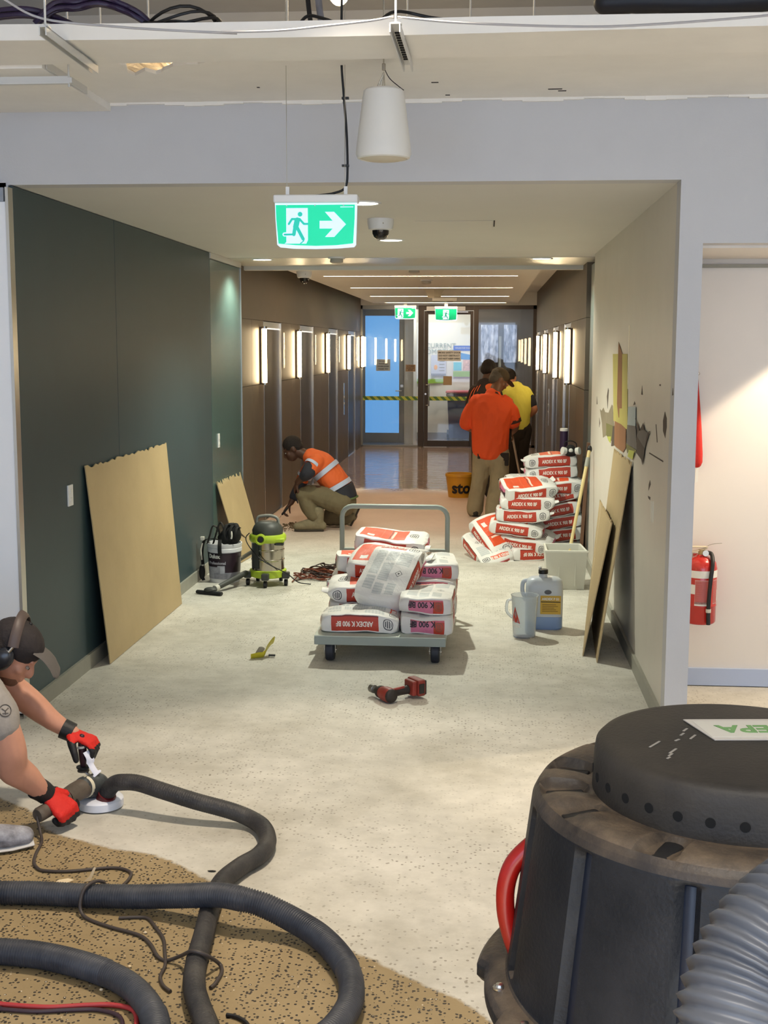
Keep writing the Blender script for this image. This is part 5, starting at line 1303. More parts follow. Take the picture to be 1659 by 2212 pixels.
MB().tube(smoothpath([(0.17, 7.745, 0.235), (0.145, 7.745, 0.22), (0.142, 7.745, 0.16), (0.165, 7.745, 0.13), (0.178, 7.745, 0.12)], 5), 0.009, 8).build('handle', M_CUP, t, smooth=60)
tri = MB(); vs = []
for (a, z) in ((-163, 0.105), (-112, 0.095), (-138, 0.20), (-125, 0.15), (-150, 0.155), (-137, 0.10)): vs.append((0.252 + (0.0705 + z * 0.052) * math.cos(R(a)), 7.74 + (0.0705 + z * 0.052) * math.sin(R(a)), z))
tri._add(vs, [(0, 5, 4), (5, 1, 3), (4, 3, 2), (5, 3, 4)]); tri.build('red_print', mat('red_print', srgb(196, 62, 44), 0.5), t, fixn=False)
curved_patch(0.252, 7.74, 0.0745, -158, -112, 0.07, 0.088, 'white_print', M_PAPER, t, 6)
t = thing('cream_box', 'open cream plastic box standing in front of the bag pile, pole inside', 'box', (0.60, 9.45, 0))
M_CREAM = mat('cream_plastic_box', srgb(204, 203, 192), 0.5)
ot = [(0.448, 9.28), (0.762, 9.28), (0.735, 9.64), (0.45, 9.64)]; obm = [(0.468, 9.31), (0.742, 9.31), (0.72, 9.61), (0.468, 9.61)]
inn = [(0.466, 9.298), (0.744, 9.298), (0.72, 9.622), (0.467, 9.622)]; inb = [(0.482, 9.325), (0.728, 9.325), (0.708, 9.597), (0.48, 9.597)]
bx = MB(); vs = [(*p, 0.0) for p in obm] + [(*p, 0.3) for p in ot] + [(*p, 0.3) for p in inn] + [(*p, 0.02) for p in inb]
fs = [(3, 2, 1, 0)] + [(i, (i + 1) % 4, 4 + (i + 1) % 4, 4 + i) for i in range(4)] + [(4 + i, 4 + (i + 1) % 4, 8 + (i + 1) % 4, 8 + i) for i in range(4)] + [(8 + i, 8 + (i + 1) % 4, 12 + (i + 1) % 4, 12 + i) for i in range(4)] + [(12, 13, 14, 15)]
bx._add(vs, fs); bx.build('shell', M_CREAM, t, bevel=0.004)
MB().box((0.44, 9.272, 0.285), (0.77, 9.279, 0.3)).build('rim_lip', M_CREAM, t, bevel=0.002)
for x in (0.55, 0.67): MB().box((x, 9.288, 0.03), (x + 0.006, 9.31, 0.24)).build('rib', M_CREAM, t)

# ------------------------------------------------------------------ pole, respirator, tube
t = thing('wooden_pole', 'pale wooden pole standing in the cream box and leaning on the wall', 'pole', (0.62, 9.5, 0.03))
a = Vector((0.605, 9.52, 0.035)); b = Vector((0.815, 10.0, 1.0))
MB().tube([a, b], 0.0135, 10).build('shaft', mat('pale_wood', srgb(204, 184, 130), 0.55, var=0.1, stretch=(1, 1, 0.1)), t, smooth=60)
MB().tube([a + (b - a) * 0.86, a + (b - a) * 0.93], 0.0165, 10).build('tape_band', mat('grey_tape', srgb(150, 150, 138), 0.5), t, smooth=60)
MB().ell(b, (0.02, 0.02, 0.03)).build('end_cap', M_BLACK, t, smooth=60)
t = thing('respirator_mask', 'black and white respirator mask resting on the topmost bag of the pile', 'respirator', (0.735, 11.05, 0.86))
mb = MB(); mb.ell((0.735, 11.05, 0.905), (0.05, 0.045, 0.05)).ell((0.735, 11.02, 0.88), (0.06, 0.04, 0.03)); blob(mb, 'face_piece', M_WEB, t, 0.008, 3)
for s_ in (-1, 1): MB().cyl((0.735 + s_ * 0.045, 11.0, 0.90), (0.735 + s_ * 0.075, 10.985, 0.905), 0.03, 0.034, 18).build('filter', M_PAPER, t, smooth=40)
MB().ell((0.735, 10.995, 0.905), (0.02, 0.012, 0.02)).build('valve', M_PAPER, t, smooth=60)
MB().tube(smoothpath([(0.69, 11.04, 0.90), (0.685, 11.06, 0.965), (0.735, 11.06, 0.985), (0.785, 11.06, 0.96), (0.78, 11.04, 0.9)], 5), 0.005, 6).build('head_strap', M_WEB, t, smooth=60)
t = thing('purple_tube', 'upright dark purple tube with white end behind the bag pile', 'tube', (0.695, 11.38, 0))
MB().tube([(0.695, 11.38, 0.0), (0.695, 11.38, 1.05)], 0.036, 18).build('tube_body', mat('aubergine_tube', srgb(52, 34, 62), 0.45), t, smooth=50)
MB().lathe([(0, 1.05), (0.037, 1.05), (0.037, 1.072), (0.03, 1.075), (0, 1.068)], (0.695, 11.38, 0), 20).build('end_cap', M_PAPER, t, smooth=50)
t = thing('timber_strip', 'thin brown timber strip leaning upright between the pile and right wall', 'timber', (0.80, 10.36, 0))
MB().box((-0.012, -0.03, 0), (0.012, 0.03, 1.02), Matrix.Translation((0.79, 10.38, 0.002)) @ Matrix.Rotation(R(2.6), 4, 'Y')).build('strip', mat('brown_timber', srgb(104, 74, 54), 0.7, var=0.15), t)

# ------------------------------------------------------------------ cordless impact driver
t = thing('impact_driver', 'red and black cordless impact driver lying on the floor before the trolley', 'power tool', (-0.48, 6.25, 0))
M_TRED = mat('tool_red', srgb(136, 50, 40), 0.5, var=0.25, vscale=14); M_TBLK = mat('tool_black', srgb(44, 38, 34), 0.6, var=0.3, vscale=14)
p0 = Vector((-0.455, 6.165, 0.04)); p1 = Vector((-0.575, 6.315, 0.04)); ax = (p1 - p0).normalized()
MB().tube([p0 + ax * 0.012, p0 + ax * 0.03, p0 + ax * 0.07, p0 + ax * 0.105], [0.034, 0.039, 0.038, 0.030], 16).build('motor_housing', M_TRED, t, smooth=45)
MB().tube([p0, p0 + ax * 0.006, p0 + ax * 0.02], [0.026, 0.034, 0.036], 16).build('rear_cap', M_TBLK, t, smooth=45)
MB().tube([p0 + ax * 0.10, p0 + ax * 0.118, p0 + ax * 0.150], [0.033, 0.032, 0.018], 16).build('gear_nose', M_TBLK, t, smooth=45)
MB().tube([p0 + ax * 0.15, p0 + ax * 0.168], 0.012, 12).build('chuck', M_STEEL, t, smooth=45)
MB().tube([p0 + ax * 0.165, p0 + ax * 0.17, p0 + ax * 0.198, p0 + ax * 0.2], [0.014, 0.022, 0.022, 0.018], 16).build('socket_bit', mat('worn_steel', srgb(130, 128, 122), 0.4, 0.8), t, smooth=40)
q0 = p0 + ax * 0.05; hd = Vector((0.80, 0.60, 0.06)).normalized()
MB().tube([q0 + hd * 0.02, q0 + hd * 0.05, q0 + hd * 0.095, q0 + hd * 0.125], [(0.026, 0.02), (0.021, 0.018), (0.021, 0.018), (0.024, 0.021)], 14, side=(0, 0, 1)).build('grip', M_TBLK, t, smooth=45)
MB().tube([q0 + hd * 0.025, q0 + hd * 0.09], [(0.02, 0.012), (0.014, 0.01)], 10, side=(0, 0, 1)).tube([q0 + hd * 0.03 - Vector((0, 0, -0.012)), q0 + hd * 0.1 + Vector((0, 0, 0.014))], [(0.012, 0.012)] * 2, 10).build('grip_panel', M_TRED, t, smooth=45)
Mb = Matrix.Translation(q0 + hd * 0.155 + Vector((0, 0, 0.008))) @ frame((hd.x, hd.y, 0), (-hd.y, hd.x, 0), (0, 0, 0)).to_4x4()
MB().cbox((-0.012, 0, 0), (0.028, 0.085, 0.078), Mb).build('battery_foot', M_TRED, t, bevel=0.008)
MB().cbox((0.026, 0.004, 0), (0.046, 0.112, 0.086), Mb).build('battery', M_TRED, t, bevel=0.010)
MB().cbox((0.052, 0.004, 0), (0.012, 0.10, 0.076), Mb).build('battery_end', M_TBLK, t, bevel=0.005)
MB().cbox((0.02, -0.056, 0.0), (0.03, 0.004, 0.05), Mb).build('battery_label', M_TBLK, t)
# scrap of yellow plastic
t = thing('plastic_scrap', 'crumpled scrap of yellow plastic lying left of the trolley', 'scrap', (-1.29, 7.1, 0))
MB().tube(smoothpath([(-1.345, 7.02, 0.012), (-1.31, 7.035, 0.018), (-1.275, 7.05, 0.022), (-1.262, 7.09, 0.05), (-1.245, 7.13, 0.075), (-1.232, 7.15, 0.085)], 4), [(0.026, 0.004)] * 8 + [(0.034, 0.005)] * 13, 8, side=(0.3, -0.5, 0.8)).build('yellow_strip', mat('yellow_plastic', srgb(206, 192, 52), 0.4), t, smooth=50)
MB().tube([(-1.315, 7.09, 0.016), (-1.30, 7.12, 0.038)], [(0.02, 0.012), (0.024, 0.012)], 8, round_=True).build('grey_pad', mat('grey_pad', srgb(130, 124, 112), 0.7), t, smooth=50)
MB().cbox((-1.23, 7.07, 0.012), (0.04, 0.016, 0.012)).build('brown_clip', M_DGREY, t, bevel=0.003)

# ------------------------------------------------------------------ fire extinguisher and red bag in the recess
ex, ey = 1.128, 6.575
M_FIRE = mat('fire_red', srgb(186, 40, 34), 0.25, coat=0.5)
t = thing('fire_extinguisher', 'red fire extinguisher with black hose hung on the recess wall', 'fire extinguisher', (ex, ey, 0.367))
MB().lathe([(0, 0.367), (0.07, 0.367), (0.078, 0.372), (0.082, 0.38), (0.082, 0.46), (0.084, 0.463), (0.084, 0.467), (0.082, 0.47), (0.082, 0.66), (0.075, 0.69), (0.055, 0.71), (0.03, 0.72), (0.022, 0.73), (0, 0.73)], (ex, ey, 0), 36).build('cylinder', M_FIRE, t, smooth=40)
curved_patch(ex, ey, 0.0828, -170, 10, 0.615, 0.653, 'white_band', M_PAPER, t)
LBL = print_mat('extinguisher_print', srgb(206, 150, 146), [('text', 0.02, 0.04, 0.98, 0.96, srgb(180, 60, 54), 26, 'v')], 0.4)
curved_patch(ex, ey, 0.0828, -120, -62, 0.478, 0.605, 'label', LBL, t); curved_patch(ex, ey, 0.0828, -50, -28, 0.478, 0.605, 'label', LBL, t); curved_patch(ex, ey, 0.083, -24, -2, 0.49, 0.55, 'tag_label', M_PAPER, t); curved_patch(ex, ey, 0.0828, -120, -62, 0.47, 0.49, 'label_foot', M_PAPER, t)
curved_patch(ex, ey, 0.0835, -140, -118, 0.53, 0.58, 'service_label', M_PAPER, t)
MB().cyl((ex, ey, 0.725), (ex, ey, 0.755), 0.018, n=14).build('valve', mat('brass', srgb(170, 150, 110), 0.35, 0.8), t, smooth=40)
MB().box((ex - 0.06, ey - 0.012, 0.765), (ex + 0.03, ey + 0.012, 0.772)).build('lever', mat('cream_lever', srgb(214, 200, 172), 0.4), t, bevel=0.002)
MB().box((-0.09, -0.011, 0), (0.03, 0.011, 0.006), Matrix.Translation((ex, ey, 0.752)) @ Matrix.Rotation(R(-16), 4, 'Y')).build('carry_grip', MATS['cream_lever'], t, bevel=0.002)
MB().cyl((ex + 0.015, ey - 0.02, 0.74), (ex + 0.015, ey - 0.035, 0.74), 0.016, n=14).build('gauge', M_STEEL, t, smooth=40)
MB().tube(smoothpath([(ex + 0.02, ey - 0.01, 0.742), (ex + 0.045, ey - 0.03, 0.735), (ex + 0.045, ey - 0.075, 0.69), (ex + 0.035, ey - 0.095, 0.62), (ex + 0.03, ey - 0.094, 0.53), (ex + 0.028, ey - 0.094, 0.45), (ex + 0.03, ey - 0.096, 0.375)], 6), 0.0105, 10).build('hose', M_BLACK, t, smooth=60)
MB().cyl((ex + 0.028, ey - 0.094, 0.44), (ex + 0.028, ey - 0.094, 0.458), 0.0135, n=12).build('hose_clip', M_CLIP, t)
MB().tube(smoothpath([(ex + 0.02, ey, 0.77), (ex + 0.05, ey - 0.01, 0.785), (ex + 0.10, ey - 0.01, 0.79)], 4), 0.0018, 6).build('pin_wire', M_STEEL, t)
MB().box((ex - 0.03, ey + 0.085, 0.5), (ex + 0.03, 6.68, 0.72)).build('wall_bracket', M_STEEL, t)
t = thing('red_cloth_bag', 'red cloth bag hanging on a hook beside the white pier', 'bag', (1.068, 6.64, 1.42))
rg = []
for z, w, d in ((1.70, 0.006, 0.006), (1.66, 0.009, 0.008), (1.60, 0.014, 0.012), (1.5, 0.024, 0.018), (1.38, 0.034, 0.024), (1.25, 0.042, 0.03), (1.205, 0.042, 0.028), (1.185, 0.034, 0.02), (1.178, 0.026, 0.015)):
    rg.append([(1.078 + 0.010 * (1.7 - z) + w * math.cos(a) * (1 + 0.12 * math.sin(5 * a)), 6.64 + d * math.sin(a) * (1 + 0.12 * math.sin(5 * a)), z) for a in [2 * math.pi * j / 20 for j in range(20)]])
MB().rings(rg).build('cloth', mat('red_cloth', srgb(186, 34, 26), 0.7, bump=0.2, bscale=60), t, smooth=60)
MB().box((1.090, 6.628, 1.10), (1.104, 6.631, 1.18)).build('paper_tag', M_PAPER, t)
MB().tube([(1.078, 6.68, 1.705), (1.078, 6.63, 1.705), (1.078, 6.625, 1.715)], 0.005, 8).build('hook', mat('red_hook', srgb(170, 30, 26), 0.4), t)
MB().tube([(1.088 + 0.008 * math.cos(a), 6.64, 1.665 + 0.008 * math.sin(a)) for a in [2 * math.pi * j / 12 for j in range(12)]], 0.0015, 6, closed=True).build('ring', M_STEEL, t)
# crumbs of scraped glue on the floor
db = MB(); rnd = random.Random(5)
for k in range(120):
    x = -1.93 + rnd.gauss(0, 0.10); y = 12.35 + rnd.gauss(0, 0.12); s_ = 0.006 + 0.016 * rnd.random() ** 2
    db.ell((x, y, s_ * 0.4), (s_, s_ * 0.8, s_ * 0.5), n=5, k=3)
o = db.build('scraped_debris', mat('debris', srgb(110, 90, 66), 0.9)); o['kind'] = 'stuff'; tag(o, 'crumbs of scraped adhesive on the floor before the kneeling man', 'debris')


# ------------------------------------------------------------------ dust extractor in the foreground
M_ROTO = mat('dusty_black_plastic', srgb(22, 26, 33), 0.42, var=0.35, vscale=7, col2=srgb(38, 39, 43), spec=0.3, bump=0.12, bscale=180)
M_ROTOT = mat('dusty_cap', srgb(40, 37, 35), 0.55, var=0.2, vscale=9, col2=srgb(52, 48, 43), bump=0.1, bscale=200)
def dusty(m, dust, amount):
    nt = m.node_tree; b = nt.nodes['Principled BSDF']; src = b.inputs['Base Color'].links[0].from_socket
    g = nt.nodes.new('ShaderNodeNewGeometry'); sp = nt.nodes.new('ShaderNodeSeparateXYZ'); nt.links.new(g.outputs['True Normal'], sp.inputs[0])
    n = tex(nt, 'Noise', g.outputs['Position'], Scale=14, Detail=6, Roughness=0.7)
    f = ngroup(nt, 'MULTIPLY', ramp(nt, sp.outputs[2], [(0.15, 0.0), (0.85, 1.0)]), ramp(nt, n.outputs['Fac'], [(0.35, 0.25), (0.65, 1.0)]))
    nt.links.new(mix(nt, ngroup(nt, 'MULTIPLY', f, amount), src, dust), b.inputs['Base Color'])


dusty(M_ROTO, srgb(112, 97, 80), 0.8)
M_GROOVE = mat('blue_black_groove', srgb(20, 26, 40), 0.35, var=0.2)
VX, VY = 0.3286, 1.58
ext = thing('dust_extractor', 'large dusty black industrial dust extractor with red handle at the right foreground', 'dust extractor', (VX, VY, 0))


def ringsurf(prof, mod, n=168):
    R_ = []
    for k, (r, z) in enumerate(prof):
        ring = []
        for j in range(n):
            a = 2 * math.pi * j / n; rr, zz = mod(a, r, z, k); ring.append((VX + rr * math.cos(a), VY + rr * math.sin(a), zz))
        R_.append(ring)
    return R_


def angd(a, b): return abs((a - b + math.pi) % (2 * math.pi) - math.pi)


RIB = [R(q) for q in range(-172, 188, 30)]
SLOTS = [R(q) for q in (-200, -178, -158, -122, -86, -50, -14, 22, 58, 94, 130)]


def bodymod(a, r, z, k):
    g = min(angd(a, b) for b in RIB)
    if 0.99 < z < 1.215 and r > 0.2:
        w = 0.042
        if g < w: r -= 0.013 * min(1, (w - g) / 0.012) * min(1, (1.215 - z) / 0.006, (z - 0.99) / 0.006)
    if 1.226 < z and 0.19 < r < 0.25:
        s_ = min(angd(a, b) for b in SLOTS)
        if s_ < 0.10: z -= 0.012 * min(1, (0.10 - s_) / 0.03)
    return r, z


zs = [0.985, 0.99, 0.996, 1.0, 1.05, 1.10, 1.15, 1.20, 1.208, 1.214, 1.218]
prof = [(0.30, 0.93), (0.30, 0.975)] + [(0.292 - (z - 0.985) / 0.24 * 0.030, z) for z in zs] + [(0.259, 1.226), (0.254, 1.234), (0.246, 1.239), (0.238, 1.241), (0.225, 1.241), (0.21, 1.240), (0.198, 1.238), (0.19, 1.236), (0.0, 1.236)]
MB().rings(ringsurf(prof, bodymod)).build('motor_body', M_ROTO, ext, smooth=50)
MB().lathe([(0.0, 1.232), (0.186, 1.232), (0.184, 1.28), (0.182, 1.294), (0.176, 1.300), (0.166, 1.302), (0.0, 1.303)], (VX, VY, 0), 96).build('cap', M_ROTOT, ext, smooth=50)
for b in RIB:
    c_ = math.cos(b); s_ = math.sin(b)
    pts = [(VX + (0.292 - (z - 0.985) / 0.24 * 0.030 - 0.0115) * c_, VY + (0.292 - (z - 0.985) / 0.24 * 0.030 - 0.0115) * s_, z) for z in (0.995, 1.06, 1.13, 1.208)]
    MB().tube(pts, [(0.0085, 0.002)] * 4, 8, side=(-s_, c_, 0), round_=True).build('groove', M_GROOVE, ext, smooth=60)
for k in range(30):
    b = R(-183 + 12 * k); rr_ = 0.1852
    MB().cyl((VX + (rr_ - 0.004) * math.cos(b), VY + (rr_ - 0.004) * math.sin(b), 1.2585), (VX + (rr_ + 0.0004) * math.cos(b), VY + (rr_ + 0.0004) * math.sin(b), 1.2585), 0.0062, n=14).build('vent_hole', mat('hole_black', srgb(5, 5, 6), 0.9), ext)
for b in SLOTS:
    c_ = math.cos(b); s_ = math.sin(b)
    MB().tube([(VX + 0.200 * c_, VY + 0.200 * s_, 1.229), (VX + 0.243 * c_, VY + 0.243 * s_, 1.2265)], [(0.012, 0.003)] * 2, 12, side=(-s_, c_, 0), round_=True).build('recess', M_BLACK, ext, smooth=60)
MB().rings(ringsurf([(0.0, 0.945), (0.315, 0.945), (0.322, 0.952), (0.322, 0.968), (0.316, 0.976), (0.300, 0.982), (0.0, 0.985)], lambda a, r, z, k: (r + (0.012 if r > 0.29 and min(angd(a, b) for b in [R(-150 + 45 * i) for i in range(8)]) < 0.16 else 0), z))).build('flange', M_ROTO, ext, smooth=40)
for i in range(10):
    b = R(-171 + 18 * i)
    MB().lathe([(0, 0.0), (0.009, 0.0), (0.009, 0.002), (0.006, 0.003), (0.005, 0.006), (0, 0.007)], (VX + 0.306 * math.cos(b), VY + 0.306 * math.sin(b), 0.979), 10).build('bolt', M_STEEL, ext, smooth=40)
MB().lathe([(0, 0.18), (0.27, 0.18), (0.285, 0.22), (0.285, 0.93), (0.312, 0.935), (0.312, 0.95), (0, 0.95)], (VX, VY, 0), 64).build('drum', mat('dark_drum', srgb(40, 40, 44), 0.4), ext, smooth=40)
for k in range(4):
    b = R(45 + 90 * k); px, py = VX + 0.25 * math.cos(b), VY + 0.25 * math.sin(b)
    MB().cyl((px, py, 0.1), (px, py, 0.19), 0.02, n=10).build('caster_stem', M_STEEL, ext); MB().cyl((px - 0.02, py, 0.06), (px + 0.02, py, 0.06), 0.06, n=22).build('caster', M_BLACK, ext, smooth=40)
hpts = [(0.105, 1.60, 1.165), (0.085, 1.60, 1.158), (0.063, 1.60, 1.142), (0.043, 1.60, 1.118), (0.034, 1.60, 1.088), (0.034, 1.60, 1.055), (0.041, 1.60, 1.022), (0.052, 1.60, 0.99), (0.06, 1.6, 0.96)]
MB().tube(smoothpath(hpts, 5), 0.0125, 14).build('red_handle', mat('red_enamel', srgb(150, 20, 14), 0.3, coat=0.2), ext, smooth=60, label='glossy red tubular handle')
# label plate with upside-down lettering
lo = Vector((0.289, 1.575, 1.3034)); lx = Vector((1, 0.10, 0)).normalized(); ly = Vector((-0.10, 1, 0)).normalized()
pl = [(-0.012, 0.088), (0.155, 0.088), (0.155, 0.0), (0.006, 0.0)]
MB().prism(pl, lo, lx, ly, (0, 0, 0.0012)).build('label_plate', mat('label_white', srgb(196, 192, 186), 0.4), ext)
MB().prism([(0.006, 0.010), (0.145, 0.010), (0.145, 0.078), (-0.002, 0.078)], lo + Vector((0, 0, 0.0012)), lx, ly, (0, 0, 0.0005)).build('label_field', mat('label_pale', srgb(206, 204, 196), 0.4), ext)
lettering('HEPA', 0.042, lo + lx * 0.073 + ly * 0.044 + Vector((0, 0, 0.002)), -lx, -ly, mat('green_ink', srgb(110, 156, 96), 0.5), ext, bold=0.0012, depth=0.0003)
for k, (x, y, l_, a) in enumerate(((0.236, 1.53, 0.022, 60), (0.231, 1.515, 0.012, 60), (0.227, 1.503, 0.008, 55), (0.217, 1.555, 0.03, 58), (0.258, 1.60, 0.012, 60), (0.265, 1.62, 0.014, 60), (0.270, 1.59, 0.02, 62), (0.248, 1.575, 0.01, 50))):
    MB().cbox((0, 0, 0), (l_, 0.0028, 0.0006), Matrix.Translation((x, y, 1.3029)) @ Matrix.Rotation(R(a), 4, 'Z')).build('scratch', mat('scratch_grey', srgb(150, 146, 140), 0.6), ext)


def ribhose(pts, r, pitch, amp, m, ranges=None, sub=5):
    """corrugated hose: radius goes up and down along the path; returns MB."""
    P = smoothpath(pts, 14); P = [Vector(p) for p in P]
    L = [0]
    for a, b in zip(P[:-1], P[1:]): L.append(L[-1] + (b - a).length)
    n = int(L[-1] / pitch * sub); out = []; rr = []; j = 0
    for i in range(n + 1):
        s_ = L[-1] * i / n
        while j < len(L) - 2 and L[j + 1] < s_: j += 1
        t = (s_ - L[j]) / max(1e-9, L[j + 1] - L[j]); out.append(P[j].lerp(P[j + 1], t))
        k = 1.0
        if ranges: k = 1.0 if any(a <= s_ / L[-1] <= b for a, b in ranges) else 0.22
        rr.append(r + amp * k * math.cos(2 * math.pi * i / sub))
    return MB().tube(out, rr, 16)


vh = [(0.56, 1.33, 1.22), (0.50, 1.20, 1.32), (0.42, 1.12, 1.365), (0.34, 1.05, 1.362), (0.271, 1.0, 1.35), (0.232, 0.97, 1.333), (0.210, 0.95, 1.308), (0.198, 0.93, 1.280), (0.196, 0.92, 1.245), (0.207, 0.915, 1.19), (0.23, 0.91, 1.05), (0.26, 0.92, 0.8), (0.28, 0.98, 0.5), (0.26, 1.15, 0.25), (0.1, 1.3, 0.08), (-0.2, 1.3, 0.06)]
ribhose(vh, 0.0445, 0.0105, 0.0033, None, None, 6).build('extractor_hose', mat('grey_ribbed_hose', srgb(74, 77, 84), 0.42, var=0.15, vscale=12), ext, smooth=180)

# ------------------------------------------------------------------ hoses and cords on the floor
M_HOSE = mat('grey_black_hose', srgb(50, 54, 64), 0.5, var=0.3, vscale=9, col2=srgb(72, 74, 80))
M_HOSE2 = mat('smooth_black_hose', srgb(44, 44, 48), 0.55, var=0.3, vscale=8, col2=srgb(72, 69, 66), bump=0.3, bscale=90)
A = [(-2.3, 3.70, 0.039), (-1.9, 3.735, 0.039), (-1.672, 3.747, 0.039), (-1.554, 3.761, 0.039), (-1.433, 3.768, 0.039), (-1.277, 3.76, 0.041), (-1.089, 3.744, 0.052), (-0.929, 3.707, 0.078), (-0.817, 3.668, 0.103), (-0.737, 3.638, 0.107), (-0.664, 3.631, 0.092), (-0.574, 3.603, 0.065), (-0.48, 3.539, 0.045), (-0.403, 3.421, 0.039), (-0.36, 3.303, 0.039), (-0.347, 3.179, 0.039), (-0.363, 3.083, 0.039), (-0.396, 3.001, 0.039), (-0.46, 2.92, 0.039), (-0.6, 2.80, 0.042), (-0.62, 2.55, 0.039), (-0.5, 2.2, 0.039)]
o = ribhose(A, 0.0362, 0.0085, 0.0028, None, [(0.0, 0.62), (0.80, 1.0)], 4).build('ribbed_hose', M_HOSE, smooth=180)
tag(o, 'thick ribbed black hose that crosses over another and curls round at the lower middle', 'hose')
B = [(-2.2, 3.33, 0.039), (-1.8, 3.37, 0.039), (-1.514, 3.375, 0.039), (-1.401, 3.374, 0.039), (-1.286, 3.364, 0.039), (-1.163, 3.327, 0.039), (-1.052, 3.275, 0.039), (-0.967, 3.212, 0.039), (-0.895, 3.125, 0.039), (-0.845, 3.03, 0.039), (-0.82, 2.93, 0.039), (-0.81, 2.80, 0.039), (-0.84, 2.4, 0.039)]
o = ribhose(B, 0.0362, 0.0085, 0.0028, None, [(0.0, 0.55), (0.68, 1.0)], 4).build('ribbed_hose', M_HOSE, smooth=180)
tag(o, 'thick ribbed black hose sweeping in from the lower left corner', 'hose')
Cc = [(-1.468, 4.622, 0.045), (-1.455, 4.615, 0.075), (-1.425, 4.60, 0.110), (-1.38, 4.573, 0.128), (-1.316, 4.56, 0.13), (-1.217, 4.529, 0.115), (-1.085, 4.499, 0.09), (-0.94, 4.485, 0.06), (-0.859, 4.464, 0.038), (-0.80, 4.39, 0.0335), (-0.764, 4.262, 0.0335), (-0.773, 4.145, 0.0335), (-0.819, 4.046, 0.0335), (-0.856, 3.919, 0.0335), (-0.856, 3.761, 0.033), (-0.832, 3.539, 0.0335), (-0.815, 3.367, 0.0335), (-0.79, 3.235, 0.0335), (-0.755, 3.138, 0.0335), (-0.70, 3.014, 0.0335), (-0.655, 2.9, 0.0335)]
o = ribhose(Cc, 0.0318, 0.009, 0.0006, None, None, 3).build('smooth_hose', M_HOSE2, smooth=180)
tag(o, 'smooth black hose running from the grinder shroud and looping under the ribbed hose', 'hose')
M_GCORD = mat('grey_cord', srgb(70, 62, 58), 0.5)
o = MB().tube(smoothpath([(-1.138, 3.685, 0.006), (-1.085, 3.695, 0.006), (-1.046, 3.69, 0.006), (-1.005, 3.63, 0.006), (-0.963, 3.56, 0.006), (-0.938, 3.482, 0.006), (-0.915, 3.398, 0.006), (-0.912, 3.331, 0.006), (-0.89, 3.28, 0.006), (-0.862, 3.25, 0.006)], 6), 0.0054, 8).build('thin_cable', M_GCORD, smooth=60)
tag(o, 'second thin grey cord emerging below the ribbed hose', 'cord')
o = MB().tube(smoothpath([(-2.0, 3.15, 0.009), (-1.362, 3.141, 0.009), (-1.309, 3.138, 0.009), (-1.177, 3.133, 0.009), (-1.079, 3.151, 0.009), (-0.996, 3.160, 0.009), (-0.93, 3.13, 0.009), (-0.9, 3.02, 0.009), (-0.905, 2.9, 0.009)], 6), 0.0072, 8).build('red_cable', mat('red_cord', srgb(168, 52, 54), 0.45), smooth=60)
tag(o, 'red cable lying on the sandy floor at the lower left edge', 'cable')
o = MB().tube(smoothpath([(-2.0, 3.125, 0.007), (-1.358, 3.122, 0.007), (-1.303, 3.117, 0.007), (-1.199, 3.113, 0.007), (-1.111, 3.128, 0.007), (-1.03, 3.135, 0.007), (-0.96, 3.10, 0.007), (-0.93, 3.0, 0.007), (-0.925, 2.9, 0.007)], 6), 0.006, 8).build('dark_cable', mat('dark_purple_cord', srgb(58, 40, 48), 0.45), smooth=60)
tag(o, 'dark cable lying beside the red one at the lower left edge', 'cable')
o = MB().tube(smoothpath([(-0.68, 3.142, 0.006), (-0.655, 3.135, 0.006), (-0.63, 3.118, 0.006), (-0.61, 3.09, 0.006), (-0.585, 3.02, 0.006), (-0.575, 2.9, 0.006)], 6), 0.006, 8).build('short_cable', M_BLACK, smooth=60)
tag(o, 'short black cable coming out from under the smooth hose at the bottom edge', 'cable')
M_CHIP = mat('pale_chip', srgb(222, 204, 172), 0.8)
for i, (x, y, s_, lb) in enumerate(((-1.405, 3.94, 0.028, 'flat pale paper scrap on the sandy floor behind the ribbed hose'), (-1.33, 3.95, 0.02, 'upright pale sliver of card behind the ribbed hose'))):
    m = MB()
    if i == 0: m.prism([(-0.03, -0.006), (0.01, -0.012), (0.034, 0.004), (0.012, 0.016), (-0.02, 0.012)], (x, y, 0.001), (1, 0.1, 0.1), (-0.1, 1, 0.2), (0, 0, 0.003))
    else: m.prism([(-0.010, 0.0), (0.014, 0.004), (0.018, 0.05), (0.010, 0.052), (0.004, 0.02)], (x, y, 0.0), (1, 0.2, 0), (0.25, 0.2, 0.9), (0, 0.003, 0))
    tag(m.build('paper_chip', M_CHIP), lb, 'scrap')
for i, (x, y) in enumerate(((-1.03, 3.60), (-1.018, 3.386), (-1.06, 3.25), (-0.925, 4.07))):
    tag(MB().ell((x, y, 0.003), (0.006, 0.005, 0.004) if i < 3 else (0.016, 0.006, 0.002), n=8, k=5).build('stone_chip', M_CHIP if i < 3 else M_DARK, smooth=60), ['tiny white chip on the sandy floor between grey cords', 'tiny white chip on the sandy floor above the lower ribbed hose', 'tiny white chip beside the lower ribbed hose', 'dark fleck on the pale floor left of the smooth hose bend'][i], 'chip')

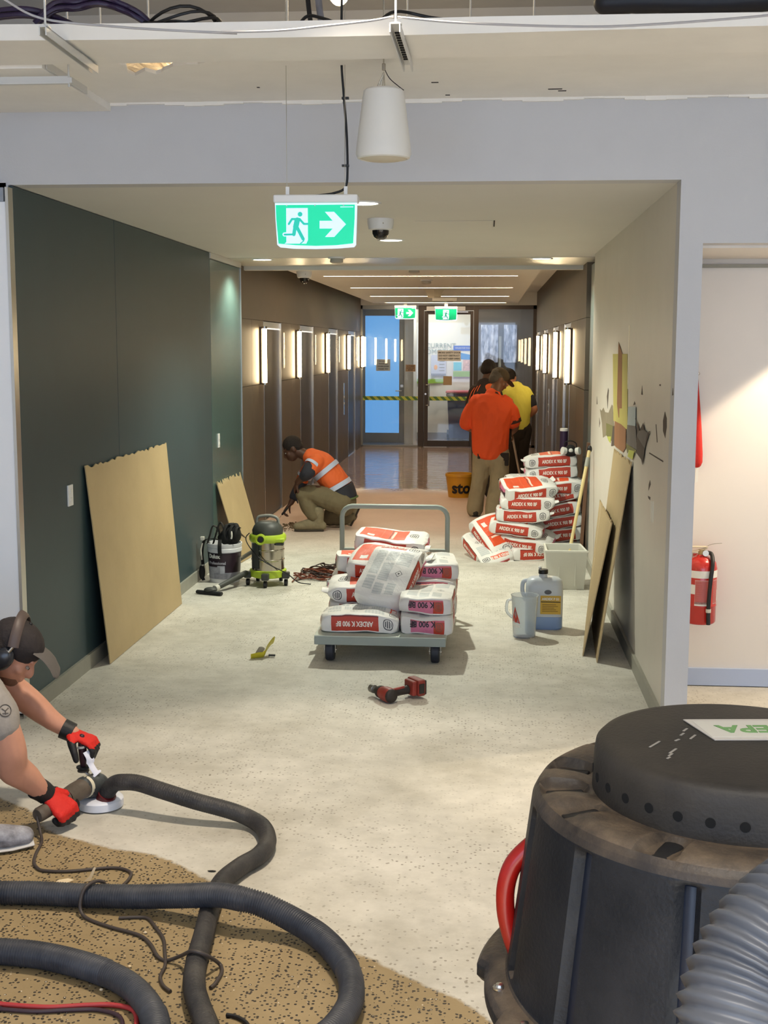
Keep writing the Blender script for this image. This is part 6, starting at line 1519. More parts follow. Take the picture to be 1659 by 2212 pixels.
# ------------------------------------------------------------------ angle grinder
gr = thing('angle_grinder', 'dusty grey angle grinder with white dust shroud held to the floor', 'power tool', (-1.53, 4.62, 0))
M_TOOL = mat('dusty_tool', srgb(92, 82, 72), 0.6, var=0.3, vscale=18); M_GEAR = mat('gear_grey', srgb(70, 74, 76), 0.5, 0.3, var=0.3, vscale=20)
MB().lathe([(0.0, 0.042), (0.06, 0.044), (0.084, 0.040), (0.09, 0.034), (0.09, 0.006), (0.085, 0.004), (0.085, 0.03), (0, 0.032)], (-1.497, 4.645, 0), 40).build('dust_shroud', mat('white_shroud', srgb(214, 218, 230), 0.45, var=0.05), gr, smooth=40)
MB().tube([(-1.47, 4.62, 0.034), (-1.458, 4.613, 0.062)], [0.036, 0.036], 16).build('shroud_port', mat('dark_red_port', srgb(90, 22, 26), 0.4), gr, smooth=50)
mb = MB(); mb.tube([(-1.516, 4.665, 0.07), (-1.526, 4.63, 0.085), (-1.54, 4.585, 0.10)], [0.040, 0.047, 0.042], 16, round_=True).ell((-1.515, 4.66, 0.085), (0.05, 0.045, 0.045)).cyl((-1.512, 4.655, 0.045), (-1.512, 4.655, 0.08), 0.036)
blob(mb, 'gear_head', M_GEAR, gr, 0.006, 2)
MB().tube([(-1.535, 4.60, 0.097), (-1.56, 4.52, 0.098), (-1.575, 4.47, 0.094)], [0.040, 0.038, 0.036], 18).build('motor_housing', M_TOOL, gr, smooth=45)
MB().tube([(-1.536, 4.597, 0.097), (-1.541, 4.581, 0.098)], 0.0425, 20).build('pale_band', mat('cream_band', srgb(214, 206, 182), 0.5), gr, smooth=45)
MB().tube(smoothpath([(-1.575, 4.47, 0.094), (-1.595, 4.42, 0.088), (-1.62, 4.36, 0.082), (-1.635, 4.328, 0.078)], 4), [0.034] + [0.028] * 11 + [0.024], 14).build('rear_grip', M_TOOL, gr, smooth=45)
hz = Vector((-1.567, 4.66, 0))
MB().tube([(-1.535, 4.655, 0.115), (-1.56, 4.66, 0.135)], 0.008, 10).build('handle_stud', M_STEEL, gr)
for z, r_ in ((0.135, 0.023), (0.15, 0.027)): MB().lathe([(0, 0), (r_, 0.001), (r_, 0.006), (0.008, 0.009), (0, 0.009)], (hz.x, hz.y, z), 22).build('handle_guard', M_TOOL if z < .14 else M_BLACK, gr, smooth=40)
MB().tube([(hz.x, hz.y, 0.155), (hz.x, hz.y, 0.18), (hz.x - 0.001, hz.y, 0.215), (hz.x - 0.002, hz.y, 0.255), (hz.x - 0.003, hz.y, 0.275)], [0.010, 0.0145, 0.0165, 0.0155, 0.013], 14, round_=True).build('side_handle', mat('maroon_rubber', srgb(56, 26, 34), 0.45), gr, smooth=60)
MB().tube([(-1.566, 4.642, 0.235), (-1.567, 4.643, 0.243)], 0.016, 12).build('handle_ring', mat('grey_ring', srgb(150, 150, 150), 0.4), gr)
rg = MB().tube(smoothpath([(-1.545, 4.64, 0.225), (-1.53, 4.635, 0.20), (-1.528, 4.635, 0.175), (-1.512, 4.63, 0.15), (-1.50, 4.63, 0.135)], 5), [(0.016, 0.003)] * 10 + [(0.012, 0.003)] * 8 + [(0.02, 0.004)] * 3, 8, side=(0.8, 0.6, 0))
tag(rg.build('white_rag', mat('white_rag', srgb(222, 224, 236), 0.8, bump=0.3, bscale=50), smooth=60), 'scrap of white cloth tied to the grinder handle', 'rag')
MB().tube(smoothpath([(-1.637, 4.33, 0.075), (-1.62, 4.31, 0.03), (-1.596, 4.26, 0.007), (-1.580, 4.16, 0.006), (-1.562, 4.09, 0.006), (-1.535, 4.04, 0.006), (-1.498, 4.015, 0.006), (-1.411, 4.018, 0.006), (-1.292, 4.056, 0.006), (-1.234, 4.053, 0.006), (-1.196, 4.022, 0.006), (-1.189, 3.969, 0.006), (-1.20, 3.90, 0.006), (-1.205, 3.83, 0.02), (-1.22, 3.79, 0.075), (-1.24, 3.762, 0.088), (-1.258, 3.728, 0.083), (-1.268, 3.712, 0.055), (-1.266, 3.698, 0.02), (-1.233, 3.67, 0.006), (-1.144, 3.62, 0.006), (-1.043, 3.576, 0.006), (-0.992, 3.52, 0.006), (-0.951, 3.448, 0.006), (-0.918, 3.425, 0.006), (-0.872, 3.41, 0.03), (-0.825, 3.36, 0.072), (-0.785, 3.36, 0.062), (-0.757, 3.408, 0.012), (-0.742, 3.371, 0.006), (-0.747, 3.304, 0.006), (-0.755, 3.28, 0.006)], 6), 0.0058, 8).build('power_cord', M_GCORD, gr, smooth=60)


# ------------------------------------------------------------------ people
SKIN_D = mat('dark_skin', srgb(86, 58, 44), 0.5); SKIN_B = mat('brown_skin', srgb(122, 84, 62), 0.5); SKIN_F = mat('fair_skin', srgb(196, 142, 118), 0.5, var=0.06, vscale=14)
HAIR = mat('dark_hair', srgb(34, 26, 22), 0.75, bump=0.6, bscale=120)
EYEW = mat('eye_white', srgb(150, 140, 130), 0.5); EYEP = mat('eye_pupil', srgb(30, 22, 18), 0.2)


def sl(mb, pts, n=14, k=5, side=None, rnd=True):
    """smooth limb through (x, y, z, r) or (x, y, z, r_side, r_up)."""
    P = smoothpath(pts, k)
    return mb.tube([p[:3] for p in P], [tuple(p[3:5]) if len(p) > 4 else float(p[3]) for p in P], n, side=side, round_=rnd)


def basis(f, u):
    f = Vector(f).normalized(); u = Vector(u); u = (u - f * u.dot(f)).normalized(); s_ = f.cross(u)
    return s_, f, u


def head(mb, c, f, u, k=1.0):
    s_, f, u = basis(f, u); c = Vector(c)
    M = Matrix(((s_.x, f.x, u.x), (s_.y, f.y, u.y), (s_.z, f.z, u.z))).to_4x4()
    L = lambda a, b, d: c + (s_ * a + f * b + u * d) * k
    E_ = lambda p, r: mb.ell(p, tuple(q * k for q in r), M, 16, 10)
    E_(L(0, -0.012, 0.022), (0.074, 0.094, 0.092)); E_(L(0, 0.030, -0.035), (0.058, 0.062, 0.075)); E_(L(0, 0.042, -0.088), (0.036, 0.042, 0.028))
    E_(L(0, 0.080, 0.022), (0.045, 0.014, 0.012)); E_(L(0, 0.090, -0.066), (0.023, 0.012, 0.007)); E_(L(0, 0.087, -0.079), (0.020, 0.011, 0.007))
    for q in (-1, 1):
        E_(L(q * 0.076, -0.012, -0.012), (0.010, 0.022, 0.032)); E_(L(q * 0.042, 0.058, -0.030), (0.020, 0.022, 0.02))
    mb.tube([L(0, 0.084, 0.008), L(0, 0.102, -0.022), L(0, 0.104, -0.036)], [0.010 * k, 0.014 * k, 0.016 * k], 10, round_=True)
    return L, M


def eyes(L, M, k, par):
    for q in (-1, 1):
        m = MB(); m.ell(L(q * 0.031, 0.080, -0.006), (0.011 * k, 0.008 * k, 0.0065 * k), M, 12, 8); e = m.build('eye', EYEW, par, smooth=180)
        m = MB(); m.ell(L(q * 0.031, 0.0865, -0.007), (0.0055 * k, 0.003 * k, 0.0055 * k), M, 10, 6); m.build('pupil', EYEP, e, smooth=180)


def hair_cap(L, M, k, par, m=HAIR, low=-0.02, name='hair', vox=0.008):
    mb = MB(); mb.ell(L(0, -0.020, 0.034), (0.081 * k, 0.096 * k, 0.091 * k), M, 18, 12).ell(L(0, -0.055, -0.015), (0.072 * k, 0.055 * k, 0.065 * k), M, 16, 10)
    return blob(mb, name, m, par, vox, 2, disp=(0.003, 60, (1, 1, 1)))


def hand(mb, w, f, nrm, thumb=1, curl=(30, 45, 30), k=1.0, r=0.0095, spread=0.0, tc=35):
    """palm and five separate fingers; f: finger direction, nrm: back of the hand, thumb: side of the thumb."""
    f = Vector(f).normalized(); nrm = Vector(nrm); nrm = (nrm - f * nrm.dot(f)).normalized(); y = nrm.cross(f) * thumb; w = Vector(w)
    L = lambda a, b, d: w + (f * a + y * b + nrm * d) * k
    mb.tube([L(-0.02, 0, 0), L(0.01, 0, 0), L(0.05, 0.002, 0.001), L(0.09, 0.0, 0.0)], [(0.027 * k, 0.021 * k), (0.030 * k, 0.019 * k), (0.041 * k, 0.017 * k), (0.039 * k, 0.013 * k)], 14, side=y, round_=True)
    for i, (b, ln) in enumerate(((0.031, 0.072), (0.010, 0.082), (-0.011, 0.075), (-0.031, 0.058))):
        p = L(0.088, b, 0.0); d = f.copy(); ax = y; pts = [p - f * 0.02 * k, p]
        a = 0
        for q, fr in zip(curl, (0.45, 0.32, 0.25)):
            a += R(q) * (1 + 0.06 * i); d = f * math.cos(a) - nrm * math.sin(a) + y * spread * (1.5 - i); p = p + d * ln * fr * k; pts.append(p)
        mb.tube(pts, [r * k * 1.05, r * k * 1.08, r * k, r * k * 0.94, r * k * 0.82], 10, round_=True)
    p0 = L(0.012, 0.026, -0.004); d1 = (f * 0.62 + y * 0.70 - nrm * 0.35).normalized(); p1 = p0 + d1 * 0.042 * k
    d2 = (d1 * math.cos(R(tc)) - nrm * math.sin(R(tc)) * 0.6 + f * 0.4).normalized(); p2 = p1 + d2 * 0.032 * k; p3 = p2 + (d2 - nrm * 0.35 - y * 0.35).normalized() * 0.026 * k
    mb.tube([p0, p1, p2, p3], [r * 1.45 * k, r * 1.3 * k, r * 1.1 * k, r * 0.95 * k], 10, round_=True)
    return mb


def boot(par, heel, toe, up, m, msole, h=0.12, name='boot', k=1.0, vox=0.009):
    heel = Vector(heel); toe = Vector(toe); d = (toe - heel); up = Vector(up).normalized(); f = d.normalized(); s_ = f.cross(up).normalized()
    P = lambda a, z: heel + d * a + up * z * k
    mb = MB(); mb.tube([P(0.02, 0.045), P(0.25, 0.056), P(0.5, 0.056), P(0.75, 0.046), P(0.93, 0.040)], [(0.036 * k, 0.04 * k), (0.041 * k, 0.054 * k), (0.047 * k, 0.052 * k), (0.051 * k, 0.042 * k), (0.042 * k, 0.034 * k)], 14, side=s_, round_=True)
    mb.tube([P(0.20, 0.05), P(0.19, h), P(0.18, h + 0.02)], [(0.044 * k, 0.052 * k), (0.046 * k, 0.055 * k), (0.047 * k, 0.056 * k)], 14, side=s_, round_=True)
    o = blob(mb, name, m, par, vox, 3)
    sm = MB(); sm.tube([P(-0.02, 0.010), P(0.25, 0.010), P(0.5, 0.010), P(0.78, 0.010), P(1.02, 0.012)], [(0.036 * k, 0.011), (0.040 * k, 0.011), (0.046 * k, 0.011), (0.051 * k, 0.011), (0.036 * k, 0.011)], 14, side=s_, round_=False)
    sm.build('sole', msole, o, smooth=50)
    return o


M_ORNGE = mat('hi_vis_orange', srgb(230, 104, 48), 0.7, bump=0.15, bscale=60); M_NAVY = mat('navy_cloth', srgb(44, 44, 52), 0.8, bump=0.2, bscale=60)
M_REFL = mat('reflective_tape', srgb(190, 200, 222), 0.4); M_OLIVE = mat('olive_trousers', srgb(112, 100, 74), 0.85, var=0.1, vscale=10, bump=0.2, bscale=50)
M_BOOT = mat('tan_boot', srgb(128, 116, 90), 0.85, var=0.15, vscale=20); M_SOLE = mat('boot_sole', srgb(60, 52, 44), 0.8)
M_KHAKI = mat('khaki_trousers', srgb(160, 144, 112), 0.85, var=0.1, vscale=8, bump=0.2, bscale=50)

# --- kneeling man in orange hi-vis
p = thing('person', 'kneeling man in orange and navy hi-vis shirt and olive trousers scraping the floor', 'person', (-1.6, 12.25, 0))
b = MB(); hc = (-1.915, 12.29, 0.795); L, M = head(b, hc, (-0.84, -0.08, -0.54), (-0.52, 0, 0.85))
sl(b, [(-1.70, 12.27, 0.70, 0.07), (-1.79, 12.275, 0.735, 0.058), (-1.865, 12.285, 0.77, 0.056)])
sl(b, [(-1.42, 12.27, 0.30, 0.13, 0.10), (-1.52, 12.27, 0.48, 0.14, 0.10), (-1.66, 12.27, 0.66, 0.17, 0.10)], side=(0, 1, 0))
sl(b, [(-1.66, 12.08, 0.68, 0.055), (-1.72, 12.0, 0.585, 0.046), (-1.78, 12.03, 0.53, 0.040), (-1.83, 12.07, 0.485, 0.031)])
hand(b, (-1.835, 12.08, 0.475), (-0.35, 0.5, -0.65), (-0.5, -0.5, 0.6), 1, (30, 40, 30))
sl(b, [(-1.72, 12.45, 0.66, 0.055), (-1.84, 12.47, 0.46, 0.046), (-1.90, 12.46, 0.34, 0.038), (-1.955, 12.44, 0.235, 0.030)])
hand(b, (-1.965, 12.435, 0.22), (-0.62, -0.10, -0.78), (-0.75, 0.0, 0.62), -1, (35, 50, 35))
sl(b, [(-1.42, 12.15, 0.28, 0.085), (-1.62, 12.12, 0.37, 0.075), (-1.78, 12.12, 0.37, 0.058), (-1.72, 12.10, 0.22, 0.052), (-1.66, 12.1, 0.1, 0.042)])
sl(b, [(-1.42, 12.40, 0.27, 0.085), (-1.50, 12.43, 0.17, 0.072), (-1.57, 12.44, 0.075, 0.058), (-1.45, 12.43, 0.085, 0.050), (-1.32, 12.42, 0.11, 0.042)])
blob(b, 'body', SKIN_D, p, 0.009, 3); hair_cap(L, M, 1.0, p); eyes(L, M, 1.0, p)
s_ = MB()
sl(s_, [(-1.44, 12.27, 0.38, 0.16, 0.115), (-1.47, 12.27, 0.44, 0.175, 0.135), (-1.55, 12.27, 0.55, 0.185, 0.135), (-1.64, 12.27, 0.66, 0.19, 0.12), (-1.72, 12.27, 0.715, 0.13, 0.085)], side=(0, 1, 0), n=20)
sl(s_, [(-1.65, 12.10, 0.685, 0.078), (-1.70, 12.03, 0.62, 0.068), (-1.725, 12.0, 0.585, 0.062)]); sl(s_, [(-1.71, 12.44, 0.665, 0.078), (-1.79, 12.46, 0.55, 0.066), (-1.85, 12.47, 0.45, 0.058)])
blob(s_, 'shirt', M_ORNGE, p, 0.01, 3, disp=(0.007, 9, (1, 1, 1)))
n_ = MB(); sl(n_, [(-1.385, 12.27, 0.285, 0.178, 0.13), (-1.415, 12.27, 0.35, 0.181, 0.138), (-1.445, 12.27, 0.415, 0.181, 0.141)], side=(0, 1, 0), n=20, rnd=False); blob(n_, 'navy_hem', M_NAVY, p, 0.01, 3, disp=(0.004, 9, (1, 1, 1)))
n_ = MB(); sl(n_, [(-1.70, 12.035, 0.625, 0.073), (-1.722, 12.0, 0.585, 0.068), (-1.75, 12.015, 0.555, 0.058)]); blob(n_, 'sleeve_cuff', M_NAVY, p, 0.008, 2)
n_ = MB(); sl(n_, [(-1.84, 12.47, 0.46, 0.060), (-1.885, 12.465, 0.37, 0.056), (-1.925, 12.455, 0.295, 0.050)]); n_.tube([(-1.90, 12.42, 0.28), (-1.88, 12.40, 0.235)], [0.012, 0.008], 8, round_=True); blob(n_, 'sleeve_cuff', M_NAVY, p, 0.008, 2)
for (c_, t_, ra, rb_) in (((-1.462, 12.27, 0.43), (-0.42, 0, 0.72), 0.187, 0.146), ((-1.575, 12.27, 0.585), (-0.5, 0, 0.6), 0.196, 0.144)):
    c_ = Vector(c_); t_ = Vector(t_).normalized(); MB().tube([c_ - t_ * 0.024, c_ + t_ * 0.024], [(ra, rb_)] * 2, 28, side=(0, 1, 0), cap=False).build('reflective_band', M_REFL, p, smooth=60)
for (c_, t_) in (((-1.685, 12.06, 0.655), (-0.4, -0.5, -0.6)), ((-1.815, 12.465, 0.51), (-0.55, 0.1, -0.9))):
    c_ = Vector(c_); t_ = Vector(t_).normalized(); MB().tube([c_ - t_ * 0.016, c_ + t_ * 0.016], 0.079, 20, cap=False).build('sleeve_band', M_REFL, p, smooth=60)
q = MB()
sl(q, [(-1.41, 12.27, 0.345, 0.165, 0.115), (-1.40, 12.27, 0.28, 0.175, 0.125), (-1.41, 12.27, 0.235, 0.165, 0.11)], side=(0, 1, 0), n=18)
sl(q, [(-1.42, 12.16, 0.275, 0.115), (-1.55, 12.14, 0.32, 0.108), (-1.70, 12.12, 0.365, 0.088), (-1.775, 12.12, 0.355, 0.078)]); sl(q, [(-1.77, 12.12, 0.36, 0.074), (-1.73, 12.11, 0.25, 0.076), (-1.69, 12.10, 0.18, 0.070), (-1.675, 12.1, 0.155, 0.066)])
sl(q, [(-1.42, 12.38, 0.27, 0.115), (-1.50, 12.42, 0.18, 0.10), (-1.565, 12.44, 0.088, 0.080)]); sl(q, [(-1.56, 12.44, 0.085, 0.076), (-1.45, 12.43, 0.085, 0.074), (-1.35, 12.42, 0.10, 0.066)])
blob(q, 'trousers', M_OLIVE, p, 0.01, 3, disp=(0.009, 8, (1, 1, 1)))
n_ = MB(); sl(n_, [(-1.372, 12.27, 0.30, 0.168, 0.12), (-1.375, 12.27, 0.315, 0.168, 0.12)], side=(0, 1, 0), rnd=False, n=22); n_.build('belt', mat('green_belt', srgb(96, 116, 70), 0.7), p, smooth=60)
boot(p, (-1.585, 12.10, 0.0), (-1.86, 12.07, 0.0), (0, 0, 1), M_BOOT, M_SOLE, 0.15, k=1.15)
boot(p, (-1.255, 12.42, 0.185), (-1.335, 12.42, 0.012), (-0.9, 0, 0.42), M_BOOT, M_SOLE, 0.09, k=0.9)
t = thing('scraper', 'small metal scraper held by the kneeling man', 'hand tool', (-2.02, 12.38, 0.12))
MB().tube([(-1.985, 12.395, 0.185), (-2.035, 12.385, 0.125)], 0.011, 8, round_=True).build('handle', M_BLACK, t, smooth=60)
MB().tube([(-2.035, 12.385, 0.125), (-2.09, 12.375, 0.05), (-2.105, 12.372, 0.02)], [(0.006, 0.002), (0.018, 0.002), (0.026, 0.001)], 8, side=(0, 1, 0)).build('blade', M_STEEL, t)

# --- man in the orange T-shirt, from behind
p = thing('person', 'standing man in orange T-shirt, khaki trousers and dark cap seen from behind', 'person', (0.03, 13.3, 0))
b = MB(); L, M = head(b, (0.125, 13.40, 1.455), (0.78, 0.34, -0.52), (0.42, 0.24, 0.87), 1.0)
sl(b, [(0.06, 13.30, 1.26, 0.075), (0.085, 13.33, 1.33, 0.062), (0.11, 13.37, 1.40, 0.06)])
sl(b, [(0.04, 13.3, 0.72, 0.15, 0.11), (0.04, 13.3, 0.95, 0.16, 0.12), (0.045, 13.3, 1.18, 0.19, 0.12)], side=(1, 0, 0))
sl(b, [(0.23, 13.33, 1.20, 0.06), (0.285, 13.36, 1.02, 0.052), (0.30, 13.40, 0.95, 0.046), (0.265, 13.56, 0.885, 0.034)]); hand(b, (0.26, 13.58, 0.88), (-0.3, 0.85, -0.2), (0.5, 0.1, 0.85), -1, (60, 70, 40))
sl(b, [(-0.145, 13.32, 1.20, 0.06), (-0.205, 13.35, 1.0, 0.050), (-0.16, 13.50, 0.93, 0.042), (-0.02, 13.62, 0.92, 0.032)]); hand(b, (0.0, 13.63, 0.92), (0.85, 0.4, 0.0), (0.1, 0.2, 0.95), 1, (60, 70, 40))
sl(b, [(-0.04, 13.3, 0.72, 0.085), (-0.05, 13.3, 0.42, 0.062), (-0.10, 13.36, 0.1, 0.042)]); sl(b, [(0.13, 13.28, 0.72, 0.085), (0.13, 13.25, 0.40, 0.062), (0.08, 13.20, 0.1, 0.042)])
blob(b, 'body', SKIN_B, p, 0.010, 3); eyes(L, M, 1.0, p); hair_cap(L, M, 0.99, p, mat('grey_hair', srgb(92, 84, 72), 0.8, bump=0.5, bscale=90))
c_ = MB(); c_.ell(L(0, -0.006, 0.052), (0.086, 0.103, 0.078), M, 18, 12); cap_ = blob(c_, 'cap', mat('dark_cap', srgb(76, 64, 46), 0.8, bump=0.2, bscale=70), p, 0.008, 3)
s2, f2, u2 = basis((0.78, 0.34, -0.52), (0.42, 0.24, 0.87))
MB().tube([L(0, 0.075, 0.045), L(0, 0.12, 0.04), L(0, 0.165, 0.025), L(0, 0.18, 0.018)], [(0.068, 0.005), (0.070, 0.004), (0.055, 0.004), (0.03, 0.003)], 14, side=s2, round_=False).build('peak', mat('dark_cap', (0, 0, 0, 1)), cap_, smooth=60)
s_ = MB()
sl(s_, [(0.04, 13.29, 0.71, 0.185, 0.135), (0.04, 13.28, 0.86, 0.192, 0.155), (0.042, 13.28, 1.02, 0.200, 0.160), (0.048, 13.29, 1.15, 0.21, 0.140), (0.055, 13.30, 1.24, 0.175, 0.105), (0.065, 13.31, 1.29, 0.085, 0.075)], side=(1, 0, 0), n=22)
sl(s_, [(0.19, 13.32, 1.215, 0.085), (0.255, 13.345, 1.11, 0.085), (0.28, 13.36, 1.02, 0.083)]); sl(s_, [(-0.10, 13.31, 1.215, 0.085), (-0.175, 13.34, 1.10, 0.083), (-0.205, 13.35, 1.0, 0.08)])
blob(s_, 'shirt', mat('bright_orange_cotton', srgb(242, 88, 36), 0.75, bump=0.2, bscale=40), p, 0.011, 3, disp=(0.011, 7, (1, 1, 0.45)))
MB().tube([(0.275, 13.357, 1.045), (0.285, 13.363, 1.005)], 0.0865, 20, cap=False).build('sleeve_trim', mat('dark_trim', srgb(70, 40, 28), 0.8), p, smooth=60)
MB().tube([(0.068, 13.313, 1.298), (0.073, 13.32, 1.318)], [(0.082, 0.076), (0.07, 0.068)], 20, side=(1, 0, 0), cap=False).build('collar', MATS['dark_trim'], p, smooth=60)
q = MB(); sl(q, [(0.045, 13.30, 0.80, 0.165, 0.12), (0.045, 13.30, 0.70, 0.175, 0.125), (0.045, 13.30, 0.63, 0.165, 0.11)], side=(1, 0, 0), n=18)
sl(q, [(-0.04, 13.30, 0.68, 0.10), (-0.055, 13.30, 0.50, 0.090), (-0.07, 13.31, 0.36, 0.082), (-0.095, 13.34, 0.20, 0.082), (-0.11, 13.36, 0.075, 0.088)]); sl(q, [(0.135, 13.29, 0.68, 0.105), (0.14, 13.27, 0.50, 0.096), (0.13, 13.25, 0.36, 0.088), (0.10, 13.22, 0.2, 0.088), (0.085, 13.20, 0.07, 0.092)])
blob(q, 'trousers', M_KHAKI, p, 0.011, 3, disp=(0.011, 7, (1, 1, 0.7)))
pk = MB()
for dx, dy, z, w, h in ((-0.115, 0.105, 0.66, 0.03, 0.06), (0.20, -0.03, 0.60, 0.05, 0.11)):
    pass
MB().cbox((0.175, 13.195, 0.655), (0.13, 0.02, 0.085)).build('dark_pocket', mat('black_pocket', srgb(48, 40, 34), 0.85), p, bevel=0.012)
MB().cbox((0.215, 13.20, 0.60), (0.045, 0.02, 0.08)).build('dark_pocket', MATS['black_pocket'], p, bevel=0.01)
MB().cbox((-0.075, 13.205, 0.66), (0.03, 0.02, 0.06)).build('dark_pocket', MATS['black_pocket'], p, bevel=0.008)
MB().cbox((0.16, 13.165, 0.42), (0.055, 0.012, 0.014)).build('pocket_flap', MATS['black_pocket'], p, bevel=0.003)
boot(p, (-0.105, 13.30, 0.0), (-0.135, 13.58, 0.0), (0, 0, 1), mat('dark_work_boot', srgb(60, 54, 46), 0.8), M_SOLE, 0.1); boot(p, (0.085, 13.13, 0.0), (0.10, 13.41, 0.0), (0, 0, 1), mat('pale_work_boot', srgb(134, 122, 98), 0.8), M_SOLE, 0.1)
# belly flap of dark cloth seen under the right arm
MB().tube(smoothpath([(0.235, 13.36, 1.0, ), (0.235, 13.37, 0.85), (0.225, 13.37, 0.72)], 4), [(0.045, 0.02)] * 9, 10, side=(0.6, 0.8, 0), round_=True).build('dark_side_panel', MATS['black_pocket'], p, smooth=60)
t = thing('floor_squeegee', 'white long-handled squeegee held by the man in the orange T-shirt', 'squeegee', (0.30, 14.4, 0))
MB().tube([(0.262, 13.50, 0.93), (0.455, 15.28, 0.035)], 0.0125, 10).build('pole', mat('white_pole', srgb(196, 190, 180), 0.5), t, smooth=60)
MB().box((0.24, 15.27, 0.008), (0.68, 15.30, 0.035)).build('head_bar', M_ALU, t); MB().box((0.24, 15.28, 0.0), (0.68, 15.288, 0.012)).build('blade', M_BLACK, t)

# --- man in the yellow shirt
p = thing('person', 'man in yellow shirt and black trousers bending forward beyond the man in orange', 'person', (0.38, 15.7, 0))
b = MB(); L, M = head(b, (0.285, 15.98, 1.40), (0.15, 0.72, -0.68), (0.0, 0.7, 0.72), 1.0)
sl(b, [(0.34, 15.78, 1.27, 0.072), (0.32, 15.86, 1.32, 0.058), (0.30, 15.93, 1.36, 0.056)])
sl(b, [(0.39, 15.66, 0.86, 0.14, 0.1), (0.385, 15.67, 1.05, 0.145, 0.1), (0.365, 15.72, 1.22, 0.18, 0.1)], side=(1, 0, 0))
sl(b, [(0.50, 15.72, 1.22, 0.055), (0.565, 15.68, 1.08, 0.048), (0.585, 15.68, 1.02, 0.044), (0.53, 15.74, 0.95, 0.032)]); hand(b, (0.52, 15.74, 0.945), (-0.7, 0.1, -0.3), (0.3, -0.9, 0.2), 1, (20, 30, 20))
sl(b, [(0.22, 15.74, 1.20, 0.055), (0.17, 15.82, 1.0, 0.046), (0.20, 16.0, 0.88, 0.032)]); hand(b, (0.205, 16.02, 0.87), (0.2, 0.8, -0.5), (0, 0.4, 0.9), -1, (50, 60, 40))
sl(b, [(0.33, 15.66, 0.86, 0.085), (0.31, 15.68, 0.45, 0.062), (0.29, 15.70, 0.1, 0.042)]); sl(b, [(0.46, 15.66, 0.86, 0.085), (0.44, 15.74, 0.45, 0.062), (0.42, 15.80, 0.1, 0.042)])
blob(b, 'body', mat('tanned_skin', srgb(186, 128, 98), 0.5), p, 0.011, 3); eyes(L, M, 1.0, p); hair_cap(L, M, 1.0, p)
s_ = MB(); sl(s_, [(0.395, 15.65, 0.845, 0.135, 0.115), (0.395, 15.65, 0.95, 0.145, 0.12), (0.385, 15.67, 1.10, 0.165, 0.125), (0.37, 15.71, 1.22, 0.175, 0.11), (0.35, 15.75, 1.29, 0.10, 0.08)], side=(1, 0, 0), n=20)
sl(s_, [(0.47, 15.71, 1.245, 0.075), (0.525, 15.70, 1.16, 0.07)]); sl(s_, [(0.26, 15.73, 1.235, 0.075), (0.205, 15.77, 1.12, 0.068)])
blob(s_, 'shirt', mat('hi_vis_yellow', srgb(232, 224, 96), 0.75, bump=0.2, bscale=40), p, 0.011, 3, disp=(0.009, 8, (1, 1, 0.5)))
n_ = MB(); sl(n_, [(0.525, 15.70, 1.165, 0.073), (0.555, 15.685, 1.10, 0.066)]); blob(n_, 'dark_sleeve', M_NAVY, p, 0.01, 2)
MB().tube([(0.345, 15.76, 1.295), (0.335, 15.79, 1.315)], [(0.085, 0.07), (0.072, 0.064)], 18, side=(1, 0, 0), cap=False).build('collar', M_NAVY, p, smooth=60)
q = MB(); sl(q, [(0.395, 15.66, 0.90, 0.138, 0.11), (0.395, 15.66, 0.80, 0.145, 0.115), (0.395, 15.66, 0.74, 0.135, 0.1)], side=(1, 0, 0), n=18); sl(q, [(0.325, 15.66, 0.78, 0.095), (0.315, 15.68, 0.45, 0.078), (0.29, 15.70, 0.06, 0.07)]); sl(q, [(0.465, 15.67, 0.78, 0.095), (0.445, 15.74, 0.45, 0.08), (0.42, 15.80, 0.06, 0.072)])
blob(q, 'trousers', mat('black_trousers', srgb(52, 46, 40), 0.85, bump=0.2), p, 0.012, 3, disp=(0.008, 8, (1, 1, 1)))
boot(p, (0.29, 15.62, 0.0), (0.27, 15.9, 0.0), (0, 0, 1), MATS['dark_work_boot'], M_SOLE, 0.1); boot(p, (0.42, 15.72, 0), (0.44, 16.0, 0), (0, 0, 1), MATS['dark_work_boot'], M_SOLE, 0.1)

# --- man behind, in a black shirt with orange stripes
p = thing('person', 'dark-haired man in black and orange striped shirt mostly hidden behind the orange T-shirt', 'person', (-0.02, 15.0, 0))
b = MB(); L, M = head(b, (0.02, 15.1, 1.52), (0.5, 0.65, -0.5), (0.2, 0.4, 0.9), 1.0)
sl(b, [(-0.03, 15.0, 1.33, 0.075), (-0.01, 15.04, 1.40, 0.06), (0.01, 15.07, 1.46, 0.058)])
sl(b, [(-0.02, 15.0, 0.85, 0.14, 0.1), (-0.02, 15.0, 1.25, 0.18, 0.11)], side=(1, 0, 0))
for sx, hx in ((-1, -0.12), (1, 0.16)):
    sl(b, [(-0.02 + sx * 0.14, 15.0, 1.26, 0.058), (-0.02 + sx * 0.17, 15.06, 1.02, 0.048), (hx, 15.25, 0.95, 0.032)]); hand(b, (hx, 15.27, 0.95), (0, 0.9, -0.2), (0, 0.2, 0.95), -sx, (50, 60, 40))
    sl(b, [(-0.02 + sx * 0.08, 15.0, 0.85, 0.085), (-0.02 + sx * 0.08, 15.0, 0.45, 0.062), (-0.02 + sx * 0.08, 14.98, 0.1, 0.042)])
blob(b, 'body', SKIN_D, p, 0.012, 3); eyes(L, M, 1.0, p); hair_cap(L, M, 1.03, p)
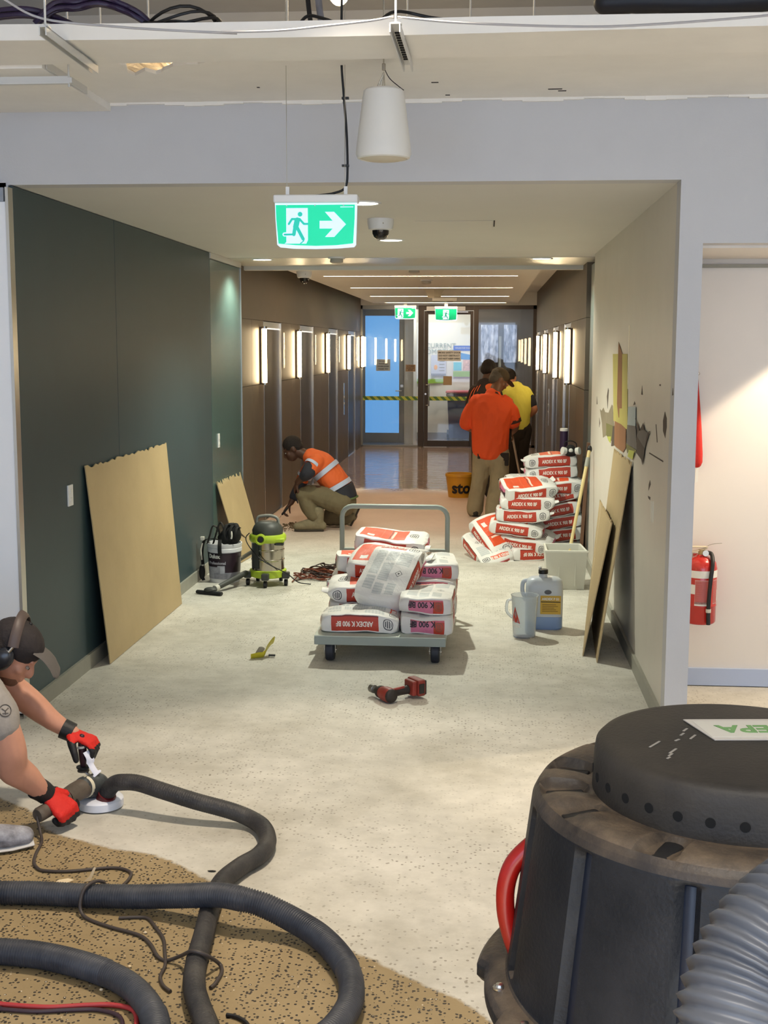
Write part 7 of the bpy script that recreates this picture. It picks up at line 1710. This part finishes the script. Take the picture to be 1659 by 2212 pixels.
s_ = MB(); sl(s_, [(-0.02, 15.0, 0.82, 0.165, 0.12), (-0.02, 15.0, 1.05, 0.175, 0.13), (-0.022, 15.0, 1.25, 0.19, 0.115), (-0.03, 15.0, 1.35, 0.10, 0.08)], side=(1, 0, 0), n=20)
for sx in (-1, 1): sl(s_, [(-0.02 + sx * 0.12, 15.0, 1.28, 0.075), (-0.02 + sx * 0.17, 15.04, 1.12, 0.068)])
blob(s_, 'shirt', mat('black_shirt', srgb(46, 36, 34), 0.8), p, 0.012, 3, disp=(0.006, 8, (1, 1, 1)))
for k in range(3): MB().tube(smoothpath([(-0.075 - 0.035 * k, 14.935, 1.36 - 0.02 * k), (-0.115 - 0.035 * k, 14.915, 1.28 - 0.01 * k), (-0.14 - 0.038 * k, 14.93, 1.16)], 4), [(0.006, 0.004)] * 9, 6).build('orange_stripe', M_ORNGE, p, smooth=60)
n_ = MB(); sl(n_, [(0.03, 14.93, 1.33, 0.06, 0.04), (0.05, 14.92, 1.2, 0.07, 0.04)], side=(1, 0, 0)); n_.build('orange_panel', M_ORNGE, p, smooth=60)
q = MB(); sl(q, [(-0.02, 15.0, 0.88, 0.15, 0.11), (-0.02, 15.0, 0.76, 0.15, 0.11)], side=(1, 0, 0), n=18)
for sx in (-1, 1): sl(q, [(-0.02 + sx * 0.075, 15.0, 0.78, 0.092), (-0.02 + sx * 0.08, 15.0, 0.45, 0.075), (-0.02 + sx * 0.08, 14.98, 0.06, 0.07)])
blob(q, 'trousers', MATS['black_trousers'], p, 0.013, 3)
for sx in (-1, 1): boot(p, (-0.02 + sx * 0.08, 14.9, 0), (-0.02 + sx * 0.09, 15.18, 0), (0, 0, 1), MATS['dark_work_boot'], M_SOLE, 0.1)

# --- worker with the grinder, left foreground
p = thing('person', 'crouching worker in grey T-shirt, cap and black ear muffs grinding the floor at left', 'person', (-1.95, 4.3, 0))
hf = (0.74, 0.12, -0.66); hu = (0.64, 0.08, 0.77); hc = (-1.768, 4.50, 0.655)
b = MB(); L, M = head(b, hc, hf, hu, 0.98)
sl(b, [(-1.98, 4.42, 0.64, 0.078), (-1.90, 4.45, 0.655, 0.066), (-1.82, 4.48, 0.655, 0.062)])
sl(b, [(-2.30, 4.30, 0.42, 0.15, 0.11), (-2.15, 4.35, 0.56, 0.16, 0.11), (-1.97, 4.42, 0.61, 0.18, 0.10)], side=(-0.2, 1, 0))
sl(b, [(-1.785, 4.24, 0.585, 0.066), (-1.722, 4.22, 0.47, 0.064), (-1.695, 4.235, 0.36, 0.061), (-1.70, 4.27, 0.285, 0.060), (-1.667, 4.325, 0.222, 0.050), (-1.642, 4.365, 0.172, 0.038), (-1.632, 4.385, 0.152, 0.033)])
sl(b, [(-1.93, 4.62, 0.58, 0.062), (-1.85, 4.655, 0.475, 0.056), (-1.775, 4.665, 0.41, 0.052), (-1.70, 4.67, 0.345, 0.041), (-1.635, 4.68, 0.295, 0.031), (-1.615, 4.68, 0.285, 0.030)])
sl(b, [(-2.30, 4.20, 0.40, 0.09), (-2.0, 4.2, 0.44, 0.075), (-1.80, 4.2, 0.36, 0.060), (-1.85, 4.15, 0.2, 0.055), (-1.88, 4.12, 0.1, 0.045)])
sl(b, [(-2.30, 4.45, 0.38, 0.09), (-2.15, 4.6, 0.2, 0.075), (-2.02, 4.68, 0.075, 0.06), (-2.2, 4.66, 0.08, 0.055), (-2.42, 4.62, 0.1, 0.045)])
blob(b, 'body', SKIN_F, p, 0.007, 4, disp=(0.0015, 12, (1, 1, 1))); eyes(L, M, 0.98, p)
hr = MB(); hr.ell(L(0, -0.03, 0.02), (0.080, 0.09, 0.088), M, 18, 12).ell(L(0, -0.06, -0.03), (0.07, 0.05, 0.06), M, 16, 10); blob(hr, 'hair', HAIR, p, 0.006, 2, disp=(0.003, 60, (1, 1, 1)))
be = MB(); be.ell(L(0, 0.052, -0.092), (0.040, 0.040, 0.030), M, 16, 10); blob(be, 'beard', mat('brown_beard', srgb(110, 74, 56), 0.8, bump=0.4, bscale=120), p, 0.006, 2)
s2, f2, u2 = basis(hf, hu)
cb = MB(); cb.ell(L(0, -0.012, 0.046), (0.086, 0.104, 0.078), M, 20, 12); cp_ = blob(cb, 'cap', mat('charcoal_cap', srgb(40, 34, 34), 0.8, bump=0.3, bscale=80), p, 0.006, 3, disp=(0.002, 30, (1, 1, 1)))
MB().tube(smoothpath([tuple(L(0, 0.062, 0.062)), tuple(L(0, 0.10, 0.066)), tuple(L(0, 0.14, 0.058)), tuple(L(0, 0.178, 0.040)), tuple(L(0, 0.192, 0.030))], 4), [(0.070, 0.006)] * 9 + [(0.066, 0.005)] * 4 + [(0.052, 0.005), (0.046, 0.004), (0.038, 0.004), (0.026, 0.003)], 16, side=s2).build('peak', mat('grey_cap_peak', srgb(88, 84, 82), 0.75, bump=0.2), cp_, smooth=60)
MB().ell(L(0, -0.02, 0.126), (0.008, 0.008, 0.006), M, 10, 6).build('cap_button', M_BLACK, cp_, smooth=60)
M_MUFF = mat('muff_black', srgb(34, 36, 42), 0.25, spec=0.6)
for q in (-1, 1):
    m = MB(); m.tube([L(q * 0.066, -0.012, -0.018), L(q * 0.088, -0.012, -0.018)], [(0.034, 0.045)] * 2, 18, side=f2, round_=False); e = m.build('ear_cushion', M_BLACK, p, smooth=50)
    m = MB(); m.tube([L(q * 0.086, -0.012, -0.018), L(q * 0.098, -0.012, -0.018), L(q * 0.110, -0.012, -0.018)], [(0.037, 0.049), (0.036, 0.047), (0.022, 0.03)], 20, side=f2, round_=False); m.build('ear_cup', M_MUFF, p, smooth=70)
    MB().tube([L(q * 0.100, -0.012, 0.02), L(q * 0.098, -0.012, 0.055)], 0.006, 8).build('cup_arm', M_STEEL, p)
bp = [tuple(L(0.100 * math.cos(a), -0.012 - 0.052 * math.sin(a), 0.045 + 0.093 * math.sin(a))) for a in [math.pi * j / 16 for j in range(17)]]
MB().tube(bp, [(0.020, 0.007)] * 17, 10, side=f2).build('head_band', mat('brown_band', srgb(78, 66, 62), 0.5), p, smooth=60)
s_ = MB(); sl(s_, [(-2.34, 4.28, 0.44, 0.175, 0.13), (-2.20, 4.33, 0.56, 0.185, 0.13), (-2.05, 4.39, 0.615, 0.20, 0.12), (-1.96, 4.42, 0.62, 0.17, 0.10), (-1.92, 4.44, 0.635, 0.10, 0.085)], side=(-0.2, 1, 0), n=20)
sl(s_, [(-1.91, 4.28, 0.615, 0.095), (-1.81, 4.23, 0.575, 0.090), (-1.747, 4.222, 0.505, 0.084), (-1.729, 4.22, 0.462, 0.082)]); sl(s_, [(-1.99, 4.57, 0.62, 0.088), (-1.93, 4.62, 0.575, 0.082), (-1.90, 4.635, 0.54, 0.078)])
shirt_ = blob(s_, 'shirt', mat('grey_marl', srgb(146, 140, 134), 0.85, var=0.06, vscale=60, bump=0.25, bscale=50), p, 0.008, 3, disp=(0.004, 12, (1, 1, 1)))
# round printed emblem on the sleeve
tr = BVHTree.FromPolygons([v.co + ORG[p] for v in shirt_.data.vertices], [f.vertices[:] for f in shirt_.data.polygons])
en = Vector((0.45, -0.84, 0.31)).normalized(); ec = Vector((-1.672, 4.16, 0.528)); ex_ = Vector((0.88, 0.47, 0.0)).normalized(); ey_ = en.cross(ex_) * -1
ey_ = -ey_ if ey_.z < 0 else ey_


def on_shirt(a, b_):
    o_ = ec + ex_ * a + ey_ * b_ + en * 0.15; h_ = tr.ray_cast(o_, -en)[0]
    return (h_ if h_ is not None else o_ - en * 0.15) + en * 0.0012


em = MB(); em.tube([on_shirt(0.021 * math.cos(a), 0.021 * math.sin(a)) for a in [2 * math.pi * j / 24 for j in range(24)]], 0.0018, 6, closed=True)
for a, b_ in (((-0.012, 0.008), (0.0, -0.002)), ((0.0, -0.002), (0.012, 0.008)), ((0.0, -0.002), (0.0, -0.014)), ((-0.010, -0.010), (0.010, -0.010))): em.tube([on_shirt(*a), on_shirt(*b_)], 0.0018, 6)
em.build('sleeve_emblem', mat('emblem_grey', srgb(84, 78, 74), 0.8), p, smooth=60)
q = MB(); sl(q, [(-2.36, 4.30, 0.42, 0.17, 0.13), (-2.30, 4.31, 0.36, 0.17, 0.13)], side=(-0.2, 1, 0), n=18); sl(q, [(-2.30, 4.20, 0.38, 0.115), (-2.05, 4.19, 0.43, 0.10), (-1.85, 4.18, 0.36, 0.086), (-1.815, 4.175, 0.31, 0.08)]); sl(q, [(-1.81, 4.175, 0.32, 0.078), (-1.84, 4.15, 0.23, 0.075), (-1.885, 4.12, 0.13, 0.066)])
sl(q, [(-2.30, 4.43, 0.36, 0.115), (-2.15, 4.6, 0.21, 0.095), (-2.03, 4.68, 0.09, 0.08)]); sl(q, [(-2.04, 4.68, 0.085, 0.076), (-2.2, 4.66, 0.085, 0.07), (-2.38, 4.62, 0.10, 0.062)])
blob(q, 'trousers', mat('dark_green_trousers', srgb(66, 66, 56), 0.85, bump=0.2), p, 0.010, 3, disp=(0.006, 9, (1, 1, 1)))
sh = boot(p, (-1.915, 4.08, 0.004), (-1.625, 4.235, 0.004), (0, 0, 1), mat('dusty_shoe', srgb(120, 118, 122), 0.8, var=0.3, vscale=16, col2=srgb(176, 176, 184), bump=0.3), mat('pale_sole', srgb(196, 194, 192), 0.7, var=0.1), 0.09, 'shoe', 1.0, 0.006)
hs = Vector((0.29, 0.155, 0)).normalized(); ss = Vector((-hs.y, hs.x, 0))
for k in range(4):
    c_ = Vector((-1.915, 4.08, 0.004)) + Vector((0.29, 0.155, 0)) * (0.42 + 0.085 * k) + Vector((0, 0, 0.099 - 0.008 * k))
    MB().tube([c_ - ss * 0.026 - Vector((0, 0, 0.004)), c_ + Vector((0, 0, 0.003)), c_ + ss * 0.026 - Vector((0, 0, 0.004))], 0.0042, 6).build('lace', mat('grey_lace', srgb(150, 148, 146), 0.8), sh, smooth=60)
boot(p, (-2.46, 4.62, 0.14), (-2.32, 4.66, 0.02), (-0.8, 0, 0.6), MATS['dusty_shoe'], MATS['pale_sole'], 0.08, 'shoe')
M_GLV = mat('red_glove', srgb(206, 34, 24), 0.7, bump=0.3, bscale=90); M_GLB = mat('black_glove_rubber', srgb(28, 28, 30), 0.55, bump=0.2, bscale=90)
# right glove round the motor housing
w1_ = (-1.624, 4.402, 0.136); f1_ = (0.80, -0.15, -0.55); n1_ = (0.50, -0.45, 0.75)
g = MB(); hand(g, w1_, f1_, n1_, 1, (48, 60, 40), 1.16, 0.0130, tc=20); go = blob(g, 'glove', M_GLV, p, 0.0048, 2)
g = MB(); g.tube([(-1.650, 4.368, 0.172), (-1.634, 4.390, 0.150), (-1.622, 4.402, 0.132)], [0.043, 0.041, 0.039], 16, round_=False); g.build('glove_cuff', M_GLB, go, smooth=60)
g = MB(); hand(g, w1_, f1_, n1_, 1, (49, 61, 41), 1.175, 0.0135, tc=20)
gm = remeshed(g, 0.0048, 2); bm = bmesh.new(); bm.from_mesh(gm)
ff = Vector(f1_).normalized(); w_ = Vector(w1_); nn = Vector(n1_); nn = (nn - ff * nn.dot(ff)).normalized()
bmesh.ops.delete(bm, geom=[v for v in bm.verts if (v.co - w_).dot(nn) > -0.008 and (v.co - w_).dot(ff) > 0.012], context='VERTS'); bm.to_mesh(gm); bm.free()
gm.transform(Matrix.Translation(-ORG[p])); gm.materials.clear(); link('glove_palm', gm, M_GLB, go, smooth=180, label='black rubber palm and fingertips')
# left glove on the side handle
w2 = (-1.622, 4.682, 0.288); f3 = (0.86, -0.05, -0.36); n3 = (0.34, -0.05, 0.92)
g = MB(); hand(g, w2, f3, n3, -1, (34, 52, 40), 1.05, 0.0118, tc=50); go = blob(g, 'glove', M_GLV, p, 0.0048, 2)
g = MB(); g.tube([(-1.652, 4.680, 0.302), (-1.612, 4.682, 0.284)], [0.040, 0.038], 16); g.build('glove_cuff', M_GLB, go, smooth=60)
g = MB(); hand(g, w2, f3, n3, -1, (35, 53, 41), 1.06, 0.0124, tc=50); gm = remeshed(g, 0.0048, 2); bm = bmesh.new(); bm.from_mesh(gm)
ff = Vector(f3).normalized(); nn = Vector(n3); nn = (nn - ff * nn.dot(ff)).normalized(); w_ = Vector(w2)
bmesh.ops.delete(bm, geom=[v for v in bm.verts if (v.co - w_).dot(nn) > -0.004 and (v.co - w_).dot(ff) < 0.125], context='VERTS'); bm.to_mesh(gm); bm.free()
gm.transform(Matrix.Translation(-ORG[p])); gm.materials.clear(); link('glove_palm', gm, M_GLB, go, smooth=180, label='black rubber palm and fingertips')
